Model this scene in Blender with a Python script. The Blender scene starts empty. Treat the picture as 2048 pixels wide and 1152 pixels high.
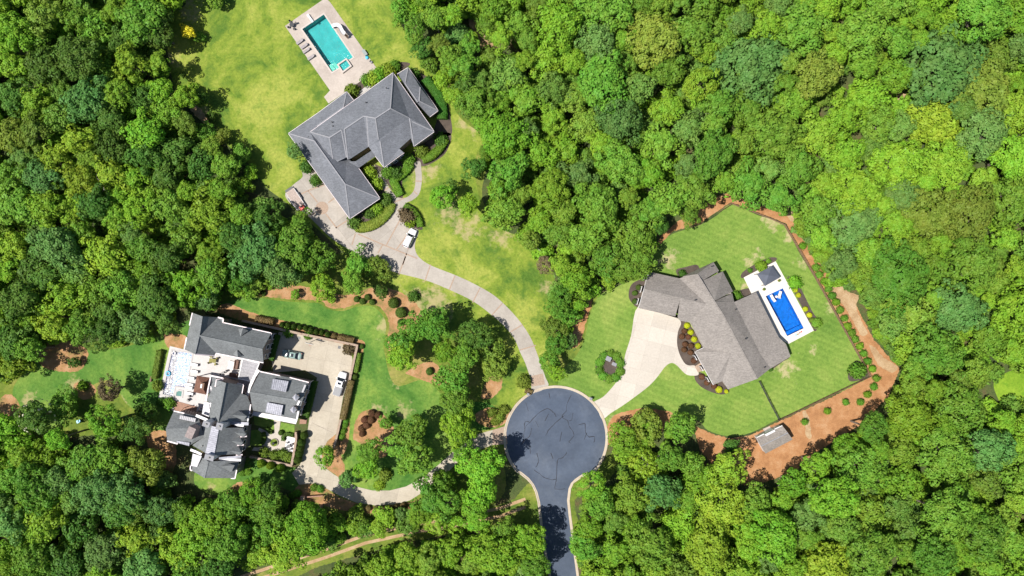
import bpy, bmesh, math, random
import numpy as np
from mathutils import Vector, Matrix
from mathutils.geometry import tessellate_polygon

random.seed(7)
RNG = np.random.default_rng(7)
SC = bpy.context.scene
COL = SC.collection
R = math.radians

# ---------------------------------------------------------------- camera, sky, sun, exposure
CAMH = 165.0
PXM = 8.3
cam_d = bpy.data.cameras.new('camera')
cam_d.sensor_width = 36.0
cam_d.lens = CAMH * PXM / 2048 * 36.0
cam_d.clip_end = 5000
cam = bpy.data.objects.new('camera', cam_d)
cam.location = (0, 0, CAMH)
COL.objects.link(cam)
SC.camera = cam

SUN_EL = 61.0
SUN_AZ = 193.0            # mathematical angle (deg) of the direction the light comes from
world = bpy.data.worlds.new('World')
SC.world = world
world.use_nodes = True
wn = world.node_tree.nodes
wl = world.node_tree.links
bg = wn.get('Background') or wn.new('ShaderNodeBackground')
sky = wn.new('ShaderNodeTexSky')
sky.sky_type = 'NISHITA'
sky.sun_disc = False
sky.sun_elevation = R(SUN_EL)
sky.sun_rotation = R(90 - SUN_AZ)
wl.new(sky.outputs[0], bg.inputs[0])
bg.inputs[1].default_value = 0.074
sun_d = bpy.data.lights.new('sun', 'SUN')
sun_d.energy = 5.0
sun_d.angle = R(0.53)
sun_d.color = (1.0, 0.955, 0.88)
sun = bpy.data.objects.new('sun', sun_d)
sv = Vector((math.cos(R(SUN_AZ)) * math.cos(R(SUN_EL)), math.sin(R(SUN_AZ)) * math.cos(R(SUN_EL)), math.sin(R(SUN_EL))))
sun.rotation_euler = sv.to_track_quat('Z', 'Y').to_euler()
sun.location = (0, 0, 120)
COL.objects.link(sun)
SC.view_settings.view_transform = 'Standard'
SC.view_settings.look = 'None'
SC.view_settings.exposure = 0.36
SC.view_settings.gamma = 1
SC.view_settings.use_curve_mapping = False
SC.render.engine = 'CYCLES'
SC.cycles.max_bounces = 6
SC.cycles.diffuse_bounces = 3
SC.cycles.transparent_max_bounces = 12

# ---------------------------------------------------------------- helpers
def W(px, py, z=0.0):
    """the place whose top, at height z, is seen at photo pixel px, py"""
    k = (CAMH - z) / CAMH
    return Vector(((px - 1024) / PXM * k, (576 - py) / PXM * k, z))

def crop(ox, oy, s):
    return lambda *pts: [(ox + x / s, oy + y / s) + tuple(r) for (x, y, *r) in pts]
c1 = crop(560, 0, 4.8)      # house one pool
c2 = crop(560, 120, 4.8)
c3 = crop(560, 290, 4.8)
c4 = crop(1220, 480, 3.6)   # tan house
h1 = crop(300, 600, 6.4)
h2 = crop(300, 740, 6.4)
h3 = crop(300, 840, 6.4)
h4 = crop(460, 640, 5.487)
h5 = crop(460, 800, 5.487)
r4 = crop(512, 480, 3)
r5 = crop(512, 768, 3)
cd = crop(1000, 740, 2.797)
sh = crop(1500, 700, 2.549)
fe = crop(1280, 370, 3)

def tag(o, label=None, cat=None, group=None, kind=None):
    if label:
        if not 4 <= len(label.split()) <= 16: print('LABEL LENGTH', label)
        o['label'] = label
    if cat: o['category'] = cat
    if group: o['group'] = group
    if kind: o['kind'] = kind
    return o

def link(name, me, mat=None, parent=None, loc=None):
    if mat is not None and len(me.materials) == 0:
        me.materials.append(mat)
    o = bpy.data.objects.new(name, me)
    COL.objects.link(o)
    if parent is not None: o.parent = parent
    if loc is not None: o.location = loc
    return o

def empty(name, loc, label, cat, group=None, rz=0.0):
    o = bpy.data.objects.new(name, None)
    o.empty_display_size = 0.5
    COL.objects.link(o)
    o.location = loc
    o.rotation_euler = (0, 0, rz)
    return tag(o, label, cat, group)

def mesh_from(name, verts, faces, smooth=False):
    me = bpy.data.meshes.new(name)
    me.from_pydata([tuple(v) for v in verts], [], faces)
    if smooth:
        for p in me.polygons: p.use_smooth = True
    me.update()
    return me

def catmull(pts, closed=True, n=5):
    out = []
    m = len(pts)
    rng = range(m) if closed else range(m - 1)
    for i in rng:
        if closed:
            p0, p1, p2, p3 = pts[i - 1], pts[i], pts[(i + 1) % m], pts[(i + 2) % m]
        else:
            p0, p1, p2, p3 = pts[max(i - 1, 0)], pts[i], pts[i + 1], pts[min(i + 2, m - 1)]
        for k in range(n):
            t = k / n
            out.append(tuple(0.5 * ((2 * p1[j]) + (-p0[j] + p2[j]) * t + (2 * p0[j] - 5 * p1[j] + 4 * p2[j] - p3[j]) * t * t
                        + (-p0[j] + 3 * p1[j] - 3 * p2[j] + p3[j]) * t ** 3) for j in range(2)))
    if not closed: out.append(tuple(pts[-1][:2]))
    return out

def poly_mesh(name, pts3, thick=0.0, origin=Vector((0, 0, 0))):
    """planar polygon (concave allowed), optionally a slab going down by thick"""
    pts3 = [Vector(p) - origin for p in pts3]
    tris = tessellate_polygon([pts3])
    v = list(pts3)
    f = []
    def area(a, b, c):
        return (pts3[b] - pts3[a]).cross(pts3[c] - pts3[a]).z
    for t in tris:
        a, b, c = t
        if area(a, b, c) < 0: a, b, c = a, c, b
        f.append((a, b, c))
    if thick > 0:
        n = len(pts3)
        v += [p - Vector((0, 0, thick)) for p in pts3]
        sgn = sum(pts3[i].x * pts3[(i + 1) % n].y - pts3[(i + 1) % n].x * pts3[i].y for i in range(n))
        for i in range(n):
            j = (i + 1) % n
            q = (i, i + n, j + n, j)
            f.append(q if sgn > 0 else q[::-1])
    return mesh_from(name, v, f)

def ragged(p, amp=2.2, step=3.0):
    out = []
    rr = random.Random(int(p[0][0] * 31 + p[0][1]))
    for i in range(len(p)):
        a, b = p[i], p[(i + 1) % len(p)]
        L = math.hypot(b[0] - a[0], b[1] - a[1]); k = max(1, int(L / step))
        for j in range(k):
            t = j / k
            out.append((a[0] + (b[0] - a[0]) * t + rr.uniform(-1, 1) * amp * 0.5, a[1] + (b[1] - a[1]) * t + rr.uniform(-1, 1) * amp * 0.5))
    return out
def sheet(name, pts, z, mat, smooth=True, thick=0.0, parent=None, kind='structure', n=5):
    p = catmull([q[:2] for q in pts], True, n) if smooth else [q[:2] for q in pts]
    if name in ('mulch_bed', 'bare_earth', 'grass_verge', 'dirt_track') and mat.name != 'dark_brown_mulch': p = ragged(p)
    o = link(name, poly_mesh(name, [W(x, y, 0) + Vector((0, 0, z)) for x, y in p], thick), mat, parent)
    if kind and parent is None: o['kind'] = kind
    return o

class MB:
    """collects simple shapes into one mesh"""
    def __init__(s): s.v, s.f, s.sm = [], [], []
    def add(s, verts, faces, smooth=False):
        n = len(s.v)
        s.v += [tuple(v) for v in verts]
        s.f += [tuple(i + n for i in f) for f in faces]
        s.sm += [smooth] * len(faces)
        return s
    def box(s, c, d, rz=0.0, top=1.0):
        x, y, z = d[0] / 2, d[1] / 2, d[2] / 2
        ca, sa = math.cos(rz), math.sin(rz)
        vs = []
        for k, t in ((-z, 1.0), (z, top)):
            for a, b in ((-x, -y), (x, -y), (x, y), (-x, y)):
                a *= t; b *= t
                vs.append((c[0] + a * ca - b * sa, c[1] + a * sa + b * ca, c[2] + k))
        return s.add(vs, [(3, 2, 1, 0), (4, 5, 6, 7), (0, 1, 5, 4), (1, 2, 6, 5), (2, 3, 7, 6), (3, 0, 4, 7)])
    def tube(s, pts, rad, n=6, smooth=True):
        pts = [Vector(p) for p in pts]
        if not isinstance(rad, (list, tuple)): rad = [rad] * len(pts)
        vs = []
        for i, p in enumerate(pts):
            d = (pts[min(i + 1, len(pts) - 1)] - pts[max(i - 1, 0)])
            d = d.normalized() if d.length > 1e-6 else Vector((0, 0, 1))
            u = d.orthogonal().normalized() if abs(d.z) > 0.9 else d.cross(Vector((0, 0, 1))).normalized()
            w = d.cross(u)
            for k in range(n):
                a = 2 * math.pi * k / n
                vs.append(p + (u * math.cos(a) + w * math.sin(a)) * rad[i])
        fs = []
        for i in range(len(pts) - 1):
            for k in range(n):
                fs.append((i * n + k, i * n + (k + 1) % n, (i + 1) * n + (k + 1) % n, (i + 1) * n + k))
        fs.append(tuple(range(n))[::-1])
        fs.append(tuple((len(pts) - 1) * n + k for k in range(n)))
        return s.add(vs, fs, smooth)
    def disc(s, c, r, h, n=20, r2=None):
        r2 = r if r2 is None else r2
        vs = [(c[0] + r * math.cos(2 * math.pi * k / n), c[1] + r * math.sin(2 * math.pi * k / n), c[2]) for k in range(n)]
        vs += [(c[0] + r2 * math.cos(2 * math.pi * k / n), c[1] + r2 * math.sin(2 * math.pi * k / n), c[2] + h) for k in range(n)]
        return s.add(vs, [tuple(range(n, 2 * n)), tuple(range(n))[::-1]] + [(k, (k + 1) % n, n + (k + 1) % n, n + k) for k in range(n)])
    def mesh(s, name):
        me = bpy.data.meshes.new(name)
        me.from_pydata(s.v, [], s.f)
        me.polygons.foreach_set('use_smooth', s.sm)
        me.update()
        return me
    def build(s, name, mat, parent=None, loc=None):
        return link(name, s.mesh(name), mat, parent, loc)

# ---------------------------------------------------------------- materials
def new_mat(name):
    m = bpy.data.materials.new(name)
    m.use_nodes = True
    nt = m.node_tree
    b = nt.nodes['Principled BSDF']
    return m, nt, b

def nnode(nt, t, **kw):
    n = nt.nodes.new(t)
    for k, v in kw.items():
        if k in n.inputs: n.inputs[k].default_value = v
        else: setattr(n, k, v)
    return n

def coords(nt, scale=(1, 1, 1), rot=0.0, obj=True):
    tc = nt.nodes.new('ShaderNodeTexCoord')
    mp = nt.nodes.new('ShaderNodeMapping')
    mp.inputs['Scale'].default_value = scale
    mp.inputs['Rotation'].default_value = (0, 0, rot)
    nt.links.new(tc.outputs['Object'], mp.inputs['Vector'])
    return mp.outputs[0]

def noise(nt, vec, scale, detail=4, rough=0.6, dist=0.0):
    n = nt.nodes.new('ShaderNodeTexNoise')
    n.inputs['Scale'].default_value = scale
    n.inputs['Detail'].default_value = detail
    n.inputs['Roughness'].default_value = rough
    n.inputs['Distortion'].default_value = dist
    nt.links.new(vec, n.inputs['Vector'])
    return n.outputs['Fac']

def ramp(nt, fac, stops):
    r = nt.nodes.new('ShaderNodeValToRGB')
    cr = r.color_ramp
    while len(cr.elements) < len(stops): cr.elements.new(0.5)
    for e, (p, c) in zip(cr.elements, stops):
        e.position = p
        e.color = (c[0], c[1], c[2], 1) if not isinstance(c, (int, float)) else (c, c, c, 1)
    nt.links.new(fac, r.inputs[0])
    return r.outputs[0]

def mixc(nt, fac, a, b, mode='MIX'):
    m = nt.nodes.new('ShaderNodeMix')
    m.data_type = 'RGBA'
    m.blend_type = mode
    for sock, v in ((m.inputs[0], fac), (m.inputs[6], a), (m.inputs[7], b)):
        if hasattr(v, 'links'): nt.links.new(v, sock)
        elif isinstance(v, (int, float)): sock.default_value = v
        else: sock.default_value = (v[0], v[1], v[2], 1)
    return m.outputs[2]

def bump(nt, b, h, strength=0.4, dist=0.05):
    n = nt.nodes.new('ShaderNodeBump')
    n.inputs['Strength'].default_value = strength
    n.inputs['Distance'].default_value = dist
    nt.links.new(h, n.inputs['Height'])
    nt.links.new(n.outputs[0], b.inputs['Normal'])

def simple(name, col, rough=0.6, var=0.12, scale=2.0, metal=0.0, bmp=0.0):
    m, nt, b = new_mat(name)
    v = coords(nt)
    f = noise(nt, v, scale, 5, 0.65)
    lo = [c * (1 - var * 1.6) for c in col]
    hi = [min(1, c * (1 + var * 1.6)) for c in col]
    c = ramp(nt, f, [(0.25, lo), (0.75, hi)])
    nt.links.new(c, b.inputs['Base Color'])
    b.inputs['Roughness'].default_value = rough
    b.inputs['Metallic'].default_value = metal
    if bmp: bump(nt, b, noise(nt, v, scale * 6, 3), bmp, 0.03)
    return m

def px_spots(nt, spots, soft=0.5):
    """mask (0..1) of irregular worn places at ground points given with a radius, distorted by noise"""
    v = coords(nt)
    nz = nt.nodes.new('ShaderNodeTexNoise')
    nz.inputs['Scale'].default_value = 0.5
    nz.inputs['Detail'].default_value = 6
    nz.inputs['Roughness'].default_value = 0.7
    nt.links.new(v, nz.inputs['Vector'])
    acc = None
    for (px, py, rx) in spots:
        g = W(px, py)
        d = nt.nodes.new('ShaderNodeVectorMath'); d.operation = 'DISTANCE'
        d.inputs[1].default_value = g
        nt.links.new(v, d.inputs[0])
        q = nt.nodes.new('ShaderNodeMath'); q.operation = 'MULTIPLY_ADD'
        q.inputs[1].default_value = -1.0 / (rx / PXM)
        q.inputs[2].default_value = 1.0
        nt.links.new(d.outputs['Value'], q.inputs[0])
        if acc is None: acc = q.outputs[0]
        else:
            mx = nt.nodes.new('ShaderNodeMath'); mx.operation = 'MAXIMUM'
            nt.links.new(acc, mx.inputs[0]); nt.links.new(q.outputs[0], mx.inputs[1])
            acc = mx.outputs[0]
    ad = nt.nodes.new('ShaderNodeMath'); ad.operation = 'MULTIPLY_ADD'
    ad.inputs[1].default_value = 5.5; ad.inputs[2].default_value = -2.85
    nt.links.new(nz.outputs['Fac'], ad.inputs[0])
    sm = nt.nodes.new('ShaderNodeMath'); sm.operation = 'ADD'
    nt.links.new(acc, sm.inputs[0]); nt.links.new(ad.outputs[0], sm.inputs[1])
    rg = nt.nodes.new('ShaderNodeMapRange')
    rg.inputs['From Min'].default_value = 0.0; rg.inputs['From Max'].default_value = soft
    nt.links.new(sm.outputs[0], rg.inputs['Value'])
    return rg.outputs[0]

def grass_mat(name, dark, mid, light, patch_scale, stripes=None, spots=None, tan=(0.40, 0.33, 0.17), thr=(0.33, 0.52, 0.68), gspots=None):
    m, nt, b = new_mat(name)
    v = coords(nt)
    big = noise(nt, v, patch_scale, 7, 0.68, 0.4)
    col = ramp(nt, big, [(thr[0], dark), (thr[1], mid), (thr[2], light)])
    fine = noise(nt, v, 1.6, 8, 0.75)
    f = ramp(nt, fine, [(0.3, (0.62, 0.66, 0.62)), (0.7, (1.32, 1.28, 1.3))])
    col = mixc(nt, 0.85, col, f, 'MULTIPLY')
    tuft = ramp(nt, noise(nt, v, 0.42, 6, 0.75, 0.6), [(0.36, (0.66, 0.80, 0.72)), (0.47, (1.0, 1.0, 1.0)), (0.60, (1.10, 1.05, 1.12))])
    col = mixc(nt, 0.9 if stripes is None else 0.45, col, tuft, 'MULTIPLY')
    if stripes is not None:
        ang, per, amt = stripes
        vr = coords(nt, rot=ang)
        w = nt.nodes.new('ShaderNodeTexWave')
        w.inputs['Scale'].default_value = per
        w.inputs['Distortion'].default_value = 1.2
        w.inputs['Detail'].default_value = 2
        w.inputs['Detail Scale'].default_value = 0.4
        nt.links.new(vr, w.inputs['Vector'])
        s = ramp(nt, w.outputs['Fac'], [(0.2, (1 - amt, 1 - amt * .8, 1 - amt)), (0.8, (1 + amt, 1 + amt * .7, 1 + amt))])
        col = mixc(nt, 1.0, col, s, 'MULTIPLY')
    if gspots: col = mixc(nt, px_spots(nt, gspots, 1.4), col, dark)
    if spots:
        mk = px_spots(nt, spots, 0.9)
        mm = nt.nodes.new('ShaderNodeMath'); mm.operation = 'MULTIPLY'; mm.inputs[1].default_value = 0.8
        nt.links.new(mk, mm.inputs[0])
        col = mixc(nt, mm.outputs[0], col, tan)
    nt.links.new(col, b.inputs['Base Color'])
    b.inputs['Roughness'].default_value = 0.9
    b.inputs['Specular IOR Level'].default_value = 0.15
    bump(nt, b, noise(nt, v, 3.5, 5, 0.8), 0.8, 0.12)
    return m

M = {}
M['lawn_a'] = grass_mat('lawn_yellow_green', (0.080, 0.155, 0.022), (0.185, 0.255, 0.032), (0.285, 0.325, 0.060), 0.075,
    spots=[(835, 345, 26), (860, 340, 22), (898, 425, 30), (935, 452, 34), (1003, 478, 24), (380, 22, 26), (345, 118, 18), (400, 225, 18), (925, 245, 16), (870, 600, 45), (830, 610, 40),
           (1095, 575, 16), (595, 505, 12), (950, 260, 16)],
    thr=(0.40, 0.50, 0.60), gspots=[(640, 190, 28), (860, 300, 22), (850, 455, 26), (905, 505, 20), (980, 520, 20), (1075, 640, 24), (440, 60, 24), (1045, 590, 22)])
M['lawn_b'] = grass_mat('lawn_soft_green', (0.062, 0.160, 0.026), (0.110, 0.215, 0.036), (0.185, 0.28, 0.050), 0.07,
    spots=[(770, 655, 22), (755, 825, 20), (810, 822, 18), (150, 770, 22), (60, 800, 16), (245, 800, 16), (790, 765, 14), (425, 975, 9)], thr=(0.40, 0.51, 0.62))
M['lawn_c'] = grass_mat('lawn_striped_green', (0.112, 0.205, 0.034), (0.165, 0.262, 0.046), (0.24, 0.31, 0.068), 0.06, stripes=(R(-68), 0.22, 0.06),
    spots=[(1337, 520, 20), (1513, 508, 12), (1500, 525, 13), (1572, 735, 24), (1560, 725, 16), (1545, 440, 26), (1575, 470, 16), (1600, 525, 14), (1665, 615, 18), (1600, 590, 10), (1490, 570, 12), (1222, 845, 14), (1625, 700, 10)], tan=(0.46, 0.38, 0.22))
M['lawn_edge'] = grass_mat('rough_grass', (0.07, 0.13, 0.02), (0.15, 0.20, 0.03), (0.27, 0.25, 0.07), 0.12)

def floor_mat():
    m, nt, b = new_mat('forest_floor')
    v = coords(nt)
    f = noise(nt, v, 0.16, 8, 0.7)
    col = ramp(nt, f, [(0.35, (0.035, 0.055, 0.015)), (0.5, (0.075, 0.105, 0.025)), (0.66, (0.13, 0.09, 0.04)), (0.78, (0.24, 0.16, 0.09))])
    f2 = ramp(nt, noise(nt, v, 3, 6, 0.8), [(0.3, 0.6), (0.7, 1.35)])
    nt.links.new(mixc(nt, 1, col, f2, 'MULTIPLY'), b.inputs['Base Color'])
    b.inputs['Roughness'].default_value = 0.95
    bump(nt, b, noise(nt, v, 4, 5, 0.8), 1.0, 0.2)
    return m
M['floor'] = floor_mat()

def mulch_mat(name, a, bb, c):
    m, nt, b = new_mat(name)
    v = coords(nt)
    f = noise(nt, v, 0.35, 8, 0.72)
    col = ramp(nt, f, [(0.32, a), (0.5, bb), (0.7, c)])
    f2 = ramp(nt, noise(nt, v, 5, 5, 0.8), [(0.3, 0.7), (0.7, 1.3)])
    nt.links.new(mixc(nt, 1, col, f2, 'MULTIPLY'), b.inputs['Base Color'])
    b.inputs['Roughness'].default_value = 0.95
    bump(nt, b, noise(nt, v, 6, 4, 0.8), 0.8, 0.1)
    return m
M['mulch'] = mulch_mat('orange_pine_straw', (0.27, 0.125, 0.05), (0.38, 0.185, 0.078), (0.46, 0.27, 0.14))
M['mulch_soft'] = mulch_mat('faded_pine_straw', (0.10, 0.14, 0.03), (0.36, 0.19, 0.085), (0.45, 0.29, 0.16))
M['mulch_pale'] = mulch_mat('pale_tan_earth', (0.30, 0.18, 0.09), (0.40, 0.27, 0.15), (0.50, 0.38, 0.24))
M['mulch_dark'] = mulch_mat('dark_brown_mulch', (0.055, 0.042, 0.034), (0.085, 0.064, 0.052), (0.12, 0.09, 0.07))

def concrete(name, a, bb, scale=0.25, rough=0.85):
    m, nt, b = new_mat(name)
    v = coords(nt)
    f = noise(nt, v, scale, 8, 0.7, 0.3)
    col = ramp(nt, f, [(0.3, a), (0.7, bb)])
    f2 = ramp(nt, noise(nt, v, 2.2, 6, 0.8), [(0.3, 0.86), (0.7, 1.1)])
    col = mixc(nt, 1, col, f2, 'MULTIPLY')
    oi = nt.nodes.new('ShaderNodeObjectInfo')
    mr = ramp(nt, oi.outputs['Random'], [(0.0, 0.91), (1.0, 1.07)])
    col = mixc(nt, 1, col, mr, 'MULTIPLY')
    nt.links.new(col, b.inputs['Base Color'])
    b.inputs['Roughness'].default_value = rough
    bump(nt, b, noise(nt, v, 8, 4, 0.8), 0.25, 0.02)
    return m
M['conc_a'] = concrete('weathered_grey_concrete', (0.31, 0.275, 0.24), (0.43, 0.39, 0.345))
M['conc_b'] = concrete('warm_courtyard_concrete', (0.37, 0.32, 0.25), (0.47, 0.42, 0.34))
M['conc_c'] = concrete('pale_clean_concrete', (0.47, 0.42, 0.36), (0.53, 0.48, 0.42), 0.12)
M['deck_c'] = concrete('bright_pool_deck', (0.58, 0.54, 0.49), (0.64, 0.60, 0.55), 0.12)
M['joint'] = simple('dark_joint', (0.27, 0.23, 0.195), 0.9, 0.2, 1)
M['joint_c'] = simple('tan_joint', (0.33, 0.28, 0.23), 0.9, 0.1, 1)
M['brick_band'] = simple('faded_brick_paving', (0.34, 0.25, 0.19), 0.85, 0.18, 3)
M['brick'] = simple('red_brick', (0.30, 0.17, 0.12), 0.85, 0.2, 3)
M['brick_tan'] = simple('tan_brick', (0.34, 0.24, 0.18), 0.85, 0.2, 3)
M['terrace'] = concrete('white_stone_terrace', (0.46, 0.435, 0.425), (0.53, 0.505, 0.495), 0.2)
M['deck_a'] = concrete('stained_pink_stone_deck', (0.30, 0.25, 0.215), (0.49, 0.43, 0.38), 0.13)
M['curb'] = concrete('tan_kerb_concrete', (0.40, 0.33, 0.25), (0.50, 0.43, 0.34))

def asphalt_mat():
    m, nt, b = new_mat('sealed_asphalt')
    v = coords(nt)
    f = noise(nt, v, 0.10, 8, 0.65, 0.8)
    col = ramp(nt, f, [(0.3, (0.052, 0.070, 0.106)), (0.5, (0.068, 0.088, 0.128)), (0.70, (0.098, 0.118, 0.158))])
    f2 = ramp(nt, noise(nt, v, 1.2, 8, 0.8), [(0.3, 0.85), (0.7, 1.12)])
    dn = nt.nodes.new('ShaderNodeVectorMath'); dn.operation = 'DISTANCE'
    dn.inputs[1].default_value = W(1111, 876)
    nt.links.new(v, dn.inputs[0])
    wr = nt.nodes.new('ShaderNodeMath'); wr.operation = 'MULTIPLY_ADD'; wr.inputs[1].default_value = 0.05
    nt.links.new(dn.outputs['Value'], wr.inputs[0])
    nn_ = nt.nodes.new('ShaderNodeMath'); nn_.operation = 'MULTIPLY'; nn_.inputs[1].default_value = 0.35
    nt.links.new(noise(nt, v, 0.3, 5, 0.7, 1.0), nn_.inputs[0]); nt.links.new(nn_.outputs[0], wr.inputs[2])
    ring = ramp(nt, wr.outputs[0], [(0.25, 1.04), (0.45, 0.93), (0.58, 1.16), (0.74, 0.92), (0.85, 1.0)])
    col = mixc(nt, 0.8, col, ring, 'MULTIPLY')
    nt.links.new(mixc(nt, 1, col, f2, 'MULTIPLY'), b.inputs['Base Color'])
    b.inputs['Roughness'].default_value = 0.75
    b.inputs['Specular IOR Level'].default_value = 0.3
    bump(nt, b, noise(nt, v, 9, 4, 0.8), 0.3, 0.02)
    return m
M['asphalt'] = asphalt_mat()
M['tar'] = simple('black_crack_seal', (0.012, 0.016, 0.03), 0.6, 0.1, 2)

def roof_mat(name, col, rot=0.0, streak=0.25, dark=0.75, spec=0.3):
    m, nt, b = new_mat(name)
    v = coords(nt)
    f = noise(nt, v, 0.22, 7, 0.7, 0.2)
    c = ramp(nt, f, [(0.25, [x * dark for x in col]), (0.75, [x * 1.16 for x in col])])
    vs = coords(nt, (0.5, 5.0, 1.0), rot)
    s = ramp(nt, noise(nt, vs, 1.0, 5, 0.75), [(0.3, 1 - streak), (0.7, 1 + streak)])
    c = mixc(nt, 1, c, s, 'MULTIPLY')
    vf = nt.nodes.new('ShaderNodeTexVoronoi')
    vf.inputs['Scale'].default_value = 3.2
    nt.links.new(coords(nt, (1, 1.8, 1), rot), vf.inputs['Vector'])
    bw = nt.nodes.new('ShaderNodeRGBToBW'); nt.links.new(vf.outputs['Color'], bw.inputs[0])
    c = mixc(nt, 1, c, ramp(nt, bw.outputs[0], [(0.1, 0.82), (0.9, 1.18)]), 'MULTIPLY')
    nt.links.new(c, b.inputs['Base Color'])
    b.inputs['Roughness'].default_value = 0.8
    b.inputs['Specular IOR Level'].default_value = spec
    bump(nt, b, noise(nt, v, 5, 4, 0.8), 0.4, 0.04)
    return m
M['slate'] = roof_mat('blue_grey_slate', (0.160, 0.168, 0.190), R(57), 0.10)
M['ridge_pale'] = simple('pale_ridge_cap', (0.25, 0.25, 0.27), 0.8, 0.1)
M['shingle_tan'] = roof_mat('taupe_shingles', (0.235, 0.212, 0.195), R(30), 0.14, 0.86)
M['shingle_dark'] = roof_mat('charcoal_shingles', (0.170, 0.180, 0.185), R(10), 0.12)
M['shed_roof'] = roof_mat('grey_brown_shingles', (0.27, 0.24, 0.215), R(-25), 0.15)
M['zinc'] = roof_mat('pale_seamed_metal', (0.42, 0.42, 0.47), R(-10), 0.05)
M['stone_roof'] = roof_mat('pale_stone_tiles', (0.36, 0.35, 0.37), 0, 0.1)
M['white'] = simple('white_paint', (0.66, 0.64, 0.65), 0.5, 0.04, 2)
M['pink_white'] = simple('off_white_gutter', (0.72, 0.62, 0.64), 0.5, 0.05, 2)
M['copper'] = roof_mat('brown_copper_roof', (0.17, 0.085, 0.06), 0, 0.1)
M['stone_wall'] = simple('mauve_stone_wall', (0.27, 0.22, 0.21), 0.85, 0.25, 2)
M['siding'] = simple('cream_siding', (0.55, 0.50, 0.44), 0.7, 0.06, 1)
M['canvas'] = simple('slate_blue_canopy', (0.085, 0.095, 0.125), 0.8, 0.08, 1)
M['glass'] = simple('dark_window_glass', (0.02, 0.025, 0.035), 0.08, 0.1, 1)
M['dark_metal'] = simple('dark_metal', (0.04, 0.04, 0.045), 0.45, 0.1, 2)
M['dark_wood'] = simple('dark_brown_wood', (0.14, 0.07, 0.04), 0.7, 0.2, 3)
M['wicker'] = simple('brown_wicker', (0.16, 0.09, 0.07), 0.8, 0.15, 8)
M['olive'] = simple('olive_cushion', (0.23, 0.21, 0.06), 0.8, 0.3, 6)
M['fence_wood'] = simple('fence_wood', (0.21, 0.125, 0.075), 0.8, 0.25, 4)
M['plaster_teal'] = simple('teal_pool_plaster', (0.11, 0.40, 0.40), 0.6, 0.14, 0.5)
M['plaster_blue'] = simple('blue_pool_liner', (0.018, 0.20, 0.52), 0.6, 0.25, 1.6)
M['plaster_navy'] = simple('navy_pool_tile', (0.10, 0.20, 0.42), 0.6, 0.15, 1.2)
M['cushion'] = simple('grey_sling', (0.30, 0.27, 0.27), 0.8, 0.1, 3)
M['red'] = simple('red_plastic', (0.62, 0.06, 0.04), 0.4, 0.1, 3)
M['blue'] = simple('light_blue_plastic', (0.05, 0.42, 0.62), 0.4, 0.1, 3)
M['wood_deck'] = simple('bleached_planks', (0.42, 0.34, 0.30), 0.8, 0.2, 4)
M['rubber'] = simple('tyre_rubber', (0.02, 0.02, 0.02), 0.8, 0.1, 4)
M['car_white'] = simple('white_car_paint', (0.80, 0.80, 0.82), 0.2, 0.01, 1)
M['car_green'] = simple('sage_green_car_paint', (0.24, 0.34, 0.32), 0.25, 0.02, 1)
M['bed_liner'] = simple('grey_tonneau_cover', (0.27, 0.27, 0.28), 0.7, 0.06, 2)
M['lamp_red'] = simple('tail_lamp_red', (0.45, 0.02, 0.02), 0.3, 0.02, 1)
M['lamp_clear'] = simple('headlamp', (0.65, 0.66, 0.7), 0.15, 0.02, 1)
M['grey_box'] = simple('grey_green_box', (0.26, 0.30, 0.29), 0.7, 0.1, 3)
M['bark'] = simple('grey_brown_bark', (0.19, 0.155, 0.125), 0.9, 0.25, 5, bmp=0.5)
M['pale_bark'] = simple('bleached_dead_wood', (0.50, 0.46, 0.41), 0.9, 0.15, 5)
M['terracotta'] = simple('terracotta', (0.40, 0.22, 0.14), 0.8, 0.1, 4)

def water_mat(name, tint, rough, bs, bstr, refl=1.0):
    m = bpy.data.materials.new(name)
    m.use_nodes = True
    nt = m.node_tree
    for n in list(nt.nodes): nt.nodes.remove(n)
    out = nt.nodes.new('ShaderNodeOutputMaterial')
    tr = nt.nodes.new('ShaderNodeBsdfTransparent'); tr.inputs[0].default_value = (*tint, 1)
    gl = nt.nodes.new('ShaderNodeBsdfGlossy'); gl.inputs['Roughness'].default_value = rough
    fr = nt.nodes.new('ShaderNodeFresnel'); fr.inputs[0].default_value = 1.33
    mx = nt.nodes.new('ShaderNodeMixShader')
    v = coords(nt)
    n1 = noise(nt, v, bs, 5, 0.7, 0.5)
    bp = nt.nodes.new('ShaderNodeBump')
    bp.inputs['Strength'].default_value = bstr
    bp.inputs['Distance'].default_value = 0.12
    nt.links.new(n1, bp.inputs['Height'])
    nt.links.new(bp.outputs[0], gl.inputs['Normal'])
    nt.links.new(bp.outputs[0], fr.inputs['Normal'])
    nt.links.new(fr.outputs[0], mx.inputs[0])
    nt.links.new(tr.outputs[0], mx.inputs[1])
    nt.links.new(gl.outputs[0], mx.inputs[2])
    nt.links.new(mx.outputs[0], out.inputs[0])
    return m
M['water_a'] = water_mat('teal_pool_water', (0.55, 0.90, 0.90), 0.12, 2.0, 0.8)
M['water_b'] = water_mat('choppy_glinting_water', (0.65, 0.80, 0.95), 0.19, 2.0, 0.45)
M['water_c'] = water_mat('blue_pool_water', (0.45, 0.78, 0.98), 0.15, 2.5, 0.9)

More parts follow.
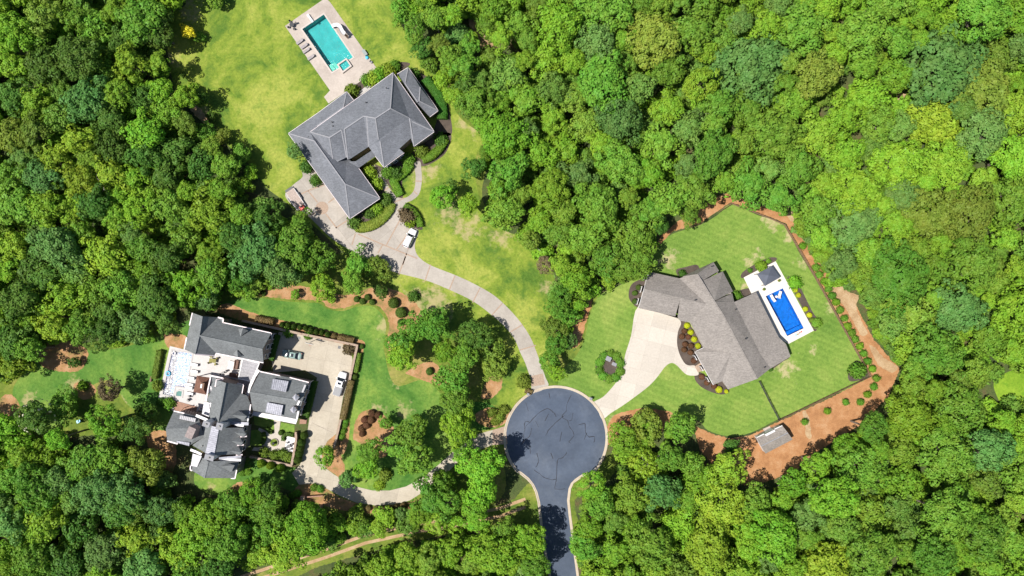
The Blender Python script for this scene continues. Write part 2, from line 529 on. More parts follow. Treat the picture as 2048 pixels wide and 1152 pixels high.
# foliage: one leaf shader per family of colour; per-object random shifts it a little
def leaf_mat(name, base, hue_var=0.014, val_var=0.20, trans=0.16, mixed=None):
    m = bpy.data.materials.new(name)
    m.use_nodes = True
    nt = m.node_tree
    for n in list(nt.nodes): nt.nodes.remove(n)
    out = nt.nodes.new('ShaderNodeOutputMaterial')
    oi = nt.nodes.new('ShaderNodeObjectInfo')
    if mixed:
        c = ramp(nt, oi.outputs['Random'], mixed)
    else:
        rgb = nt.nodes.new('ShaderNodeRGB'); rgb.outputs[0].default_value = (*base, 1)
        c = rgb.outputs[0]
    v = coords(nt)
    n1 = noise(nt, v, 0.55, 3, 0.6)
    n2 = noise(nt, v, 4.5, 2, 0.6)
    hs = nt.nodes.new('ShaderNodeHueSaturation')
    def mr(src, a, b):
        r = nt.nodes.new('ShaderNodeMapRange')
        r.inputs['From Min'].default_value = 0.25; r.inputs['From Max'].default_value = 0.75
        r.inputs['To Min'].default_value = a; r.inputs['To Max'].default_value = b
        nt.links.new(src, r.inputs['Value'])
        return r.outputs[0]
    nt.links.new(mr(n1, 0.5 + 0.018, 0.5 - 0.022), hs.inputs['Hue'])
    nt.links.new(mr(n2, 0.70, 1.35), hs.inputs['Value'])
    nt.links.new(c, hs.inputs['Color'])
    hs2 = nt.nodes.new('ShaderNodeHueSaturation')
    m1 = nt.nodes.new('ShaderNodeMath'); m1.operation = 'MULTIPLY_ADD'
    m1.inputs[1].default_value = 2 * hue_var; m1.inputs[2].default_value = 0.5 - hue_var
    nt.links.new(oi.outputs['Random'], m1.inputs[0])
    mf = nt.nodes.new('ShaderNodeMath'); mf.operation = 'MULTIPLY'; mf.inputs[1].default_value = 7.31
    fr = nt.nodes.new('ShaderNodeMath'); fr.operation = 'FRACT'
    m2 = nt.nodes.new('ShaderNodeMath'); m2.operation = 'MULTIPLY_ADD'
    m2.inputs[1].default_value = 2 * val_var; m2.inputs[2].default_value = 1 - val_var
    nt.links.new(oi.outputs['Random'], mf.inputs[0]); nt.links.new(mf.outputs[0], fr.inputs[0]); nt.links.new(fr.outputs[0], m2.inputs[0])
    nt.links.new(m1.outputs[0], hs2.inputs['Hue'])
    nt.links.new(m2.outputs[0], hs2.inputs['Value'])
    nt.links.new(hs.outputs[0], hs2.inputs['Color'])
    b = nt.nodes.new('ShaderNodeBsdfPrincipled')
    b.inputs['Roughness'].default_value = 0.55
    b.inputs['Specular IOR Level'].default_value = 0.15
    nt.links.new(hs2.outputs[0], b.inputs['Base Color'])
    tl = nt.nodes.new('ShaderNodeBsdfTranslucent')
    tc = mixc(nt, 1, hs2.outputs[0], (1.25, 1.35, 0.6), 'MULTIPLY')
    nt.links.new(tc, tl.inputs[0])
    ms = nt.nodes.new('ShaderNodeMixShader'); ms.inputs[0].default_value = trans
    nt.links.new(b.outputs[0], ms.inputs[1]); nt.links.new(tl.outputs[0], ms.inputs[2])
    nt.links.new(ms.outputs[0], out.inputs[0])
    return m
TONES = ['blue-green', 'mid-green', 'bright green', 'yellow-green', 'olive-brown', 'golden yellow', 'dark green', 'purplish brown']
LEAFC = [(0.115, 0.245, 0.055), (0.125, 0.265, 0.028), (0.160, 0.325, 0.024), (0.200, 0.325, 0.026),
         (0.165, 0.245, 0.032), (0.60, 0.52, 0.03), (0.075, 0.165, 0.024), (0.17, 0.13, 0.07)]
LM = [leaf_mat('leaves_' + TONES[i].replace(' ', '_').replace('-', '_'), LEAFC[i]) for i in range(8)]
LM_MIX = leaf_mat('leaves_mixed', (0, 0, 0), mixed=[(0.0, LEAFC[0]), (0.25, LEAFC[1]), (0.5, LEAFC[2]), (0.75, LEAFC[3]), (1.0, LEAFC[4])])
LM_LIME = leaf_mat('leaves_lime_shrub', (0.42, 0.46, 0.02), 0.01, 0.1)
LM_RUST = leaf_mat('leaves_rust_shrub', (0.15, 0.075, 0.04), 0.01, 0.15)
LM_HEDGE = leaf_mat('leaves_hedge', (0.115, 0.225, 0.02), 0.01, 0.1)
LM_BOX = leaf_mat('leaves_clipped', (0.075, 0.135, 0.022), 0.01, 0.12)
LM_TAN = leaf_mat('leaves_tan_hedge', (0.17, 0.125, 0.05), 0.01, 0.1)
LM_FLOWER = leaf_mat('pale_blossom', (0.60, 0.58, 0.42), 0.02, 0.1)

# ---------------------------------------------------------------- foliage meshes
def leaf_quads(pos, nrm, size, rng):
    """pos, nrm (n,3) arrays; rhombic leaf sprays facing nrm"""
    n = len(pos)
    nrm = nrm / (np.linalg.norm(nrm, axis=1, keepdims=True) + 1e-9)
    rv = rng.normal(size=(n, 3))
    u = np.cross(nrm, rv); u /= (np.linalg.norm(u, axis=1, keepdims=True) + 1e-9)
    w = np.cross(nrm, u)
    s = size * rng.uniform(0.6, 1.35, (n, 1))
    e = rng.uniform(0.55, 0.9, (n, 1))
    V = np.empty((n, 4, 3))
    fold = nrm * s * 0.22
    V[:, 0] = pos + u * s
    V[:, 1] = pos + w * s * e + fold
    V[:, 2] = pos - u * s
    V[:, 3] = pos - w * s * e + fold
    return V.reshape(-1, 3)

def quads_mesh(name, V, mat, mats2=None, frac=0.0, rng=None):
    n = len(V) // 4
    me = bpy.data.meshes.new(name)
    me.vertices.add(n * 4)
    me.vertices.foreach_set('co', V.astype(np.float32).ravel())
    me.loops.add(n * 4)
    me.loops.foreach_set('vertex_index', np.arange(n * 4, dtype=np.int32))
    me.polygons.add(n)
    me.polygons.foreach_set('loop_start', np.arange(0, n * 4, 4, dtype=np.int32))
    if mat is not None: me.materials.append(mat)
    if mats2 is not None:
        me.materials.append(mats2)
        me.polygons.foreach_set('material_index', (rng.random(n) < frac).astype(np.int32))
    me.update(calc_edges=True)
    return me

def crown_pts(Rad, seed, lobe=(0.6, 1.15), flat=0.8, dens=16, rough=0.40, low=-0.35, gap=0.18):
    rng = np.random.default_rng(seed)
    nl = int(2.0 * Rad * Rad / (np.mean(lobe) ** 2))
    i = np.arange(nl) + 0.5
    zz = 1 - i / nl * (1 - low)
    th = i * 2.399963 + rng.uniform(0, 6.28)
    d = np.stack([np.cos(th) * np.sqrt(1 - zz ** 2), np.sin(th) * np.sqrt(1 - zz ** 2), zz], 1)
    d += rng.normal(scale=0.09, size=d.shape)
    d /= np.linalg.norm(d, axis=1, keepdims=True)
    # low-frequency bulges: limbs that reach further than others
    k = rng.normal(size=(7, 3)); k /= np.linalg.norm(k, axis=1, keepdims=True)
    k[:, 2] = np.abs(k[:, 2]) * 0.7
    bul = np.max(np.clip(d @ k.T, 0, 1) ** 7, axis=1)
    rr = 1 - rough + rough * bul * 1.15 + rng.normal(scale=0.05, size=nl)
    keep = rng.random(nl) > gap
    d, rr = d[keep], rr[keep]
    lr = rng.uniform(lobe[0], lobe[1], len(d))
    cen = d * (np.maximum(Rad * rr - lr * 0.7, 0.2))[:, None]
    # some inner lobes so that gaps show deeper foliage
    inn = cen[rng.random(len(cen)) < 0.35] * rng.uniform(0.45, 0.75)
    cen = np.vstack([cen, inn]); lr = np.concatenate([lr, rng.uniform(lobe[0], lobe[1], len(inn))])
    P, N = [], []
    for c, r in zip(cen, lr):
        m = int(dens * r * r * 4)
        q = rng.normal(size=(m, 3)); q /= np.linalg.norm(q, axis=1, keepdims=True)
        out = c / (np.linalg.norm(c) + 1e-6)
        q = q + out * 0.55 + np.array([0, 0, 0.35]); q /= np.linalg.norm(q, axis=1, keepdims=True)
        P.append(c + q * r * rng.uniform(0.72, 1.08, (m, 1)))
        N.append(q * 0.9 + rng.normal(scale=0.30, size=(m, 3)) + np.array([0, 0, 0.28]))
    P = np.vstack(P); N = np.vstack(N)
    P[:, 2] *= flat
    return P, N, rng

CROWNS = {}
def make_crown(key, Rad, seed, **kw):
    leaf = kw.pop('leaf', 0.21)
    P, N, rng = crown_pts(Rad, seed, **kw)
    CROWNS.setdefault(key, []).append((Rad, quads_mesh('crown', leaf_quads(P, N, leaf, rng), LM[1])))
for s in range(4): make_crown('big', 6.2, 100 + s, lobe=(0.7, 1.5), dens=14, leaf=0.23)
for s in range(6): make_crown('mid', 4.4, 200 + s, lobe=(0.55, 1.25), dens=17, rough=0.44)
for s in range(3): make_crown('fine', 4.2, 300 + s, lobe=(0.35, 0.75), dens=24, rough=0.38, gap=0.2, leaf=0.16)
for s in range(4): make_crown('small', 2.4, 400 + s, lobe=(0.4, 0.75), dens=26, rough=0.35, leaf=0.17)
for s in range(2): make_crown('tiny', 1.3, 500 + s, lobe=(0.25, 0.45), dens=50, rough=0.3, leaf=0.12)

def trunk_mesh(seed):
    rng = random.Random(seed)
    mb = MB()
    mb.tube([(0, 0, 0), (0.02, 0.03, 0.35), (0.05, -0.02, 0.7), (0, 0, 1.0)], [0.34, 0.26, 0.2, 0.12], 8)
    for k in range(6):
        a = k * 1.05 + rng.uniform(-.3, .3)
        z0 = rng.uniform(0.55, 0.85)
        l = rng.uniform(1.6, 2.6)
        mb.tube([(0, 0, z0), (math.cos(a) * l * .5, math.sin(a) * l * .5, z0 + 0.12), (math.cos(a) * l, math.sin(a) * l, z0 + 0.22)], [0.12, 0.08, 0.03], 5)
    return mb.mesh('trunk')
TRUNKS = [trunk_mesh(i) for i in range(3)]
for t in TRUNKS: t.materials.append(M['bark'])

# ---------------------------------------------------------------- the ground and its sheets
gm = MB()
gm.add([(-1500, -1500, 0), (1500, -1500, 0), (1500, 1500, 0), (-1500, 1500, 0)], [(0, 1, 2, 3)])
# the pools are holes: the ground is built as a ring of strips round each pool box instead of one face
POOLS_PX = {
    'a': c1((215, 280), (420, 140), (700, 550), (668, 572), (640, 563), (553, 622), (568, 650), (500, 690)),
    'b': [(345, 701), (384, 708), (372, 775), (350, 771), (346, 792), (326, 788)],
    'c': c4((1120, 405), (1243, 347), (1395, 635), (1275, 692)),
}
def ground_with_holes(outer, holes, z, name, mat):
    loops = [[Vector((p[0], p[1], 0)) for p in outer]] + [[Vector((p[0], p[1], 0)) for p in h] for h in holes]
    flat_ = [v for l in loops for v in l]
    fs = []
    for a, b, c in tessellate_polygon(loops):
        if (flat_[b] - flat_[a]).cross(flat_[c] - flat_[a]).z < 0: b, c = c, b
        fs.append((a, b, c))
    me = mesh_from(name, [(v.x, v.y, z) for v in flat_], fs)
    return link(name, me, mat)
def wpts(pts, z=0.0): return [W(p[0], p[1], 0) + Vector((0, 0, z)) for p in pts]
def grow(pts, d):
    """offset a ground polygon (Vectors) outward by d metres (d<0: inward)"""
    n = len(pts)
    sgn = 1 if sum(pts[i].x * pts[(i + 1) % n].y - pts[(i + 1) % n].x * pts[i].y for i in range(n)) > 0 else -1
    out = []
    for i in range(n):
        a, b, c = pts[i - 1], pts[i], pts[(i + 1) % n]
        e1 = (b - a); e1.z = 0; e2 = (c - b); e2.z = 0
        e1.normalize(); e2.normalize()
        n1 = Vector((e1.y, -e1.x, 0)) * sgn
        n2 = Vector((e2.y, -e2.x, 0)) * sgn
        k = n1 + n2
        if k.length < 1e-4: k = n1.copy()
        k.normalize()
        q = d / max(0.4, k.dot(n1))
        out.append(b + k * q)
    return out
pool_w = {k: wpts(v) for k, v in POOLS_PX.items()}
holes = [grow(pool_w[k], 0.15) for k in 'abc']
g = ground_with_holes([(-1500, -1500), (1500, -1500), (1500, 1500), (-1500, 1500)], holes, 0.0, 'ground', M['floor'])
g['kind'] = 'structure'

def sheet_holes(name, pts, z, mat, hkeys, smooth=True, parent=None):
    p = catmull([q[:2] for q in pts], True, 5) if smooth else [q[:2] for q in pts]
    o = ground_with_holes([v[:] for v in wpts(p)], [grow(pool_w[k], 0.15) for k in hkeys], z, name, mat)
    if parent is None: o['kind'] = 'structure'
    else: o.parent = parent
    return o

# lawns
for vp in ([(430, 585), (560, 560), (690, 505), (800, 560), (1010, 700), (1130, 560), (1200, 580), (1180, 700), (1130, 770), (1060, 790), (1010, 900), (1000, 1000), (850, 1060), (650, 1040), (590, 960), (630, 940), (700, 700), (480, 620)],
           [(20, 720), (200, 680), (340, 640), (335, 690), (310, 800), (345, 830), (340, 880), (200, 870), (60, 880), (0, 850)], [(900, 150), (930, 220), (980, 270), (965, 400), (1020, 450), (930, 470), (900, 300)]):
    sheet('grass_verge', vp, 0.0018, M['lawn_edge'])
sheet_holes('lawn', [(400, -60), (372, 8), (342, 28), (330, 70), (338, 120), (345, 160), (362, 205), (420, 240), (455, 290), (500, 330), (530, 372), (560, 396), (590, 420), (640, 462),
    (690, 505), (760, 530), (785, 560), (790, 600), (830, 640), (900, 660), (985, 700), (1000, 760), (965, 800), (1000, 812), (1022, 820), (1040, 795), (1110, 772), (1120, 740), (1105, 700), (1108, 640), (1110, 560),
    (1080, 490), (1010, 462), (970, 440), (955, 380), (950, 320), (965, 275), (920, 235), (900, 195), (880, 150), (850, 120), (835, 75), (800, 45), (790, -60)], 0.004, M['lawn_a'], ['a'])
sheet('lawn', [(430, 612), (470, 600), (512, 595), (562, 602), (612, 605), (639, 607), (655, 618), (685, 622), (719, 612), (745, 613), (762, 627), (772, 647), (770, 677), (768, 700),
    (790, 770), (850, 760), (900, 800), (975, 806), (1010, 835), (985, 858), (940, 868), (880, 930), (800, 985), (745, 985), (700, 970), (680, 930), (688, 860), (700, 790), (712, 700), (640, 660), (540, 640), (470, 628)], 0.0045, M['lawn_b'])
sheet('lawn', [(25, 785), (60, 735), (100, 705), (150, 700), (215, 700), (300, 680), (345, 655), (385, 640), (380, 668), (342, 695), (330, 740), (320, 795), (346, 820), (350, 880), (320, 868), (290, 830), (255, 810), (215, 760), (150, 800), (110, 870), (60, 850)], 0.005, M['lawn_b'])
sheet('lawn', [(388, 955), (400, 940), (470, 930), (500, 915), (560, 930), (600, 940), (604, 972), (590, 985), (545, 968), (500, 970), (460, 975), (430, 990), (395, 975)], 0.0055, M['lawn_b'])
sheet('lawn', [(118, 860), (150, 842), (165, 862), (150, 872), (120, 870)], 0.006, M['lawn_edge'])
sheet_holes('lawn', [(1462, 409), (1515, 430), (1567, 450), (1598, 505), (1630, 557), (1685, 655), (1737, 751), (1650, 795), (1555, 839), (1500, 866), (1455, 872), (1415, 860), (1395, 840), (1345, 835), (1290, 822),
    (1245, 835), (1215, 860), (1180, 820), (1118, 778), (1130, 735), (1150, 715), (1168, 680), (1180, 630), (1200, 590), (1250, 565), (1290, 530), (1315, 490), (1345, 468), (1400, 450), (1435, 430)], 0.005, M['lawn_c'], ['c'])
sheet('lawn', [(2120, 715), (2040, 735), (1990, 760), (1995, 795), (2015, 820), (2060, 840), (2140, 800)], 0.005, grass_mat('lawn_fresh_green', (0.15, 0.27, 0.02), (0.22, 0.35, 0.03), (0.29, 0.38, 0.05), 0.06))
sheet('grass_verge', [(1138, 960), (1160, 950), (1200, 930), (1225, 905), (1235, 935), (1200, 975), (1150, 1000), (1160, 1060), (1140, 1085), (1138, 1020)], 0.005, M['lawn_edge'])
sheet('grass_verge', [(1040, 985), (1062, 965), (1078, 985), (1085, 1045), (1060, 1050), (1000, 1040), (1020, 1010)], 0.005, M['lawn_edge'])
sheet('dirt_track', [(480, 1160), (560, 1132), (650, 1098), (730, 1070), (830, 1045), (920, 1030), (1000, 1010), (1060, 985), (1075, 1010), (1040, 1035), (960, 1060), (880, 1072), (800, 1088), (720, 1110), (640, 1132), (570, 1165)], 0.0075, M['lawn_edge'], smooth=False)
for off in (0, 16):
    pts = [(480, 1152), (560, 1126), (650, 1097), (730, 1068), (830, 1046), (920, 1032), (1000, 1014), (1050, 996)]
    up = [(x, y + off - 1) for x, y in pts]; dn = [(x + 2, y + off + 5) for x, y in pts][::-1]
    sheet('wheel_rut', up + dn, 0.012, M['mulch_pale'], smooth=False)

# mulch and bare earth
sheet('mulch_bed', [(470, 590), (510, 580), (560, 570), (620, 575), (690, 590), (745, 575), (790, 580), (830, 605), (850, 640), (830, 650), (800, 690), (785, 715), (775, 690), (778, 650), (768, 622), (745, 608), (719, 607), (685, 617), (655, 614), (639, 602), (562, 597), (512, 590)], 0.0085, M['mulch_soft'])
sheet('mulch_bed', [(812, 745), (840, 728), (868, 725), (885, 745), (895, 770), (885, 775), (850, 762), (825, 752)], 0.0085, M['mulch_soft'])
sheet('mulch_bed', [(962, 790), (975, 758), (1000, 752), (1003, 775), (985, 795), (968, 798)], 0.0085, M['mulch_soft'])
sheet('mulch_bed', [(975, 815), (1000, 818), (1022, 822), (1012, 845), (985, 855), (960, 850), (950, 830)], 0.0085, M['mulch_soft'])
sheet('mulch_bed', [(712, 840), (728, 822), (755, 820), (775, 838), (790, 870), (770, 915), (740, 905), (718, 885), (706, 875)], 0.0085, M['mulch_soft'])
sheet('mulch_bed', [(592, 975), (605, 967), (630, 967), (652, 977), (680, 995), (720, 1008), (760, 1014), (820, 1004), (850, 996), (845, 1012), (760, 1026), (680, 1020), (620, 1002), (585, 1000)], 0.0085, M['mulch_soft'])
sheet('mulch_bed', [(655, 882), (671, 870), (679, 880), (680, 905), (690, 935), (682, 955), (668, 948), (652, 935), (643, 918), (645, 898)], 0.0085, M['mulch_soft'])
sheet('mulch_bed', [(678, 850), (692, 840), (700, 850), (692, 900), (680, 905)], 0.0085, M['mulch_soft'])
sheet('mulch_bed', [(450, 985), (475, 965), (492, 965), (520, 975), (500, 1000), (460, 1000)], 0.0085, M['mulch_soft'])
sheet('mulch_bed', [(328, 665), (345, 668), (372, 672), (368, 700), (345, 700), (332, 690)], 0.0095, M['mulch_soft'])
sheet('mulch_bed', [(440, 612), (460, 608), (500, 624), (560, 640), (630, 655), (722, 680), (727, 700), (712, 752), (704, 752), (704, 700), (620, 672), (540, 655), (480, 640), (440, 625)], 0.0085, M['mulch_soft'])
sheet('mulch_bed', [(75, 720), (85, 690), (120, 680), (175, 700), (160, 740), (115, 742), (90, 735)], 0.0085, M['mulch_soft'])
sheet('mulch_bed', [(0, 800), (20, 788), (40, 810), (35, 840), (0, 830)], 0.0085, M['mulch_soft'])
sheet('mulch_bed', [(148, 768), (180, 765), (192, 785), (170, 800), (155, 790)], 0.0085, M['mulch_soft'])
sheet('mulch_bed', [(295, 868), (335, 862), (352, 890), (348, 940), (325, 955), (300, 905)], 0.0085, M['mulch_soft'])
sheet('mulch_bed', [(1310, 500), (1325, 468), (1360, 440), (1405, 412), (1440, 390), (1468, 384), (1500, 405), (1570, 428), (1592, 445), (1618, 490), (1655, 545), (1712, 610), (1748, 680), (1800, 738), (1775, 795), (1720, 850),
    (1640, 900), (1585, 945), (1500, 975), (1440, 950), (1400, 900), (1385, 850), (1425, 868), (1458, 877), (1500, 871), (1558, 843), (1655, 799), (1742, 754), (1689, 652), (1634, 555), (1601, 502), (1571, 446), (1515, 425), (1462, 404), (1430, 426), (1400, 446), (1345, 463)], 0.0095, M['mulch'], smooth=False)
sheet('mulch_bed', [(1225, 835), (1250, 823), (1290, 817), (1345, 826), (1350, 850), (1300, 870), (1240, 880), (1216, 890), (1212, 862)], 0.0085, M['mulch'])
sheet('mulch_bed', [(1160, 600), (1185, 598), (1172, 645), (1158, 690), (1140, 690), (1145, 650)], 0.0085, M['mulch'])
sheet('bare_earth', [(1574, 428), (1586, 424), (1592, 440), (1582, 442)], 0.0135, M['mulch_pale'])
sheet('bare_earth', [(1655, 560), (1672, 562), (1700, 585), (1718, 592), (1712, 612), (1722, 640), (1735, 665), (1722, 670), (1705, 640), (1688, 612), (1668, 588)], 0.0135, M['mulch_pale'])
sheet('bare_earth', [(1738, 690), (1750, 695), (1768, 715), (1795, 733), (1785, 745), (1762, 735), (1748, 715)], 0.0135, M['mulch_pale'])
sheet('bare_earth', [(1605, 825), (1612, 822), (1620, 845), (1622, 875), (1612, 872), (1610, 845)], 0.0135, M['mulch_pale'])
sheet('bare_earth', [(1765, 180), (1800, 182), (1835, 205), (1830, 216), (1790, 205)], 0.0135, M['mulch_pale'])
sheet('bare_earth', [(940, 20), (965, 35), (985, 75), (985, 105), (965, 125), (960, 90), (940, 60)], 0.0135, M['mulch_pale'])
sheet('bare_earth', [(378, 215), (395, 212), (420, 245), (412, 250)], 0.0085, M['mulch_pale'])

# street: round turning head and its neck, kerb ring
C0 = (1111.5, 875.5)
RC = 99.5
def culdesac(rad_off):
    """outline in photo pixels, widened by rad_off pixels"""
    left = [(1043, 944), (1058, 956), (1068, 969), (1075, 984), (1080, 1004), (1084, 1037), (1088, 1075), (1096, 1120), (1104, 1160), (1118, 1230)]
    right = [(1172, 944), (1160, 951), (1150, 958), (1142, 966), (1137, 977), (1134, 1001), (1137, 1030), (1141, 1060), (1146, 1100), (1154, 1160), (1168, 1230)]
    r = RC + rad_off
    L = [(x - rad_off, y + (rad_off * 0.5 if y < 960 else 0)) for x, y in left]
    Rr = [(x + rad_off, y + (rad_off * 0.5 if y < 960 else 0)) for x, y in right]
    a0 = math.atan2(right[0][1] - C0[1], right[0][0] - C0[0])
    a1 = math.atan2(left[0][1] - C0[1], left[0][0] - C0[0])
    # go from the right shoulder over the top (decreasing angle in image space) to the left shoulder
    n = 72
    arc = []
    a_end = a1 - 2 * math.pi
    for k in range(1, n):
        a = a0 + (a_end - a0) * k / n
        arc.append((C0[0] + r * math.cos(a), C0[1] + r * math.sin(a)))
    return Rr[::-1] + arc + L
road_px = culdesac(0)
road = sheet('road', road_px, 0.010, M['asphalt'], smooth=False)
ko, ki = culdesac(5.2), culdesac(0)
def ring_strip(name, outer, inner, z0, z1, mat, parent=None, kind='structure'):
    v, f = [], []
    n = len(outer)
    for i in range(n):
        o_ = wpts([outer[i]])[0]; i_ = wpts([inner[i]])[0]
        mid = i_.lerp(o_, 0.55)
        v += [(i_.x, i_.y, z0), (mid.x, mid.y, z0 + 0.02), (mid.x, mid.y, z1), (o_.x, o_.y, z1), (o_.x, o_.y, 0)]
    for i in range(n - 1):
        for k in range(4):
            a = i * 5 + k; b = (i + 1) * 5 + k
            f.append((a, b, b + 1, a + 1))
    o = link(name, mesh_from(name, v, f), mat, parent)
    bm = bmesh.new(); bm.from_mesh(o.data); bmesh.ops.recalc_face_normals(bm, faces=bm.faces)
    if sum(fc.normal.z for fc in bm.faces) < 0: bmesh.ops.reverse_faces(bm, faces=bm.faces)
    bm.to_mesh(o.data); bm.free()
    if kind: o['kind'] = kind
    return o
ring_strip('kerb', ko, ki, 0.013, 0.12, M['curb'])

def ribbon(name, pts, w, z, mat, parent=None, wob=0.0, kind=None):
    """thin flat strip along photo points, w metres wide"""
    p = [W(x, y) for x, y in catmull([q[:2] for q in pts], False, 3)] if len(pts) > 2 else wpts(pts)
    v, f = [], []
    for i, q in enumerate(p):
        d = p[min(i + 1, len(p) - 1)] - p[max(i - 1, 0)]
        d.normalize()
        n = Vector((-d.y, d.x, 0))
        ww = w * 0.5 * (1 + random.uniform(-wob, wob))
        j = n * random.uniform(-wob, wob) * 0.15
        v += [q + n * ww + j + Vector((0, 0, z)), q - n * ww + j + Vector((0, 0, z))]
    for i in range(len(p) - 1): f.append((2 * i + 1, 2 * i + 3, 2 * i + 2, 2 * i))
    o = link(name, mesh_from(name, v, f), mat, parent)
    if kind: o['kind'] = kind
    return o
cracks = [
    [(400, 140), (375, 190), (370, 230), (350, 250), (355, 270), (380, 285), (385, 310)], [(360, 255), (310, 295), (270, 340), (255, 370)],
    [(300, 240), (265, 215), (210, 245), (170, 290), (140, 325), (130, 400)], [(165, 290), (140, 290), (138, 330)], [(178, 325), (165, 370), (135, 395), (120, 420)],
    [(145, 180), (160, 230)], [(410, 240), (400, 280), (385, 285)], [(385, 315), (410, 345), (410, 375), (385, 400), (395, 410)],
    [(440, 305), (475, 300)], [(475, 300), (480, 350), (500, 375), (530, 372), (525, 405)], [(485, 350), (470, 390)],
    [(205, 465), (215, 510), (200, 545)], [(375, 460), (350, 490), (320, 510), (315, 620), (308, 665), (365, 665)], [(190, 560), (215, 575), (245, 600), (280, 612), (312, 612)],
    [(285, 465), (297, 497)], [(345, 345), (335, 400)], [(270, 245), (250, 285)], [(305, 240), (312, 262)], [(275, 130), (280, 160)], [(200, 285), (215, 320)], [(165, 425), (170, 470)], [(290, 760), (270, 790)]]
for c in cracks:
    ribbon('crack_seal', cd(*c), 0.16, 0.0145, M['tar'], road, 0.5)

# --- driveways: slab pieces cut by joints
def clip_halfplane(poly, a, n):
    out = []
    m = len(poly)
    for i in range(m):
        p, q = poly[i], poly[(i + 1) % m]
        dp = (p[0] - a[0]) * n[0] + (p[1] - a[1]) * n[1]
        dq = (q[0] - a[0]) * n[0] + (q[1] - a[1]) * n[1]
        if dp >= 0: out.append(p)
        if (dp > 0 and dq < 0) or (dp < 0 and dq > 0):
            t = dp / (dp - dq)
            out.append((p[0] + (q[0] - p[0]) * t, p[1] + (q[1] - p[1]) * t))
    return out
def parea(p):
    return abs(sum(p[i][0] * p[(i + 1) % len(p)][1] - p[(i + 1) % len(p)][0] * p[i][1] for i in range(len(p)))) / 2
def slabs(parent, pts, cell, ang, z, mat, gap=0.35, org=(0, 0), name='slab', mind=6):
    ca, sa = math.cos(ang), math.sin(ang)
    rot = [((x - org[0]) * ca + (y - org[1]) * sa, -(x - org[0]) * sa + (y - org[1]) * ca) for x, y in pts]
    x0, x1 = min(p[0] for p in rot), max(p[0] for p in rot)
    y0, y1 = min(p[1] for p in rot), max(p[1] for p in rot)
    for i in range(math.floor(x0 / cell), math.ceil(x1 / cell)):
        for j in range(math.floor(y0 / cell), math.ceil(y1 / cell)):
            q = rot
            g = gap / 2
            for a, n in (((i * cell + g, 0), (1, 0)), (((i + 1) * cell - g, 0), (-1, 0)), ((0, j * cell + g), (0, 1)), ((0, (j + 1) * cell - g), (0, -1))):
                q = clip_halfplane(q, a, n)
                if len(q) < 3: break
            if len(q) < 3 or parea(q) < mind: continue
            back = [(x * ca - y * sa + org[0], x * sa + y * ca + org[1]) for x, y in q]
            ded = [back[0]]
            for b_ in back[1:]:
                if (b_[0] - ded[-1][0]) ** 2 + (b_[1] - ded[-1][1]) ** 2 > 0.0025: ded.append(b_)
            if len(ded) >= 3:
                link(name, poly_mesh(name, wpts(ded, z)), mat, parent)

drive_a_px = catmull([(1050, 725), (1040, 704), (1030, 680), (1013, 657), (987, 633), (947, 603), (900, 580), (850, 560), (785, 543), (740, 522), (700, 500), (665, 478), (640, 455), (612, 428), (590, 415), (575, 400), (571, 387), (587, 369),
    (605, 354), (603, 340), (607, 325), (625, 330), (650, 350), (700, 420), (703, 452), (718, 466), (740, 463), (757, 455), (777, 435), (790, 412), (797, 402), (801, 419), (801, 438), (816, 451), (837, 461), (831, 483), (830, 497), (837, 513), (860, 530), (910, 550),
    (947, 567), (987, 590), (1017, 617), (1040, 643), (1060, 673), (1073, 704), (1084, 735), (1091, 755), (1096, 773), (1066, 785), (1062, 760), (1056, 742)], True, 4)
da = sheet('driveway', drive_a_px, 0.014, M['joint'], smooth=False)
# slabs between the cross bands of the long curve, then a plain grid for the motor court
def cut_strip(parent, poly, cuts, z, mat, gap_px=0.5):
    """cuts: list of (p, q) lines crossing the strip, in order; pieces between them"""
    piece_list = []
    rest = poly
    for (p, q) in cuts:
        d = (q[0] - p[0], q[1] - p[1]); L = math.hypot(*d)
        n = (-d[1] / L, d[0] / L)
        a = clip_halfplane(rest, (p[0] + n[0] * gap_px, p[1] + n[1] * gap_px), n)
        b = clip_halfplane(rest, (p[0] - n[0] * gap_px, p[1] - n[1] * gap_px), (-n[0], -n[1]))
        piece_list.append(a); rest = b
    piece_list.append(rest)
    return piece_list
cx8 = crop(800, 320, 3)
bands_px = [cx8((720, 1140), (815, 1112)), cx8((665, 1030), (735, 988)), cx8((550, 932), (612, 862)), cx8((436, 855), (478, 772)), cx8((296, 778), (330, 695)), cx8((150, 725), (183, 628)), cx8((-8, 690), (40, 560))]
pcs = cut_strip(da, drive_a_px, [(b[0], b[1]) for b in bands_px], 0.018, M['conc_a'], 0.9)
for pc in pcs[:-1]:
    if len(pc) > 2: link('slab', poly_mesh('slab', wpts(pc, 0.018)), M['conc_a'], da)
slabs(da, pcs[-1], 40, R(52), 0.018, M['conc_a'], 0.5, org=(644, 416))
for b in bands_px: ribbon('brick_band', b, 0.3, 0.022, M['brick_band'], da)
for b in [((270, 440), (360, 550)), ((465, 553), (530, 505)), ((340, 655), (290, 672)), ((440, 660), (545, 800)), ((535, 797), (665, 712)), ((750, 855), (1010, 965), (1320, 1090)), ((1020, 962), (1155, 715)), ((1120, 1000), (1235, 845)),
          ((690, 960), (725, 850)), ((940, 1040), (985, 960)), ((1180, 1150), (1205, 1070)), ((205, 470), (290, 430), (420, 385))]:
    ribbon('brick_band', c3(*b), 0.32, 0.022, M['brick_band'], da)
MB().disc((0, 0, 0), 1.55, 0.006, 28).build('brick_circle', M['brick_band'], da, W(644, 416) + Vector((0, 0, 0.020)))
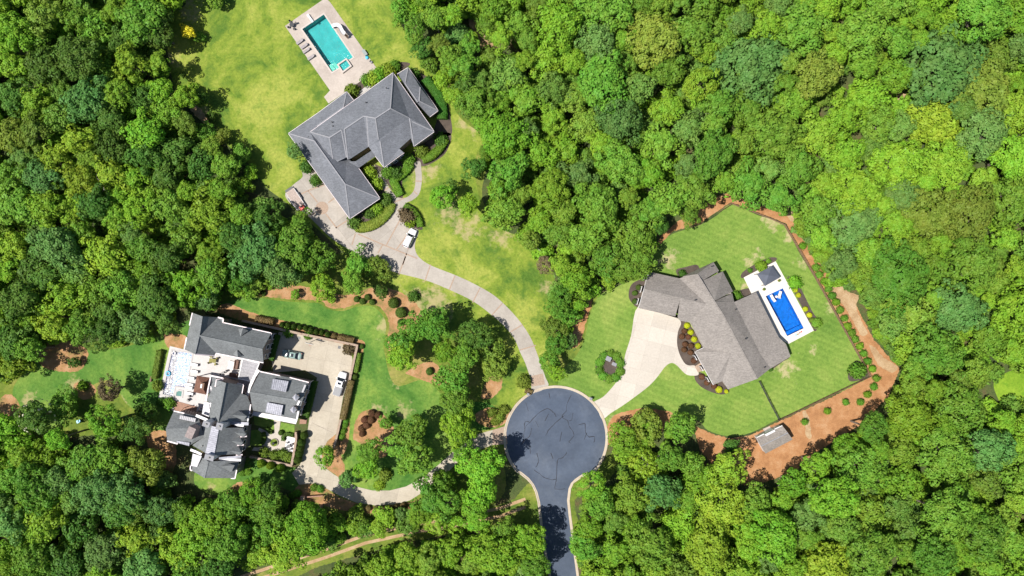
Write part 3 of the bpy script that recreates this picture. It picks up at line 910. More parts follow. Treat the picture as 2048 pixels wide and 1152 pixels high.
sheet('brick_apron', [(1061, 752), (1086, 747), (1090, 769), (1063, 773)], 0.022, M['brick_band'], smooth=False, parent=da)

# garden walks of the slate-roofed house
p1 = sheet('garden_path', c3((1290, 170), (1345, 160), (1358, 250), (1360, 360), (1335, 470), (1270, 530), (1205, 560), (1140, 640), (1080, 560), (1010, 460), (940, 330), (870, 225), (905, 195), (985, 290), (1055, 420), (1130, 500), (1200, 508), (1265, 465), (1295, 400), (1302, 300), (1292, 220)), 0.016, M['conc_a'])
for b in [((1297, 345), (1358, 350)), ((1280, 440), (1320, 475)), ((1050, 560), (1120, 540), (1195, 510)), ((1000, 440), (1045, 405))]: ribbon('brick_band', c3(*b), 0.3, 0.022, M['brick_band'], p1)

# courtyard driveway of the turreted house
drive_b_px = [(558, 664), (598, 668), (625, 675), (686, 688), (704, 713), (705, 720), (699, 753), (686, 795), (677, 846), (672, 868), (655, 882), (645, 900), (643, 920), (652, 937), (670, 950), (690, 962), (712, 973), (745, 981), (779, 981),
    (812, 973), (845, 955), (879, 928), (912, 898), (935, 880), (949, 870), (985, 860), (985, 890), (942, 905), (915, 925), (890, 950), (865, 970), (845, 985), (819, 1001), (795, 1008), (752, 1011), (712, 1005), (679, 991), (651, 976), (629, 967), (598, 969),
    (584, 946), (600, 930), (606, 909), (615, 864), (621, 822), (632, 768), (634, 755), (610, 740), (547, 745), (540, 700)]
db = sheet('driveway', drive_b_px, 0.014, M['joint'], smooth=False)
slabs(db, drive_b_px, 33, R(12), 0.018, M['conc_b'], 0.28, org=(560, 668))
sheet('brick_apron', [(985, 860), (1011, 852), (1015, 888), (985, 890)], 0.018, M['brick_band'], smooth=False)
ribbon('drain_channel', h5((1130, 360), (900, 250)), 0.1, 0.021, M['joint'], db)

# pale driveway of the tan-roofed house
drive_c_px = catmull([(1277, 612), (1262, 672), (1250, 711), (1248, 730), (1240, 750), (1229, 769), (1207, 793), (1186, 806), (1196, 822), (1205, 838), (1222, 826), (1250, 808), (1293, 776), (1313, 756), (1328, 736), (1337, 728), (1345, 726), (1354, 731), (1370, 747), (1381, 751),
    (1397, 749), (1391, 732), (1378, 731), (1369, 726), (1359, 708), (1354, 686), (1356, 663), (1361, 642), (1330, 625)], True, 4)
dc = sheet('driveway', drive_c_px, 0.014, M['joint_c'], smooth=False)
slabs(dc, drive_c_px, 30, R(14), 0.018, M['conc_c'], 0.22, org=(1280, 616))
sheet('garden_path', sh((78, 425), (115, 410), (100, 388), (66, 402)), 0.016, M['wood_deck'], smooth=False)

# dark beds of the tan-roofed house
for pts in [((505, 588), (550, 583), (680, 770), (615, 805), (660, 890), (575, 908), (540, 890), (500, 820), (482, 740), (488, 660)),
            ((612, 972), (660, 955), (750, 1040), (810, 1010), (860, 1080), (845, 1102), (800, 1112), (740, 1098), (660, 1060), (615, 1010)),
            ((260, 290), (180, 300), (142, 345), (135, 410), (160, 455), (200, 485), (215, 450)),
            ((475, 218), (540, 195), (620, 178), (642, 200), (640, 220), (520, 280)),
            ((952, 235), (1060, 165), (1160, 124), (1192, 150), (970, 272)),
            ((880, 390), (940, 360), (1005, 348), (1030, 385), (905, 450)),
            ((1275, 275), (1310, 270), (1355, 310), (1400, 400), (1460, 520), (1510, 590), (1500, 625), (1465, 650), (1380, 480)),
            ((1140, 900), (1230, 860), (1275, 860), (1290, 840), (1160, 935))]:
    sheet('mulch_bed', c4(*pts), 0.0125, M['mulch_dark'])
sheet('mulch_bed', [(1220 + 29 * math.cos(a), 733 + 32 * math.sin(a)) for a in [i * math.pi / 6 for i in range(12)]], 0.0125, M['mulch_dark'])
sheet('mulch_bed', sh((605, 130), (555, 58), (520, 70), (500, 105), (512, 160)), 0.0125, M['mulch_dark'])

# beds of the slate-roofed house
for pts in [((790, 1040), (900, 1000), (1010, 1040), (1090, 1150), (1130, 1260), (1180, 1320), (1230, 1250), (1180, 1190), (1290, 1060), (1270, 960), (1380, 840), (1480, 700), (1620, 720), (1640, 780), (1560, 920), (1400, 1010), (1320, 990), (1280, 1040), (1190, 1330), (1120, 1330), (1000, 1270), (960, 1330), (780, 1060))]:
    pass
sheet('mulch_bed', c3((745, 255), (870, 225), (1010, 460), (1080, 500), (1100, 560), (1050, 680), (940, 790), (850, 830), (760, 840), (670, 770), (670, 700), (960, 520)), 0.0125, M['mulch_dark'])
sheet('mulch_bed', c3((1150, 620), (1200, 560), (1290, 590), (1350, 700), (1370, 800), (1330, 812), (1230, 770), (1155, 715)), 0.0125, M['mulch_dark'])
sheet('mulch_bed', c3((910, 190), (1000, 210), (1200, 130), (1320, 20), (1450, -90), (1640, -110), (1600, 60), (1500, 150), (1380, 205), (1320, 180), (1290, 160), (1180, 290), (1180, 500), (1130, 490), (1050, 400)), 0.0125, M['mulch_dark'])
sheet('mulch_bed', c2((1290, 130), (1340, 120), (1480, 210), (1590, 360), (1640, 560), (1640, 720), (1480, 700), (1500, 500)), 0.0125, M['mulch_dark'])
sheet('mulch_bed', c2((650, 290), (800, 180), (1020, 60), (1150, 20), (1250, 40), (1120, 130), (900, 240), (700, 390)), 0.0125, M['mulch_dark'])

# ---------------------------------------------------------------- pools
def pool(key, label, coping_mat, plaster, water, depth=1.6, wl=-0.12, cop=0.35, deck_z=0.03, rim=None):
    base = pool_w[key]
    o = empty('swimming_pool', sum(base, Vector()) / len(base), label, 'swimming pool')
    c = o.location.copy()
    inn = [p - c for p in base]
    n = len(inn)
    v = [Vector((p.x, p.y, deck_z)) for p in inn] + [Vector((p.x, p.y, -depth)) for p in inn]
    sgn = sum(inn[i].x * inn[(i + 1) % n].y - inn[(i + 1) % n].x * inn[i].y for i in range(n))
    f = []
    for i in range(n):
        j = (i + 1) % n
        q = (i, j, j + n, i + n)
        f.append(q if sgn > 0 else q[::-1])
    tr = tessellate_polygon([[Vector((p.x, p.y, 0)) for p in inn]])
    for a, b, d in tr:
        if (inn[b] - inn[a]).cross(inn[d] - inn[a]).z < 0: b, d = d, b
        f.append((a + n, b + n, d + n))
    link('basin', mesh_from('basin', v, f), plaster, o)
    # water
    wv = [Vector((p.x, p.y, wl)) for p in inn]
    wf = []
    for a, b, d in tr:
        if (inn[b] - inn[a]).cross(inn[d] - inn[a]).z < 0: b, d = d, b
        wf.append((a, b, d))
    link('water', mesh_from('water', wv, wf), water, o)
    out = grow(inn, cop)
    cv = [Vector((p.x, p.y, deck_z + 0.05)) for p in inn] + [Vector((p.x, p.y, deck_z + 0.05)) for p in out] + [Vector((p.x, p.y, deck_z - 0.12)) for p in out] + [Vector((p.x, p.y, deck_z - 0.12)) for p in inn]
    cf = []
    for i in range(n):
        j = (i + 1) % n
        for a, b in ((0, 1), (1, 2), (3, 0)):
            q = (a * n + i, a * n + j, b * n + j, b * n + i)
            cf.append(q[::-1] if sgn > 0 else q)
    link('coping', mesh_from('coping', cv, cf), coping_mat, o)
    return o

M['coping_pale'] = simple('pale_coping', (0.50, 0.44, 0.40), 0.8, 0.08)
deck_a = sheet_holes('pool_deck', [(570, 52), (645, 0), (652, -3), (660, 4), (753, 136), (735, 152), (700, 178), (657, 207), (648, 194), (660, 181)], 0.03, M['deck_a'], ['a'], smooth=False)
pa = pool('a', 'teal rectangular swimming pool with diving board and slide in a pinkish deck', M['coping_pale'], M['plaster_teal'], M['water_a'])
deck_b = sheet_holes('terrace', [(340, 692), (385, 703), (490, 714), (480, 762), (422, 756), (414, 806), (408, 822), (347, 823), (317, 796)], 0.03, M['terrace'], ['b'], smooth=False)
pb = pool('b', 'narrow dark blue swimming pool glinting white in the sun on a white terrace', M['terrace'], M['plaster_navy'], M['water_b'])
deck_c = sheet_holes('pool_deck', c4((962, 270), (1192, 153), (1467, 652), (1285, 748), (1200, 700), (1020, 390)), 0.03, M['deck_c'], ['c'], smooth=False)
pc = pool('c', 'deep blue rectangular swimming pool beside the tan-roofed house', M['deck_c'], M['plaster_blue'], M['water_c'])

def shelf(parent, pts, z, mat, name):
    link(name, poly_mesh(name, [W(x, y) + Vector((0, 0, z)) - parent.location for x, y in pts], 0.3), mat, parent)
M['plaster_pale'] = simple('pale_green_plaster', (0.36, 0.56, 0.46), 0.6, 0.06, 1)
shelf(pa, c1((462, 622), (520, 592), (548, 618), (562, 648), (500, 686)), -0.45, M['plaster_pale'], 'shallow_shelf')
shelf(pa, c1((470, 640), (500, 622), (530, 660), (502, 684)), -0.28, M['plaster_pale'], 'step')
shelf(pc, c4((1262, 664), (1385, 608), (1393, 632), (1276, 688)), -0.5, M['plaster_blue'], 'step')
def spa(pts, label, h, mat, wmat, pl):
    base = [W(x, y) for x, y in pts]
    c = sum(base, Vector()) / len(base)
    o = empty('spa', c, label, 'hot tub')
    outp = [p - c for p in base]; inp = grow(outp, -0.35)
    n = len(outp)
    sgn = sum(outp[i].x * outp[(i + 1) % n].y - outp[(i + 1) % n].x * outp[i].y for i in range(n))
    v = [Vector((p.x, p.y, 0)) for p in outp] + [Vector((p.x, p.y, h)) for p in outp] + [Vector((p.x, p.y, h)) for p in inp] + [Vector((p.x, p.y, 0.05)) for p in inp]
    f = []
    for i in range(n):
        j = (i + 1) % n
        for a in range(3):
            q = (a * n + i, a * n + j, (a + 1) * n + j, (a + 1) * n + i)
            f.append(q if sgn > 0 else q[::-1])
    link('surround', mesh_from('surround', v, f), mat, o)
    link('basin', poly_mesh('basin', [Vector((p.x, p.y, 0.06)) for p in inp]), pl, o)
    link('water', poly_mesh('water', [Vector((p.x, p.y, h - 0.12)) for p in inp]), wmat, o)
spa(c1((550, 625), (642, 562), (695, 640), (605, 708)), 'small raised square spa at the end of the teal pool', 0.5, M['coping_pale'], M['water_a'], M['plaster_teal'])
spa([(351, 782), (358, 778.5), (367.5, 780.5), (365.5, 795.5), (349, 794)], 'small dark green five-sided spa beside the narrow glinting pool', 0.12, M['terrace'], M['water_a'], simple('dark_teal_tile', (0.03, 0.16, 0.14), 0.6, 0.2))

# ---------------------------------------------------------------- buildings
def add_roof(parent, cr, V, F, mat, name='roof', thick=0.22):
    """V: {key: (cropx, cropy, z)}; F: faces as key strings or lists; slab of given thickness"""
    keys = list(V)
    pts = {}
    for k in keys:
        x, y, z = V[k]
        (px, py), = cr((x, y))
        pts[k] = W(px, py, z)
    bm = bmesh.new()
    bv = {k: bm.verts.new(pts[k]) for k in keys}
    for f in F:
        try: bm.faces.new([bv[k] for k in f])
        except ValueError: pass
    for v in [v for v in bm.verts if not v.link_faces]: bm.verts.remove(v)
    for f in bm.faces:
        f.normal_update()
        if f.normal.z < 0: f.normal_flip()
    bmesh.ops.triangulate(bm, faces=bm.faces[:])
    ret = bmesh.ops.duplicate(bm, geom=bm.faces[:])
    mp = ret['vert_map']
    dupf = [g for g in ret['geom'] if isinstance(g, bmesh.types.BMFace)]
    bnd = [e for e in bm.edges if len(e.link_faces) == 1 and e.link_faces[0] not in dupf]
    pair = [(e.verts[0], e.verts[1]) for e in bnd]
    for g in ret['geom']:
        if isinstance(g, bmesh.types.BMVert): g.co.z -= thick
    for f in dupf: f.normal_flip()
    for a, b in pair:
        try: bm.faces.new((a, b, mp[b], mp[a]))
        except (ValueError, KeyError): pass
    bmesh.ops.recalc_face_normals(bm, faces=bm.faces)
    me = bpy.data.meshes.new(name)
    inv = parent.matrix_basis.inverted()
    bm.transform(inv)
    bm.to_mesh(me); bm.free()
    return link(name, me, mat, parent)

def loc_of(parent): return parent.matrix_basis.inverted()

def walls(parent, cr, outline, z, mat, inset=0.45, z0=0.0, name='wall'):
    """outline: crop points seen at eave height z"""
    base = [W(*p[:2], z) for p in cr(*outline)]
    base = [Vector((b.x, b.y, 0)) for b in base]
    ins = grow(base, -inset)
    inv = loc_of(parent)
    n = len(ins)
    v = [inv @ Vector((p.x, p.y, z0)) for p in ins] + [inv @ Vector((p.x, p.y, z - 0.12)) for p in ins]
    sgn = sum(ins[i].x * ins[(i + 1) % n].y - ins[(i + 1) % n].x * ins[i].y for i in range(n))
    f = []
    for i in range(n):
        j = (i + 1) % n
        q = (i, j, j + n, i + n)
        f.append(q if sgn > 0 else q[::-1])
    link(name, mesh_from(name, v, f), mat, parent)
    return ins

def window(parent, a, b, t, zc, w, h, side):
    """window on the wall from a to b (world), at fraction t"""
    d = (b - a); d.z = 0; d.normalize()
    n = Vector((d.y, -d.x, 0)) * side
    c = a.lerp(b, t); c.z = zc
    ang = math.atan2(d.y, d.x)
    inv = loc_of(parent)
    fr = MB()
    for dx in (-w / 2, w / 2): fr.box(c + d * dx + n * 0.05, (0.12, 0.14, h + 0.12), ang)
    for dz in (-h / 2, h / 2): fr.box(c + Vector((0, 0, dz)) + n * 0.052, (w - 0.12, 0.13, 0.12), ang)
    fr.v = [tuple(inv @ Vector(q)) for q in fr.v]
    fo = fr.build('window', M['white'], parent)
    pn = MB().box(c + n * 0.02, (w - 0.1, 0.06, h - 0.1), ang)
    pn.v = [tuple(inv @ Vector(q)) for q in pn.v]
    pn.build('pane', M['glass'], fo)

def windows_on(parent, cr, a, b, z_eave, n, zc=1.7, w=1.1, h=1.5, inset=0.45, side=1, off=0.0):
    A = W(*cr(a)[0][:2], z_eave); B = W(*cr(b)[0][:2], z_eave); A.z = B.z = 0
    d = (B - A).normalized(); nn = Vector((d.y, -d.x, 0)) * side
    A = A - nn * (inset - off); B = B - nn * (inset - off)
    for i in range(n): window(parent, A, B, (i + 0.5) / n, zc, w, h, side)

def gutter(parent, cr, pts, mat, w=0.22, h=0.16, dz=0.02, name='gutter'):
    """square bar along the eave points (crop x, crop y, z)"""
    P = [W(*cr((p[0], p[1]))[0], p[2]) for p in pts]
    inv = loc_of(parent)
    mb = MB()
    for a, b in zip(P[:-1], P[1:]):
        d = b - a; L = d.length
        if L < 1e-3: continue
        d.normalize(); n = Vector((-d.y, d.x, 0)).normalized() * w / 2
        up = Vector((0, 0, h))
        e = d * 0.0
        vs = [a - n - e, a + n - e, b + n + e, b - n + e]
        vs = [v + Vector((0, 0, dz - h)) for v in vs] + [v + Vector((0, 0, dz)) for v in vs]
        mb.add([inv @ v for v in vs], [(0, 1, 2, 3), (7, 6, 5, 4), (0, 4, 5, 1), (1, 5, 6, 2), (2, 6, 7, 3), (3, 7, 4, 0)])
    return mb.build(name, mat, parent)

def seams(parent, cr, q, n, mat, z, name='seam'):
    """raised ribs of a metal roof between the edges q0-q1 and q3-q2"""
    c = [W(*cr((p[0], p[1]))[0], p[2]) for p in q]
    inv = loc_of(parent)
    for i in range(n + 1):
        t = i / n
        a = c[0].lerp(c[1], t); b = c[3].lerp(c[2], t)
        mb = MB().tube([inv @ (a + Vector((0, 0, 0.03))), inv @ (b + Vector((0, 0, 0.03)))], 0.05, 4, False)
        mb.build(name, mat, parent)

def chimney(parent, cr, p, sx, sy, z0, z1, mat, ang=0.0, cap=True):
    c = W(*cr(p)[0][:2], z1); inv = loc_of(parent)
    c = inv @ c
    ch = MB().box((0, 0, (z0 - z1) / 2), (sx, sy, z1 - z0), ang).build('chimney', mat, parent, c)
    if cap:
        MB().box((0, 0, 0.08), (sx + 0.3, sy + 0.3, 0.16), ang).build('chimney_cap', M['ridge_pale'], ch)
        MB().disc((0, 0, 0.162), 0.22, 0.25, 10).build('flue', M['dark_metal'], ch)
    return ch

def vent(parent, cr, p, z):
    c = loc_of(parent) @ W(*cr(p)[0][:2], z)
    MB().disc((0, 0, -0.5), 0.14, 0.62, 8).build('vent_pipe', M['dark_metal'], parent, c)

# ---- slate-roofed house (crop c2)
HA = empty('house', W(740, 250), 'large house with blue-grey hipped roof, below the teal swimming pool', 'house')
e, rz, lz = 5.2, 10.0, 8.5
VA = dict(T=(1085, 122, e), L=(290, 690, e), c=(475, 745, lz), d=(590, 672, lz), d2=(618, 664, lz), f=(802, 540, lz + .1), g=(832, 545, lz + .2), h=(915, 560, rz), i=(1060, 465, rz), k=(1243, 558, 7.2), k2=(1268, 592, 6.9),
          R=(1480, 688, e), m=(1285, 828, e), n=(1255, 752, e), o=(1145, 852, e), p=(960, 780, 7.0), p2=(945, 765, 7.2), q=(1190, 890, e), r=(998, 1030, e), s=(915, 922, e), t=(850, 832, e), u=(685, 942, e), v=(652, 955, e), w=(638, 934, e), x=(545, 980, e), y=(510, 968, e), z=(400, 880, e))
FA = ['T L c d d2 f g h i', 'T i k k2 R', 'R k2 m', 'k k2 m n', 'h i k n o p p2', 'p o q r', 'g h p2 p r s t', 'f g t', 'd2 f t u v', 'd d2 v w', 'c d w x y', 'L c y z']
add_roof(HA, c2, VA, [s.split() for s in FA], M['slate'])
# garage wing
ge, gr = 3.2, 6.4
VG = dict(W=(80, 705, ge), a=(372, 503, ge), a2=(352, 636, 4.6), b=(292, 694, 5.0), c=(330, 778, gr), d=(625, 1191, gr), S=(670, 1524, ge), E=(960, 1328, ge), n=(755, 1040, ge), m=(640, 930, ge), k=(520, 800, ge))
add_roof(HA, c2, VG, ['W a a2 b c'.split(), 'W c d S'.split(), 'S d E'.split(), 'E d c k m n'.split(), 'c b k'.split()], M['slate'])
# single-storey strip along the pool side
VN = dict(a=(372, 503, ge), b=(640, 303, ge), c=(705, 385, ge + .2), d=(607, 455, 4.9), e=(352, 636, 4.9), f=(400, 590, 4.9))
add_roof(HA, c2, VN, ['a b d e'.split(), 'b c d'.split()], M['slate'])
# porch roof
VP = dict(a=(655, 975, 3.7), b=(727, 972, 3.9), c=(880, 868, 3.9), d=(918, 922, 3.1), e=(757, 1035, 3.1))
add_roof(HA, c2, VP, [list('abcde')], M['slate'])
# east wing
VE = dict(a=(1230, 72, ge), b=(1200, 225, 5.3), c=(1322, 405, 5.3), d=(1345, 262, 4.2), e=(1337, 396, 5.5), f=(1518, 485, ge), g=(1438, 545, ge), h=(1310, 425, ge + .3), i=(1125, 135, ge))
add_roof(HA, c2, VE, ['a b i'.split(), 'i b c h'.split(), 'a d c b'.split(), 'a f d'.split(), 'd f e'.split(), 'd e c'.split(), 'e f g h'.split(), 'c e h'.split()], M['slate'])
VEa = None
walls(HA, c2, [(1085, 122), (290, 690), (400, 880), (510, 968), (545, 980), (638, 934), (652, 955), (850, 832), (915, 922), (998, 1030), (1190, 890), (1145, 852), (1255, 752), (1285, 828), (1480, 688)], e, M['brick_tan'])
walls(HA, c2, [(80, 705), (670, 1524), (960, 1328), (755, 1040), (520, 800), (372, 503)], ge, M['brick_tan'])
walls(HA, c2, [(372, 503), (640, 303), (705, 385), (420, 590)], ge, M['brick_tan'])
walls(HA, c2, [(1230, 72), (1518, 485), (1438, 545), (1125, 135)], ge, M['brick_tan'])
windows_on(HA, c2, (1285, 828), (1480, 688), e, 3, 3.6, 1.1, 1.6, side=1)
windows_on(HA, c2, (998, 1030), (1190, 890), e, 3, 3.6, 1.0, 1.6, side=1)
windows_on(HA, c2, (998, 1030), (1190, 890), e, 3, 1.3, 1.0, 1.6, side=1)
windows_on(HA, c2, (960, 1328), (755, 1040), ge, 4, 1.6, 1.2, 1.4, side=1)
def ridge_line(parent, cr, pts, w=0.26):
    return gutter(parent, cr, pts, M['ridge_pale'], w, 0.10, 0.06, 'ridge_cap')
for pts in ['T i', 'L c', 'c y', 'i k', 'k2 R', 'k m', 'h p2', 'p r', 'g h', 'd w', 'd2 v', 'f g', 'g t', 'c d', 'f d2', 'h i']:
    ridge_line(HA, c2, [VA[k] for k in pts.split()])
for pts in ['W c', 'c d', 'd S', 'd E']: ridge_line(HA, c2, [VG[k] for k in pts.split()])
for pts in ['b d', 'd e']: ridge_line(HA, c2, [VN[k] for k in pts.split()])
for pts in ['a b', 'd e', 'e f', 'b c']: ridge_line(HA, c2, [VE[k] for k in pts.split()])
for pts in [[VA['L'], VA['T'], VA['R'], VA['m']], [VA['q'], VA['r'], VA['s']]]: gutter(HA, c2, pts, M['pink_white'], 0.16, 0.14, 0.0)
for pts in [[VG['n'], VG['E'], VG['S'], VG['W'], VG['a']], [VN['a'], VN['b'], VN['c']], [VE['i'], VE['a'], VE['f'], VE['g']]]: gutter(HA, c2, pts, M['pink_white'], 0.16, 0.14, 0.0)
for p in [(1020, 265, 7.8), (822, 405, 7.4), (470, 535, 4.4), (497, 592, 6.8), (503, 632, 7.2), (272, 738, 5.4)]: vent(HA, c2, p[:2], p[2])
porch = sheet('porch', c2((745, 310), (880, 218), (905, 245), (700, 390), (690, 360)), 0.06, M['terrace'], smooth=False, thick=0.06)

# ---- tan-roofed house (crop c4)
HC = empty('house', W(1420, 650), 'single-storey house with wide taupe shingle roof, beside the deep blue pool', 'house')
ez, mz = 3.3, 7.4
VC = dict(C=(525, 262, ez), D=(745, 158, ez), E=(785, 222, ez), E2=(640, 300, 5.9), r0=(628, 245, 6.6), r1=(750, 440, mz), r2=(805, 522, mz), r3=(1060, 1000, mz - 1.3), U=(580, 592, ez + .3), T=(675, 775, ez), S=(612, 806, ez), Rr=(745, 1043, ez), Q=(810, 1016, ez), O=(850, 1075, ez),
          I=(895, 447, 4.5), v=(1082, 820, 4.6), M_=(1155, 925, 3.6), s1=(870, 815, 5.6))
VC.update(P=(655, 299, 6.3), F=(812, 226, ez), G=(886, 370, ez), G2=(880, 384, 3.0), Ga=(750, 441, 6.9))
FC = ['C D r0', 'D E P r0', 'C r0 r1 U', 'r0 P r1', 'P F G r1', 'Ga G2 I', 'r1 r2 U', 'r2 r3 T U'.split() and 'r2 s1 T U', 'r2 r3 s1', 'T s1 S', 'S s1 Rr', 'Rr s1 Q', 'Q s1 O', 'O s1 r3', 'r1 I v r2', 'r2 v M_ r3']
add_roof(HC, c4, VC, [s.split() for s in FC], M['shingle_tan'])
VC2x = dict(F=(812, 226, ez), G=(886, 370, ez), H=(748, 442, 6.9), P=(655, 300, 6.2), A=(660, 300, 5.9))
VC3 = dict(I=(895, 447, 4.5), J=(1052, 375, 3.1), K=(1215, 700, 3.1), K2=(1268, 750, 3.1), L=(1300, 838, 3.1), M_=(1155, 926, 3.5), v=(1082, 820, 4.6))
add_roof(HC, c4, VC3, ['I J K v'.split(), 'v K K2'.split(), 'v K2 L'.split(), 'v L M_'.split()], M['shingle_tan'])
# garage
VC4 = dict(A=(278, 228, ez), X=(206, 490, ez), m=(246, 352, 6.0), W_=(545, 588, ez), W2=(505, 582, ez), B=(500, 276, ez), n=(695, 462, 6.2), C=(540, 262, 3.6), g1=(502, 436, 5.6), g2=(470, 550, 3.5), q=(488, 556, 3.4), U=(582, 594, 3.5))
add_roof(HC, c4, VC4, ['A m n C B'.split(), 'm X g2 g1 n'.split(), 'g1 q W2 W_ U n'.split()], M['shingle_tan'])
walls(HC, c4, [(525, 262), (745, 158), (785, 222), (812, 226), (886, 370), (895, 447), (1052, 375), (1215, 700), (1268, 750), (1300, 838), (1155, 926), (1060, 1000), (850, 1075), (810, 1016), (745, 1043), (612, 806), (675, 775), (580, 592)], 3.1, M['siding'])
walls(HC, c4, [(278, 228), (206, 490), (505, 582), (545, 588), (620, 430), (500, 276)], ez, M['siding'])
for pts in ['r0 r1', 'r1 r2', 'r2 r3', 's1 S']: gutter(HC, c4, [VC[k] for k in pts.split()], M['shingle_tan'], 0.3, 0.08, 0.05, 'ridge_cap')
gutter(HC, c4, [VC4['A'], VC4['m'], VC4['X']], M['white'], 0.14, 0.25, 0.0, 'fascia')
gutter(HC, c4, [VC['T'], VC['S'], VC['Rr']], M['white'], 0.14, 0.25, 0.0, 'fascia')
windows_on(HC, c4, (278, 228), (206, 490), ez, 3, 1.7, 1.4, 1.2, side=-1)
windows_on(HC, c4, (612, 806), (745, 1043), 3.1, 3, 1.6, 1.1, 1.5, side=-1)
for p in [(735, 190, 4.6), (615, 433, 6.6), (908, 500, 5.0), (980, 712, 6.3), (1115, 917, 4.6)]: vent(HC, c4, p, p[2] + 0.3)
sheet('front_steps', c4((610, 908), (650, 885), (685, 935), (632, 952)), 0.15, M['brick_band'], smooth=False, thick=0.15)

# ---- turreted charcoal-roofed house
HB = empty('house', W(440, 800), 'sprawling charcoal-roofed mansion with many gables, dormers and white gutters', 'mansion')
e2, t2 = 6.2, 9.8
VB = dict(A=(545, 165, e2), A1=(668, 210, t2 - .2), P1=(870, 222, e2), P2=(938, 240, e2), P3=(932, 290, e2), N2=(1550, 425, e2), rE=(1440, 632, t2), S2=(1452, 802, e2), S1=(845, 680, e2), S0=(830, 716, e2), X=(575, 692, t2 - .2), Wl=(440, 632, e2), rW=(630, 456, t2))
add_roof(HB, h1, VB, ['A A1 rW X Wl'.split(), 'A1 P1 P2 P3 rW'.split(), 'rW P3 N2 rE'.split(), 'rW rE S2 S1'.split(), 'rW S1 S0 X'.split()], M['shingle_dark'])
walls(HB, h1, [(545, 165), (440, 632), (575, 692), (830, 716), (845, 680), (1452, 802), (1530, 425), (932, 290), (938, 240), (668, 210)], e2, M['stone_wall'])
gab = [W(*h1((x, y))[0], z) for x, y, z in ((1537, 428, e2), (1440, 632, t2 - 0.15), (1450, 800, e2))]
gi = HB.matrix_basis.inverted()
sh_ = Vector((-0.4, 0, -0.12))
link('gable_wall', mesh_from('gable_wall', [gi @ (p + sh_) for p in gab], [(0, 1, 2)]), M['stone_wall'], HB)
windows_on(HB, h1, (1537, 428), (1450, 800), e2, 3, 4.4, 1.1, 1.7, side=-1)
windows_on(HB, h1, (1537, 428), (1450, 800), e2, 3, 1.6, 1.3, 1.9, side=-1)
gutter(HB, h1, [VB['P1'], VB['P2'], VB['P3'], VB['N2']], M['pink_white'], 0.3, 0.2, 0.05)
gutter(HB, h1, [VB['N2'], (1540, 455, e2)], M['pink_white'], 0.4, 0.2, 0.05)
gutter(HB, h1, [VB['X'], VB['S0'], VB['S1'], VB['S2']], M['pink_white'], 0.26, 0.2, 0.05)
gutter(HB, h1, [VB['A'], (507, 325, e2)], M['pink_white'], 0.3, 0.2, 0.05)
gutter(HB, h1, [(470, 480, e2), VB['Wl']], M['pink_white'], 0.3, 0.2, 0.05)
for pts in ['rW rE', 'A1 rW', 'rW X']: gutter(HB, h1, [VB[k] for k in pts.split()], M['shingle_dark'], 0.25, 0.08, 0.05, 'ridge_cap')
def dormer(cr, pts, mat=M['shingle_dark'], wallm=M['pink_white'], drop=1.3):
    """pts: apex-back, left-eave, front-apex, right-eave (crop x,y,z)"""
    P = [W(*cr((p[0], p[1]))[0], p[2]) for p in pts]
    P = [gi @ p for p in P]
    a, l, f, r = P
    dz = Vector((0, 0, 0.08))
    o = link('dormer', mesh_from('dormer', [a, l, f, r, a - dz, l - dz, f - dz, r - dz], [(0, 1, 2), (0, 2, 3), (1, 5, 6, 2), (2, 6, 7, 3)]), mat, HB)
    k = 0.9
    fl, fr_, ff = a.lerp(l, k), a.lerp(r, k), a.lerp(f, k)
    dn = Vector((0, 0, drop))
    link('dormer_wall', mesh_from('dormer_wall', [fl, ff, fr_, fr_ - dn, fl - dn, a.lerp(l, 0.3) - dn, a.lerp(r, 0.3) - dn], [(0, 1, 2, 3, 4), (0, 4, 5), (2, 6, 3)]), wallm, o)
    m = (fl + fr_) / 2 - dn * 0.45
    d = (fr_ - fl); d.z = 0
    L = d.length; d.normalize()
    ang = math.atan2(d.y, d.x)
    n = Vector((ff - a)); n.z = 0; n.normalize()
    MB().box(m + n * 0.04, (L * 0.55, 0.08, drop * 0.6), ang).build('window', M['glass'], o)
dormer(h1, [(1160, 466, 8.3), (1130, 372, 7.4), (1190, 362, 8.3), (1255, 392, 7.4)])
dormer(h1, [(1115, 640, 8.6), (1060, 690, 7.4), (1125, 735, 8.4), (1190, 722, 7.4)])
# middle block
VM = dict(a=(850, 125, 6.0), b=(968, 165, 9.6), c=(1195, 192, 6.0), d=(1165, 300, 6.2), d2=(1245, 330, 5.6), e=(1288, 442, 5.6), f=(1268, 655, 5.6), g=(872, 662, 9.6), h=(752, 610, 6.0), i=(785, 420, 6.0), j=(722, 392, 5.6), k=(800, 235, 6.4), l=(832, 215, 6.0))
add_roof(HB, h2, VM, ['a b g h i j k l'.split(), 'b c d d2 e f g'.split()], M['shingle_dark'])
VM2 = dict(a=(778, 75, 5.4), b=(850, 95, 5.4), c=(838, 215, 6.2), d=(800, 235, 5.6), e=(770, 200, 5.0))
add_roof(HB, h2, VM2, ['a b c d e'.split()], M['shingle_dark'])
walls(HB, h2, [(780, 85), (722, 392), (752, 610), (872, 662), (1268, 655), (1288, 442), (1200, 192)], 5.4, M['stone_wall'])
gutter(HB, h2, [(780, 72, 5.6), (935, 105, 5.6), (925, 130, 5.6), (855, 120, 6.0), (835, 215, 6.2)], M['pink_white'], 0.3, 0.2, 0.06)
gutter(HB, h2, [(780, 72, 5.6), (745, 235, 5.5), (718, 395, 5.6)], M['pink_white'], 0.26, 0.2, 0.06)
gutter(HB, h2, [(1115, 172, 6.0), (1195, 192, 6.0), (1175, 300, 6.0)], M['pink_white'], 0.3, 0.2, 0.06)
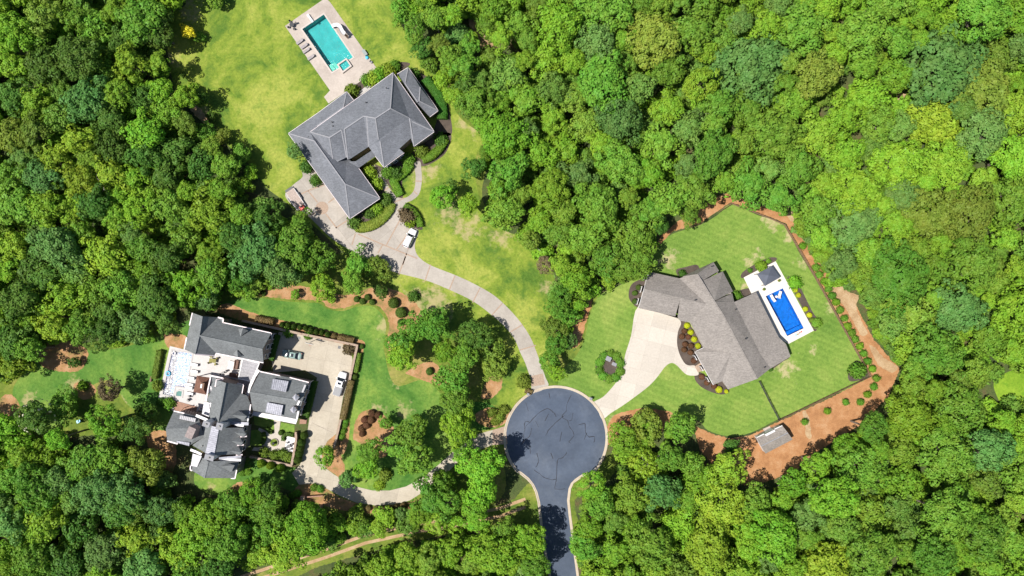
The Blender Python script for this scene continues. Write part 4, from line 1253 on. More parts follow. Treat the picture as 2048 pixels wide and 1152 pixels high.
gutter(HB, h2, [(1290, 440, 5.8), (1272, 560, 5.8)], M['pink_white'], 0.26, 0.2, 0.06)
gutter(HB, h2, [(1262, 590, 5.8), (1250, 668, 5.8)], M['white'], 0.26, 0.2, 0.06)
gutter(HB, h2, [VM['b'], VM['g']], M['shingle_dark'], 0.25, 0.08, 0.05, 'ridge_cap')
dormer(h2, [(1040, 575, 8.6), (1130, 518, 7.2), (1240, 590, 8.4), (1195, 650, 7.2)])
# curved white parapet between the middle block and the garage block
gutter(HB, h2, [(1395, 0, 4.6), (1340, 80, 4.6), (1275, 220, 4.6), (1245, 330, 4.6), (1232, 415, 4.6), (1300, 430, 4.6)], M['white'], 0.62, 0.5, 0.1, 'parapet')
# stone-tiled flat link
VL = dict(a=(1188, 752, 4.2), b=(1400, 808, 4.2), c=(1305, 1045, 4.0), d=(1132, 1005, 4.0))
add_roof(HB, h1, VL, [list('abcd')], M['stone_roof'])
walls(HB, h1, [(1188, 752), (1400, 808), (1305, 1045), (1132, 1005)], 4.0, M['stone_wall'], 0.2)
gutter(HB, h1, [VL['a'], VL['b'], VL['c'], VL['d'], VL['a']], M['white'], 0.2, 0.2, 0.06)
for t in range(1, 6):
    u = t / 6
    q = [tuple(VL['a'][i] + (VL['d'][i] - VL['a'][i]) * u for i in range(3)), tuple(VL['b'][i] + (VL['c'][i] - VL['b'][i]) * u for i in range(3))]
    gutter(HB, h1, q, M['ridge_pale'], 0.07, 0.05, 0.03, 'tile_course')
# flat link behind (low roof right of the middle block)
VF = dict(a=(1130, 110, 3.6), b=(1400, 60, 3.6), c=(1290, 430, 3.6), d=(1180, 420, 3.6))
add_roof(HB, h2, VF, [list('abcd')], M['stone_wall'])
# garage block
eg, rg_ = 5.6, 8.6
VK = dict(a=(330, 566, eg), b=(548, 612, eg), b2=(655, 632, eg), c=(865, 686, eg), d=(792, 892, rg_), f=(742, 1092, eg), g=(252, 992, eg), h=(216, 792, rg_), h1=(300, 600, eg))
add_roof(HB, h4, VK, ['a b b2 c d h'.split(), 'h d f g'.split()], M['shingle_dark'])
walls(HB, h4, [(330, 566), (865, 686), (742, 1092), (252, 992), (225, 800)], eg, M['stone_wall'])
gb2 = [W(*h4((x, y))[0], z) for x, y, z in ((865, 690, eg), (790, 892, rg_ - .12), (744, 1088, eg))]
link('gable_wall', mesh_from('gable_wall', [gi @ (p + sh_) for p in gb2], [(0, 1, 2)]), M['stone_wall'], HB)
windows_on(HB, h4, (865, 690), (744, 1088), eg, 3, 3.9, 1.0, 1.5, side=-1)
windows_on(HB, h4, (865, 690), (744, 1088), eg, 3, 1.4, 2.4, 2.0, side=-1)
gutter(HB, h4, [VK['a'], VK['b']], M['pink_white'], 0.28, 0.2, 0.06)
gutter(HB, h4, [VK['b'], (543, 632, eg)], M['pink_white'], 0.28, 0.2, 0.06)
gutter(HB, h4, [VK['b2'], VK['c']], M['pink_white'], 0.28, 0.2, 0.06)
gutter(HB, h4, [(828, 712, 6.4), (795, 795, 7.6)], M['white'], 0.42, 0.2, 0.10, 'rake_board')
gutter(HB, h4, [(765, 885, 8.6), (740, 935, 8.4)], M['white'], 0.42, 0.2, 0.12, 'rake_board')
gutter(HB, h4, [(752, 1000, 7.0), (735, 1085, 6.0)], M['white'], 0.42, 0.2, 0.12, 'rake_board')
gutter(HB, h4, [VK['h'], VK['d']], M['shingle_dark'], 0.25, 0.08, 0.05, 'ridge_cap')
for q in ([(470, 645, 6.8), (642, 672, 6.8), (612, 792, 8.2), (450, 757, 8.2)], [(410, 905, 8.3), (582, 936, 8.3), (560, 1052, 6.7), (390, 1012, 6.7)]):
    o = add_roof(HB, h4, dict(zip('abcd', q)), [list('abcd')], M['zinc'], 'metal_roof')
    seams(HB, h4, q, 8, M['zinc'], 0)
    walls(HB, h4, [p[:2] for p in q], 6.9, M['stone_wall'], 0.25, 5.0)
for p, a in (((722, 850), 1.0), ((695, 985), 1.0)):
    cc = gi @ W(*h4(p)[0], 9.2)
    MB().box((0, 0, -0.9), (1.0, 1.15, 1.6), R(-10)).build('chimney', M['stone_wall'], HB, cc)
    MB().disc((0, 0, -0.1), 0.85, 0.6, 4, 0.05).build('chimney_hood', M['zinc'], HB, cc)
# white porch along the garage block's south side
pr = [(385, 1025, 3.4), (742, 1090, 3.4), (722, 1142, 3.2), (370, 1072, 3.2)]
add_roof(HB, h4, dict(zip('abcd', pr)), [list('abcd')], M['white'], 'porch_roof')
pr = [(255, 1000, 3.4), (385, 1025, 3.4), (370, 1072, 3.2), (240, 1045, 3.2)]
add_roof(HB, h4, dict(zip('abcd', pr)), [list('abcd')], M['white'], 'porch_roof')
# west wing
VW = dict(a=(305, 525, 5.8), b=(620, 598, 5.8), c=(655, 740, 8.2), c2=(692, 858, 6.4), d=(512, 962, 5.8), e=(220, 908, 5.8), f=(202, 752, 8.2))
add_roof(HB, h2, VW, ['a b c f'.split(), 'f c c2 d e'.split()], M['shingle_dark'])
walls(HB, h2, [(305, 525), (620, 598), (692, 858), (512, 962), (220, 908), (210, 752)], 5.8, M['stone_wall'])
q = [(385, 578, 6.8), (586, 622, 6.8), (575, 668, 7.3), (375, 625, 7.3)]
add_roof(HB, h2, dict(zip('abcd', q)), [list('abcd')], M['white'], 'metal_roof'); seams(HB, h2, q, 9, M['white'], 0)
q = [(345, 905, 6.6), (505, 930, 6.6), (500, 972, 5.9), (340, 930, 5.9)]
add_roof(HB, h2, dict(zip('abcd', q)), [list('abcd')], M['zinc'], 'metal_roof'); seams(HB, h2, q, 8, M['zinc'], 0)
gutter(HB, h2, [VW['a'], (440, 555, 5.8)], M['pink_white'], 0.28, 0.2, 0.06)
gutter(HB, h2, [VW['e'], (355, 945, 5.8)], M['pink_white'], 0.28, 0.2, 0.06)
chimney(HB, h2, (515, 805), 1.7, 2.6, 5.0, 10.4, M['stone_wall'], R(-24), cap=False)
# centre block with the seamed strip
VQ = dict(a=(640, 700, 7.0), b=(790, 716, 9.6), c=(708, 1062, 9.6), d=(540, 962, 6.4), e=(690, 858, 7.4), b2=(885, 742, 9.6), c2=(822, 1092, 9.6), f=(1200, 738, 6.0), g=(1172, 1075, 6.0))
add_roof(HB, h2, VQ, ['a b c d e'.split(), 'b2 f g c2'.split()], M['shingle_dark'])
q = [(790, 716, 9.7), (708, 1062, 9.7), (822, 1092, 9.7), (885, 742, 9.7)]
add_roof(HB, h2, dict(zip('abcd', q)), [list('abcd')], M['zinc'], 'metal_roof')
seams(HB, h2, q, 14, M['zinc'], 0)
walls(HB, h2, [(640, 700), (540, 962), (600, 1040), (1172, 1075), (1200, 738), (800, 690)], 6.0, M['stone_wall'])
for (x, y) in ((1080, 800), (1042, 910), (1025, 1035)):
    dormer(h2, [(x, y, 8.2), (x + 95, y - 55, 7.0), (x + 150, y + 20, 8.1), (x + 110, y + 62, 7.0)])
    gutter(HB, h2, [(x + 75, y + 55, 6.9), (x + 160, y + 48, 6.6)], M['pink_white'], 0.26, 0.2, 0.06)
gutter(HB, h2, [(1085, 700, 6.4), (1200, 712, 6.4)], M['white'], 0.55, 0.3, 0.06, 'parapet')
gutter(HB, h2, [(935, 672, 6.6), (1260, 690, 6.4)], M['zinc'], 0.7, 0.3, 0.0, 'parapet')
gutter(HB, h2, [(590, 580, 7.0), (735, 640, 7.2)], M['white'], 0.6, 0.3, 0.1, 'parapet')
for p, sx, sy, a in (((722, 692), 1.3, 1.0, -20), ((892, 720), 1.2, 1.2, -15), ((760, 1120), 1.8, 0.9, -15)):
    chimney(HB, h2, p, sx, sy, 5, 10.9, M['white'], R(a))
gutter(HB, h2, [(815, 668, 7.2), (905, 690, 7.4)], M['white'], 0.5, 0.3, 0.1, 'parapet')
# white seamed roof west of the middle block
q = [(692, 408, 5.2), (788, 420, 5.2), (758, 602, 5.0), (664, 562, 5.0)]
add_roof(HB, h2, dict(zip('abcd', q)), [list('abcd')], M['white'], 'metal_roof'); seams(HB, h2, [q[0], q[3], q[2], q[1]], 9, M['zinc'], 0)
q = [(610, 370, 4.0), (700, 400, 4.0), (690, 470, 3.8), (605, 460, 3.8)]
q = [(752, 205, 5.3), (800, 212, 5.3), (780, 300, 5.0), (740, 290, 5.0)]
add_roof(HB, h2, dict(zip('abcd', q)), [list('abcd')], M['white'], 'metal_roof'); seams(HB, h2, [q[0], q[3], q[2], q[1]], 5, M['zinc'], 0)
# south block
VS = dict(a=(672, 482, 6.4), b=(748, 530, 9.4), c=(696, 742, 8.6), d=(520, 638, 6.0), e=(1132, 518, 6.2), f=(1092, 745, 6.0), g=(640, 455, 6.2), h=(560, 440, 6.0))
add_roof(HB, h3, VS, ['a b c d'.split(), 'b e f c'.split(), 'h g a d'.split()], M['shingle_dark'])
walls(HB, h3, [(560, 440), (522, 635), (696, 740), (1092, 745), (1132, 518), (748, 480)], 6.0, M['stone_wall'])
q = [(548, 430, 7.0), (662, 465, 7.0), (602, 602, 6.8), (522, 585, 6.8)]
add_roof(HB, h3, dict(zip('abcd', q)), [list('abcd')], M['white'], 'metal_roof'); seams(HB, h3, [q[0], q[3], q[2], q[1]], 9, M['zinc'], 0)
gutter(HB, h3, [(520, 585, 6.4), (515, 636, 6.2), (540, 648, 6.2)], M['pink_white'], 0.26, 0.2, 0.06)
gutter(HB, h3, [(1110, 640, 6.2), (1088, 750, 6.2), (1035, 745, 6.2)], M['pink_white'], 0.24, 0.2, 0.06)
gutter(HB, h3, [(520, 380, 6.6), (600, 410, 6.8), (660, 440, 6.8)], M['white'], 0.55, 0.4, 0.1, 'parapet')
gutter(HB, h3, [(900, 505, 7.4), (1050, 505, 7.0), (1165, 512, 6.8)], M['white'], 0.6, 0.4, 0.1, 'parapet')
gutter(HB, h3, [(885, 490, 8.0), (990, 480, 7.4), (1168, 468, 6.8)], M['zinc'], 0.45, 0.4, 0.1, 'parapet')
gutter(HB, h3, [VS['b'], VS['c']], M['shingle_dark'], 0.25, 0.08, 0.05, 'ridge_cap')
dormer(h3, [(895, 592, 8.0), (960, 543, 7.0), (1085, 580, 8.0), (1040, 668, 7.0)])
windows_on(HB, h2, (1200, 738), (1172, 1075), 6.0, 4, 3.8, 0.9, 1.6, side=-1)
windows_on(HB, h3, (1132, 518), (1092, 745), 6.0, 2, 3.8, 0.9, 1.6, side=-1)
windows_on(HB, h2, (1288, 442), (1268, 655), 5.4, 2, 3.6, 0.9, 1.6, side=-1)
for p in [(665, 975, 8.6)]: vent(HB, h2, p, p[2])

# ---- brown copper gazebo
GZ = empty('gazebo', W(403, 767), 'brown copper-roofed gazebo beside the white terrace of the mansion', 'gazebo')
gz = dict(a=(600, 75, 3.6), b=(772, 100, 3.6), c=(725, 318, 3.6), d=(555, 282, 3.6), e=(652, 160, 4.7), f=(700, 165, 4.7), g=(685, 250, 4.7), h=(640, 240, 4.7))
add_roof(GZ, h2, gz, ['a b f e'.split(), 'b c g f'.split(), 'c d h g'.split(), 'd a e h'.split(), 'e f g h'.split()], M['copper'])
ginv = GZ.matrix_basis.inverted()
for k in 'abcd':
    p = W(*h2(gz[k][:2])[0], 3.6); c = W(*h2((663, 195))[0], 3.6)
    p = p.lerp(c, 0.1)
    q = ginv @ Vector((p.x, p.y, 0))
    MB().box((0, 0, 1.75), (0.22, 0.22, 3.5)).build('post', M['white'], GZ, q)
cp = ginv @ W(*h2((672, 205))[0], 5.3)
MB().box((0, 0, -0.35), (0.8, 1.5, 0.9), R(-10)).build('cupola', M['dark_wood'], GZ, cp)
MB().box((-0.25, 0, 0.11), (0.35, 0.9, 0.05), R(-10)).build('skylight', M['white'], GZ, cp)

# ---- garden shed
SH = empty('garden_shed', W(1550, 879), 'small grey-brown gabled garden shed with white doors on the orange pine straw', 'shed')
s_e, s_r = 2.3, 3.3
VSH = dict(a=(35, 447, s_e), b=(165, 386, s_e), m=(60, 486, s_r), n=(190, 420, s_r), c=(218, 456, s_e), d=(80, 528, s_e))
VSH['m'] = (57, 490, s_r); VSH['n'] = (193, 422, s_r)
add_roof(SH, sh, VSH, ['a b n m'.split(), 'm n c d'.split()], M['shed_roof'], thick=0.12)
ins = walls(SH, sh, [(35, 447), (80, 528), (218, 456), (165, 386)], s_e, M['white'], 0.12)
gutter(SH, sh, [VSH['m'], VSH['n']], M['ridge_pale'], 0.2, 0.06, 0.05, 'ridge_cap')
gutter(SH, sh, [VSH['a'], (72, 428, s_e)], M['white'], 0.25, 0.2, 0.02, 'fascia')
gutter(SH, sh, [(125, 404, s_e), VSH['b']], M['white'], 0.25, 0.2, 0.02, 'fascia')
sinv = SH.matrix_basis.inverted()
A_, B_ = W(*sh((78, 428))[0], 2.3), W(*sh((125, 404))[0], 2.3)
ang_s = math.atan2(B_.y - A_.y, B_.x - A_.x)
for t in (0.27, 0.73):
    p = A_.lerp(B_, t); p.z = 1.05
    p = sinv @ (p + Vector((-math.sin(ang_s), math.cos(ang_s), 0)) * -0.05)
    dr = MB().box((0, 0, 0), (0.95, 0.08, 1.95), ang_s).build('door', M['white'], SH, p)
    MB().box((0.3, 0.06, 0), (0.05, 0.08, 0.2), ang_s).build('handle', M['dark_metal'], dr)
dm = [(76, 430, 2.5), (125, 406, 2.5), (130, 415, 2.75), (82, 440, 2.75)]
add_roof(SH, sh, dict(zip('abcd', dm)), [list('abcd')], M['white'], 'door_canopy', thick=0.08)

# ---- blue-grey canopy by the blue pool
PV = empty('canopy', W(1540, 551), 'slate-blue hip-topped patio canopy at the head of the deep blue pool', 'canopy')
pv = dict(a=(1058, 246, 2.5), b=(1165, 186, 2.5), c=(1224, 270, 2.5), d=(1116, 332, 2.5), e=(1142, 254, 3.4))
add_roof(PV, c4, pv, ['a b e'.split(), 'b c e'.split(), 'c d e'.split(), 'd a e'.split()], M['canvas'], thick=0.1)
pinv = PV.matrix_basis.inverted()
for k in 'abcd':
    p = W(*c4(pv[k][:2])[0], 2.5); cc = W(*c4((1141, 258))[0], 2.5); p = p.lerp(cc, 0.08)
    MB().box((0, 0, 1.2), (0.1, 0.1, 2.4)).build('post', M['dark_metal'], PV, pinv @ Vector((p.x, p.y, 0)))

# ---------------------------------------------------------------- walls, fences
def wall_run(name, pts, w, h, mat, label, cat):
    P = wpts(pts)
    o = empty(name, P[0], label, cat)
    for a, b in zip(P[:-1], P[1:]):
        d = b - a; L = d.length; ang = math.atan2(d.y, d.x)
        m = (a + b) / 2 - P[0]
        MB().box((m.x, m.y, h / 2), (L - w * 0.02 - w, w, h), ang).build('wall_panel', mat, o)
        MB().box((m.x, m.y, h + 0.05), (L - w, w + 0.12, 0.1), ang).build('coping', M['brick_band'], o)
    for p in P:
        q = p - P[0]
        MB().box((q.x, q.y, h / 2 + 0.08), (w + 0.02, w + 0.02, h + 0.16), math.atan2(P[1].y - P[0].y, P[1].x - P[0].x)).build('pier', mat, o)
    return o
wall_run('brick_wall', [(490, 641), (605, 667), (717, 690), (704, 749), (692, 800), (681, 850), (671, 891)], 0.42, 1.3, M['brick_tan'], 'long brick wall round the top and right of the mansion courtyard', 'wall')
wall_run('brick_wall', h5((245, 613), (470, 660), (690, 708), (718, 560), (742, 420), (738, 350)), 0.42, 1.1, M['brick_tan'], 'low brick wall round the small formal garden with the round planter', 'wall')
sheet('brick_steps', h5((770, 210), (845, 215), (840, 260), (765, 262)), 0.25, M['brick'], smooth=False, thick=0.25)
sheet('brick_steps', h2((310, 390), (430, 420), (610, 470), (560, 560), (440, 545), (310, 520)), 0.12, M['brick'], smooth=False, thick=0.12)

post_me = MB().box((0, 0, 0.65), (0.11, 0.11, 1.3)).mesh('post')
def fence(pts, label, mat, step=2.4, nr=4, h=1.2):
    P = wpts(pts)
    o = empty('fence', P[0], label, 'fence')
    pm = post_me.copy(); pm.materials.append(mat)
    rails = {}
    for a, b in zip(P[:-1], P[1:]):
        L = (b - a).length; n = max(1, round(L / step)); s = L / n
        d = (b - a).normalized(); ang = math.atan2(d.y, d.x)
        key = round(s, 3)
        if key not in rails:
            rails[key] = MB().box((s / 2, 0, 0), (s - 0.11, 0.05, 0.13)).mesh('rail'); rails[key].materials.append(mat)
        for i in range(n):
            q = a + d * s * i - P[0]
            link('post', pm, None, o, q).rotation_euler = (0, 0, ang)
            for r in range(nr):
                rl = link('rail', rails[key], None, o, q + Vector((0, 0, 0.25 + r * (h - 0.3) / (nr - 1))))
                rl.rotation_euler = (0, 0, ang)
    link('post', pm, None, o, P[-1] - P[0])
    return o
fence([(1437, 424), (1462, 408), (1540, 438), (1567, 450), (1630, 557), (1738, 752), (1645, 796), (1555, 840)], 'brown rail fence round the striped lawn beside orange pine straw', M['fence_wood'])
fence([(1556, 838), (1536, 800), (1517, 762)], 'dark rail fence running from the tan-roofed house to the lower fence corner', M['dark_metal'], 2.0, 4)

# ---------------------------------------------------------------- clipped shrubs and hedges
def ball_mesh(seed, n=900, leaf=0.10, squash=0.85, rough=0.08):
    rng = np.random.default_rng(seed)
    q = rng.normal(size=(n, 3)); q /= np.linalg.norm(q, axis=1, keepdims=True)
    q[:, 2] = np.where(q[:, 2] < -0.5, -q[:, 2], q[:, 2])
    k = rng.normal(size=(9, 3)); k /= np.linalg.norm(k, axis=1, keepdims=True)
    rr = 1 + rough * (np.max(q @ k.T, axis=1) - 0.6) + rng.normal(scale=rough * 0.4, size=n)
    P = q * rr[:, None]
    P[:, 2] = P[:, 2] * squash + squash * 0.75
    V = leaf_quads(P, q + rng.normal(scale=0.45, size=(n, 3)), leaf, rng)
    # inner hull keeps it opaque
    bm = bmesh.new(); bmesh.ops.create_icosphere(bm, subdivisions=3, radius=0.93)
    for v in bm.verts:
        v.co.z = v.co.z * squash + squash * 0.75
    hv = [tuple(v.co) for v in bm.verts]; hf = [tuple(v.index for v in f.verts) for f in bm.faces]; bm.free()
    nq = len(V) // 4
    verts = [tuple(v) for v in V] + hv
    faces = [(4 * i, 4 * i + 1, 4 * i + 2, 4 * i + 3) for i in range(nq)] + [tuple(a + 4 * nq for a in f) for f in hf]
    return mesh_from('shrub', verts, faces)
BALLS = [ball_mesh(i) for i in range(3)]
LOOSE = [ball_mesh(10 + i, 700, 0.17, 0.75, 0.5) for i in range(3)]
def shrub(px, py, r, mat, label, group=None, loose=False, h=None, name='shrub', cat='shrub'):
    """r in photo pixels"""
    rm = r / PXM
    me = (LOOSE if loose else BALLS)[random.randrange(3)]
    o = bpy.data.objects.new(name, me)
    if len(me.materials) == 0: me.materials.append(mat)
    COL.objects.link(o)
    o.material_slots[0].link = 'OBJECT'; o.material_slots[0].material = mat
    zt = rm * 0.9 if h is None else h
    o.location = W(px, py, zt * 0.6); o.location.z = 0
    o.scale = (rm, rm * random.uniform(0.92, 1.08), zt / 0.9)
    o.rotation_euler = (0, 0, random.uniform(0, 6.28))
    tag(o, label, cat, group)
    return o
ORD = ['first', 'second', 'third', 'fourth', 'fifth', 'sixth', 'seventh', 'eighth', 'ninth', 'tenth', 'eleventh', 'twelfth', 'thirteenth', 'fourteenth', 'fifteenth', 'sixteenth', 'seventeenth', 'eighteenth', 'nineteenth', 'twentieth',
       'twenty-first', 'twenty-second', 'twenty-third', 'twenty-fourth', 'twenty-fifth', 'twenty-sixth', 'twenty-seventh', 'twenty-eighth', 'twenty-ninth', 'thirtieth']
def shrub_row(pts, mat, desc, frm, group, r=None, **kw):
    n = len(pts)
    for i, p in enumerate(pts):
        rr = p[2] if len(p) > 2 else r
        shrub(p[0], p[1], rr, mat, (f'{desc}, {ORD[i]} {frm}' if n > 1 else desc), group if n > 1 else None, **kw)

def hedge(pts, w_px, h, mat, label, cr=None, leaf=0.13, dens=55, name='hedge'):
    """leafy hedge along photo points"""
    rng = np.random.default_rng(int(pts[0][0] * 7 + pts[0][1]))
    pp = catmull(pts, False, 6) if len(pts) > 2 else pts
    P = wpts(pp)
    base = P[0].copy()
    w = w_px / PXM / 2
    Q, N = [], []
    hv, hf = [], []
    nL = []
    for i, q in enumerate(P):
        d = (P[min(i + 1, len(P) - 1)] - P[max(i - 1, 0)]).normalized()
        nL.append(Vector((-d.y, d.x, 0)))
    prof = [(-1, 0), (-1.02, 0.7), (-0.8, 0.97), (0, 1.03), (0.8, 0.97), (1.02, 0.7), (1, 0)]
    for i, q in enumerate(P):
        ed = 0.82 if i in (0, len(P) - 1) else 1
        for (a, b) in prof:
            v = q + nL[i] * (a * w * 0.93 * ed) - base
            hv.append((v.x, v.y, b * h * 0.94 * (0.9 + 0.1 * ed)))
    m = len(prof)
    for i in range(len(P) - 1):
        for k in range(m - 1): hf.append((i * m + k, i * m + k + 1, (i + 1) * m + k + 1, (i + 1) * m + k))
    hf.append(tuple(range(m))); hf.append(tuple((len(P) - 1) * m + k for k in range(m))[::-1])
    for i in range(len(P) - 1):
        L = (P[i + 1] - P[i]).length
        nn = int(dens * L * (2 * w + 2 * h) * 0.9) + 4
        t = rng.random(nn); s = rng.uniform(-1 - h / w * .9, 1 + h / w * .9, nn)
        for tt, ss in zip(t, s):
            c = P[i].lerp(P[i + 1], tt) - base
            nrm = nL[i].lerp(nL[i + 1], tt)
            if abs(ss) <= 1:
                bumpz = h * (1 + 0.05 * math.sin(c.x * 3.1) * math.sin(c.y * 2.7))
                q = c + nrm * ss * w + Vector((0, 0, bumpz - 0.12 * h * ss ** 6)); n_ = Vector((0, 0, 1)) + nrm * 0.4 * ss
            else:
                sg = 1 if ss > 0 else -1
                q = c + nrm * sg * w * 1.02 + Vector((0, 0, h * (1 - (abs(ss) - 1) / (h / w)))); n_ = nrm * sg + Vector((0, 0, 0.3))
            Q.append(q); N.append(n_)
    Q = np.array([tuple(x) for x in Q]) + rng.normal(scale=0.045, size=(len(Q), 3)); N = np.array([tuple(x) for x in N]) + rng.normal(scale=0.45, size=(len(N), 3))
    V = leaf_quads(Q, N, leaf, rng)
    nq = len(V) // 4
    me = mesh_from(name, [tuple(v) for v in V] + hv, [(4 * i, 4 * i + 1, 4 * i + 2, 4 * i + 3) for i in range(nq)] + [tuple(a + 4 * nq for a in f) for f in hf])
    o = link(name, me, mat, None, base)
    return tag(o, label, 'hedge')

# slate-roofed house
hedge(c2((1395, 190), (1460, 270), (1530, 370), (1560, 470), (1560, 575)), 19, 1.5, leaf_mat('leaves_dark_hedge', (0.055, 0.17, 0.02), 0.01, 0.1), 'curved deep green hedge round the right corner of the slate-roofed house')
hedge(c2((1370, 965), (1450, 930), (1530, 860), (1590, 765)), 15, 1.3, LM_HEDGE, 'bright curved hedge right of the walk, below the slate-roofed house')
hedge(c3((1260, 190), (1190, 270), (1100, 340), (1125, 420), (1160, 490)), 16, 1.1, LM_HEDGE, 'bright hooked hedge between the two garden walks')
hedge(c3((730, 790), (850, 785), (960, 725), (1040, 640), (1070, 560)), 19, 0.9, leaf_mat('leaves_yellowing_hedge', (0.18, 0.235, 0.03), 0.01, 0.1), 'broad yellowing hedge bending round the foot of the garage wing')
hedge(c3((1200, 585), (1290, 640), (1340, 730), (1350, 790)), 11, 1.2, LM_HEDGE, 'short arched hedge on the island bed above the white car')
shrub_row([(*c3((1220, 680))[0], 14)], LM[7], 'low purplish shrub inside the island bed above the white car', '', None, loose=True)
shrub_row([(*c3((1250, 740))[0], 9)], LM[3], 'low yellow-green shrub at the lower edge of the island bed', '', None, loose=True)
for p, l, m_ in (((860, 265), 'light green rounded shrub beside the walk, nearer the porch', LM[3]), ((930, 375), 'light green rounded shrub beside the walk, midway down the garage wing', LM[3]), ((1015, 520), 'dark rounded shrub at the right corner of the garage wing', LM[6]),
              ((860, 645), 'dark shrub against the lower wall of the garage wing', LM[6]), ((710, 745), 'dark shrub at the lowest corner of the garage wing', LM[6]), ((1040, 260), 'green rounded shrub at the tip of the hooked hedge', LM[1]),
              ((1120, 270), 'dark rounded shrub tucked behind the hooked hedge', LM[6]), ((1360, 60), 'olive shrub beside the front door recess of the slate-roofed house', LM[4]), ((1540, -50), 'dark shrub behind the bright curved hedge', LM[6]),
              ((260, 205), 'dark shrub on the left side of the garage wing, upper of two', LM[6]), ((350, 335), 'dark shrub on the left side of the garage wing, lower of two', LM[6]), ((930, 610), 'yellow-green ground shrub inside the yellowing hedge', LM[3]), ((1230, 140), 'green shrub between porch corner and walk', LM[1])):
    shrub(*c3(p)[0], 10.5, m_, l, loose=True)
for i, (p, r_) in enumerate((((690, 300), 11), ((830, 195), 10), ((900, 180), 12), ((960, 150), 13), ((1040, 105), 12), ((1100, 60), 9), ((1270, 150), 12))):
    shrub(*c2(p)[0], r_, LM[[4, 1, 3, 2, 3, 1, 6][i]], 'leafy shrub along the pool-side wall of the slate-roofed house, %s from the left' % ORD[i], 'shrubs along the pool-side wall', loose=True)

# tan-roofed house
for pts, r_, mat, desc, frm, grp in [
    (c4((553, 617), (580, 665), (605, 715), (632, 763)), 5.6, LM_LIME, 'round lime-yellow shrub in the dark bed by the garage', 'from the top', 'lime shrubs by the garage'),
    (c4((535, 655), (517, 695), (563, 697), (540, 750), (583, 762), (533, 790), (578, 810), (603, 868)), 5.6, LM_RUST, 'round rust-brown shrub in the dark bed by the garage', 'from the top', 'rust shrubs by the garage'),
    (c4((660, 985), (697, 1027), (748, 1050)), 5.8, LM_RUST, 'round rust-brown shrub in the bed below the front steps', 'from the left', 'rust shrubs below the steps'),
    (c4((783, 1077, 6.5), (837, 1090, 4)), None, LM_LIME, 'lime-yellow shrub at the lowest corner of the tan-roofed house', 'from the left', 'lime shrubs at the house corner'),
    (c4((205, 342), (178, 382), (178, 442)), 5.5, LM_BOX, 'round dark shrub in the bed left of the garage', 'from the top', 'dark shrubs left of the garage'),
    (c4((1333, 360), (1356, 397), (1405, 497), (1435, 540)), 5.0, LM_LIME, 'round lime-yellow shrub in the long bed right of the blue pool', 'from the top', 'lime shrubs right of the pool')]:
    shrub_row(pts if r_ is None else [(p[0], p[1], r_) for p in pts], mat, desc, frm, grp)
for p, r_, m_, l in (((520, 240), 6, LM[6], 'small dark shrub in the bed above the garage junction'), ((1007, 217), 4, LM[1], 'small green shrub at the lower end of the bed above the canopy'), ((1087, 188), 9, LM[3], 'spreading yellow-green shrub behind the blue-grey canopy'),
                     ((1140, 150), 4, LM[1], 'small green shrub at the upper end of the bed above the canopy'), ((910, 400), 8, LM[1], 'green shrub in the notch between roof wings near the pool deck'), ((1330, 305), 11, LM[2], 'leafy green shrub at the top of the long poolside bed'),
                     ((1452, 577), 4, LM[4], 'small orange-tinged shrub near the foot of the long poolside bed'), ((1485, 598), 8, LM[1], 'leafy green shrub at the foot of the long poolside bed'), ((1155, 928), 4, LM[6], 'small dark shrub against the lower right wall of the tan-roofed house')):
    shrub(*c4(p)[0], r_, m_, l, loose=True)
shrub(*sh((545, 105))[0], 12, LM[1], 'leafy green shrub in the dark bed at the right fence corner', loose=True, h=2.2)
row1 = fe((975, 365), (1055, 495), (1073, 540), (1105, 578), (1130, 622), (1150, 665), (1175, 703), (1198, 750), (1225, 800), (1243, 845), (1268, 885), (1290, 925), (1318, 967), (1340, 1010), (1365, 1057), (1390, 1103)) + sh((643, 143), (630, 187), (597, 225), (562, 265), (487, 265), (393, 310), (277, 367))
for i, p in enumerate(row1):
    shrub(p[0], p[1], 5.8 if i < 19 else 5.2, LM[1] if i % 3 else LM[2], f'small leafy shrub in the pine straw outside the brown fence, {ORD[i]} from the top', 'shrubs planted outside the brown fence', loose=True, h=0.9)

# turreted mansion
shrub_row([(p[0], p[1]) for p in h4((580, 48), (645, 55), (710, 68), (775, 80), (838, 92), (895, 110), (955, 128), (1015, 138), (1078, 157))], LM_BOX, 'clipped ball shrub above the courtyard brick wall', 'from the left', 'ball shrubs above the courtyard wall', r=5.4, h=1.2)
shrub_row([(p[0], p[1]) for p in h4((1140, 172))], LM_TAN, 'brown clipped ball shrub at the right end of the green ball row', '', None, r=6)
hedge([p for p in h4((1195, 185), (1370, 222))], 10, 1.5, LM_TAN, 'brown box hedge at the top right corner of the courtyard')
hedge([p for p in h1((1375, 235), (1600, 275))], 11, 1.6, LM_TAN, 'brown box hedge above the mansion behind the courtyard wall')
hedge([p for p in h4((1345, 655), (1300, 860), (1250, 1080))], 11.5, 1.7, LM_TAN, 'long brown box hedge running down right of the white pickup')
hedge([p for p in h4((1425, 360), (1405, 460), (1385, 570))], 9, 1.1, LM[4], 'loose olive hedge outside the right courtyard wall')
hedge([p for p in h4((935, 665), (890, 860), (840, 1060))], 12, 1.0, LM[6], 'dark hedge along the right wall of the mansion garage block')
hedge([p for p in h4((535, 160), (495, 300), (465, 440))], 9, 1.2, LM[6], 'dark hedge under the right gable of the upper mansion block')
hedge([p for p in h1((150, 640), (120, 800), (80, 1000))], 10, 1.3, LM[4], 'ragged olive hedge along the left side of the mansion pool')
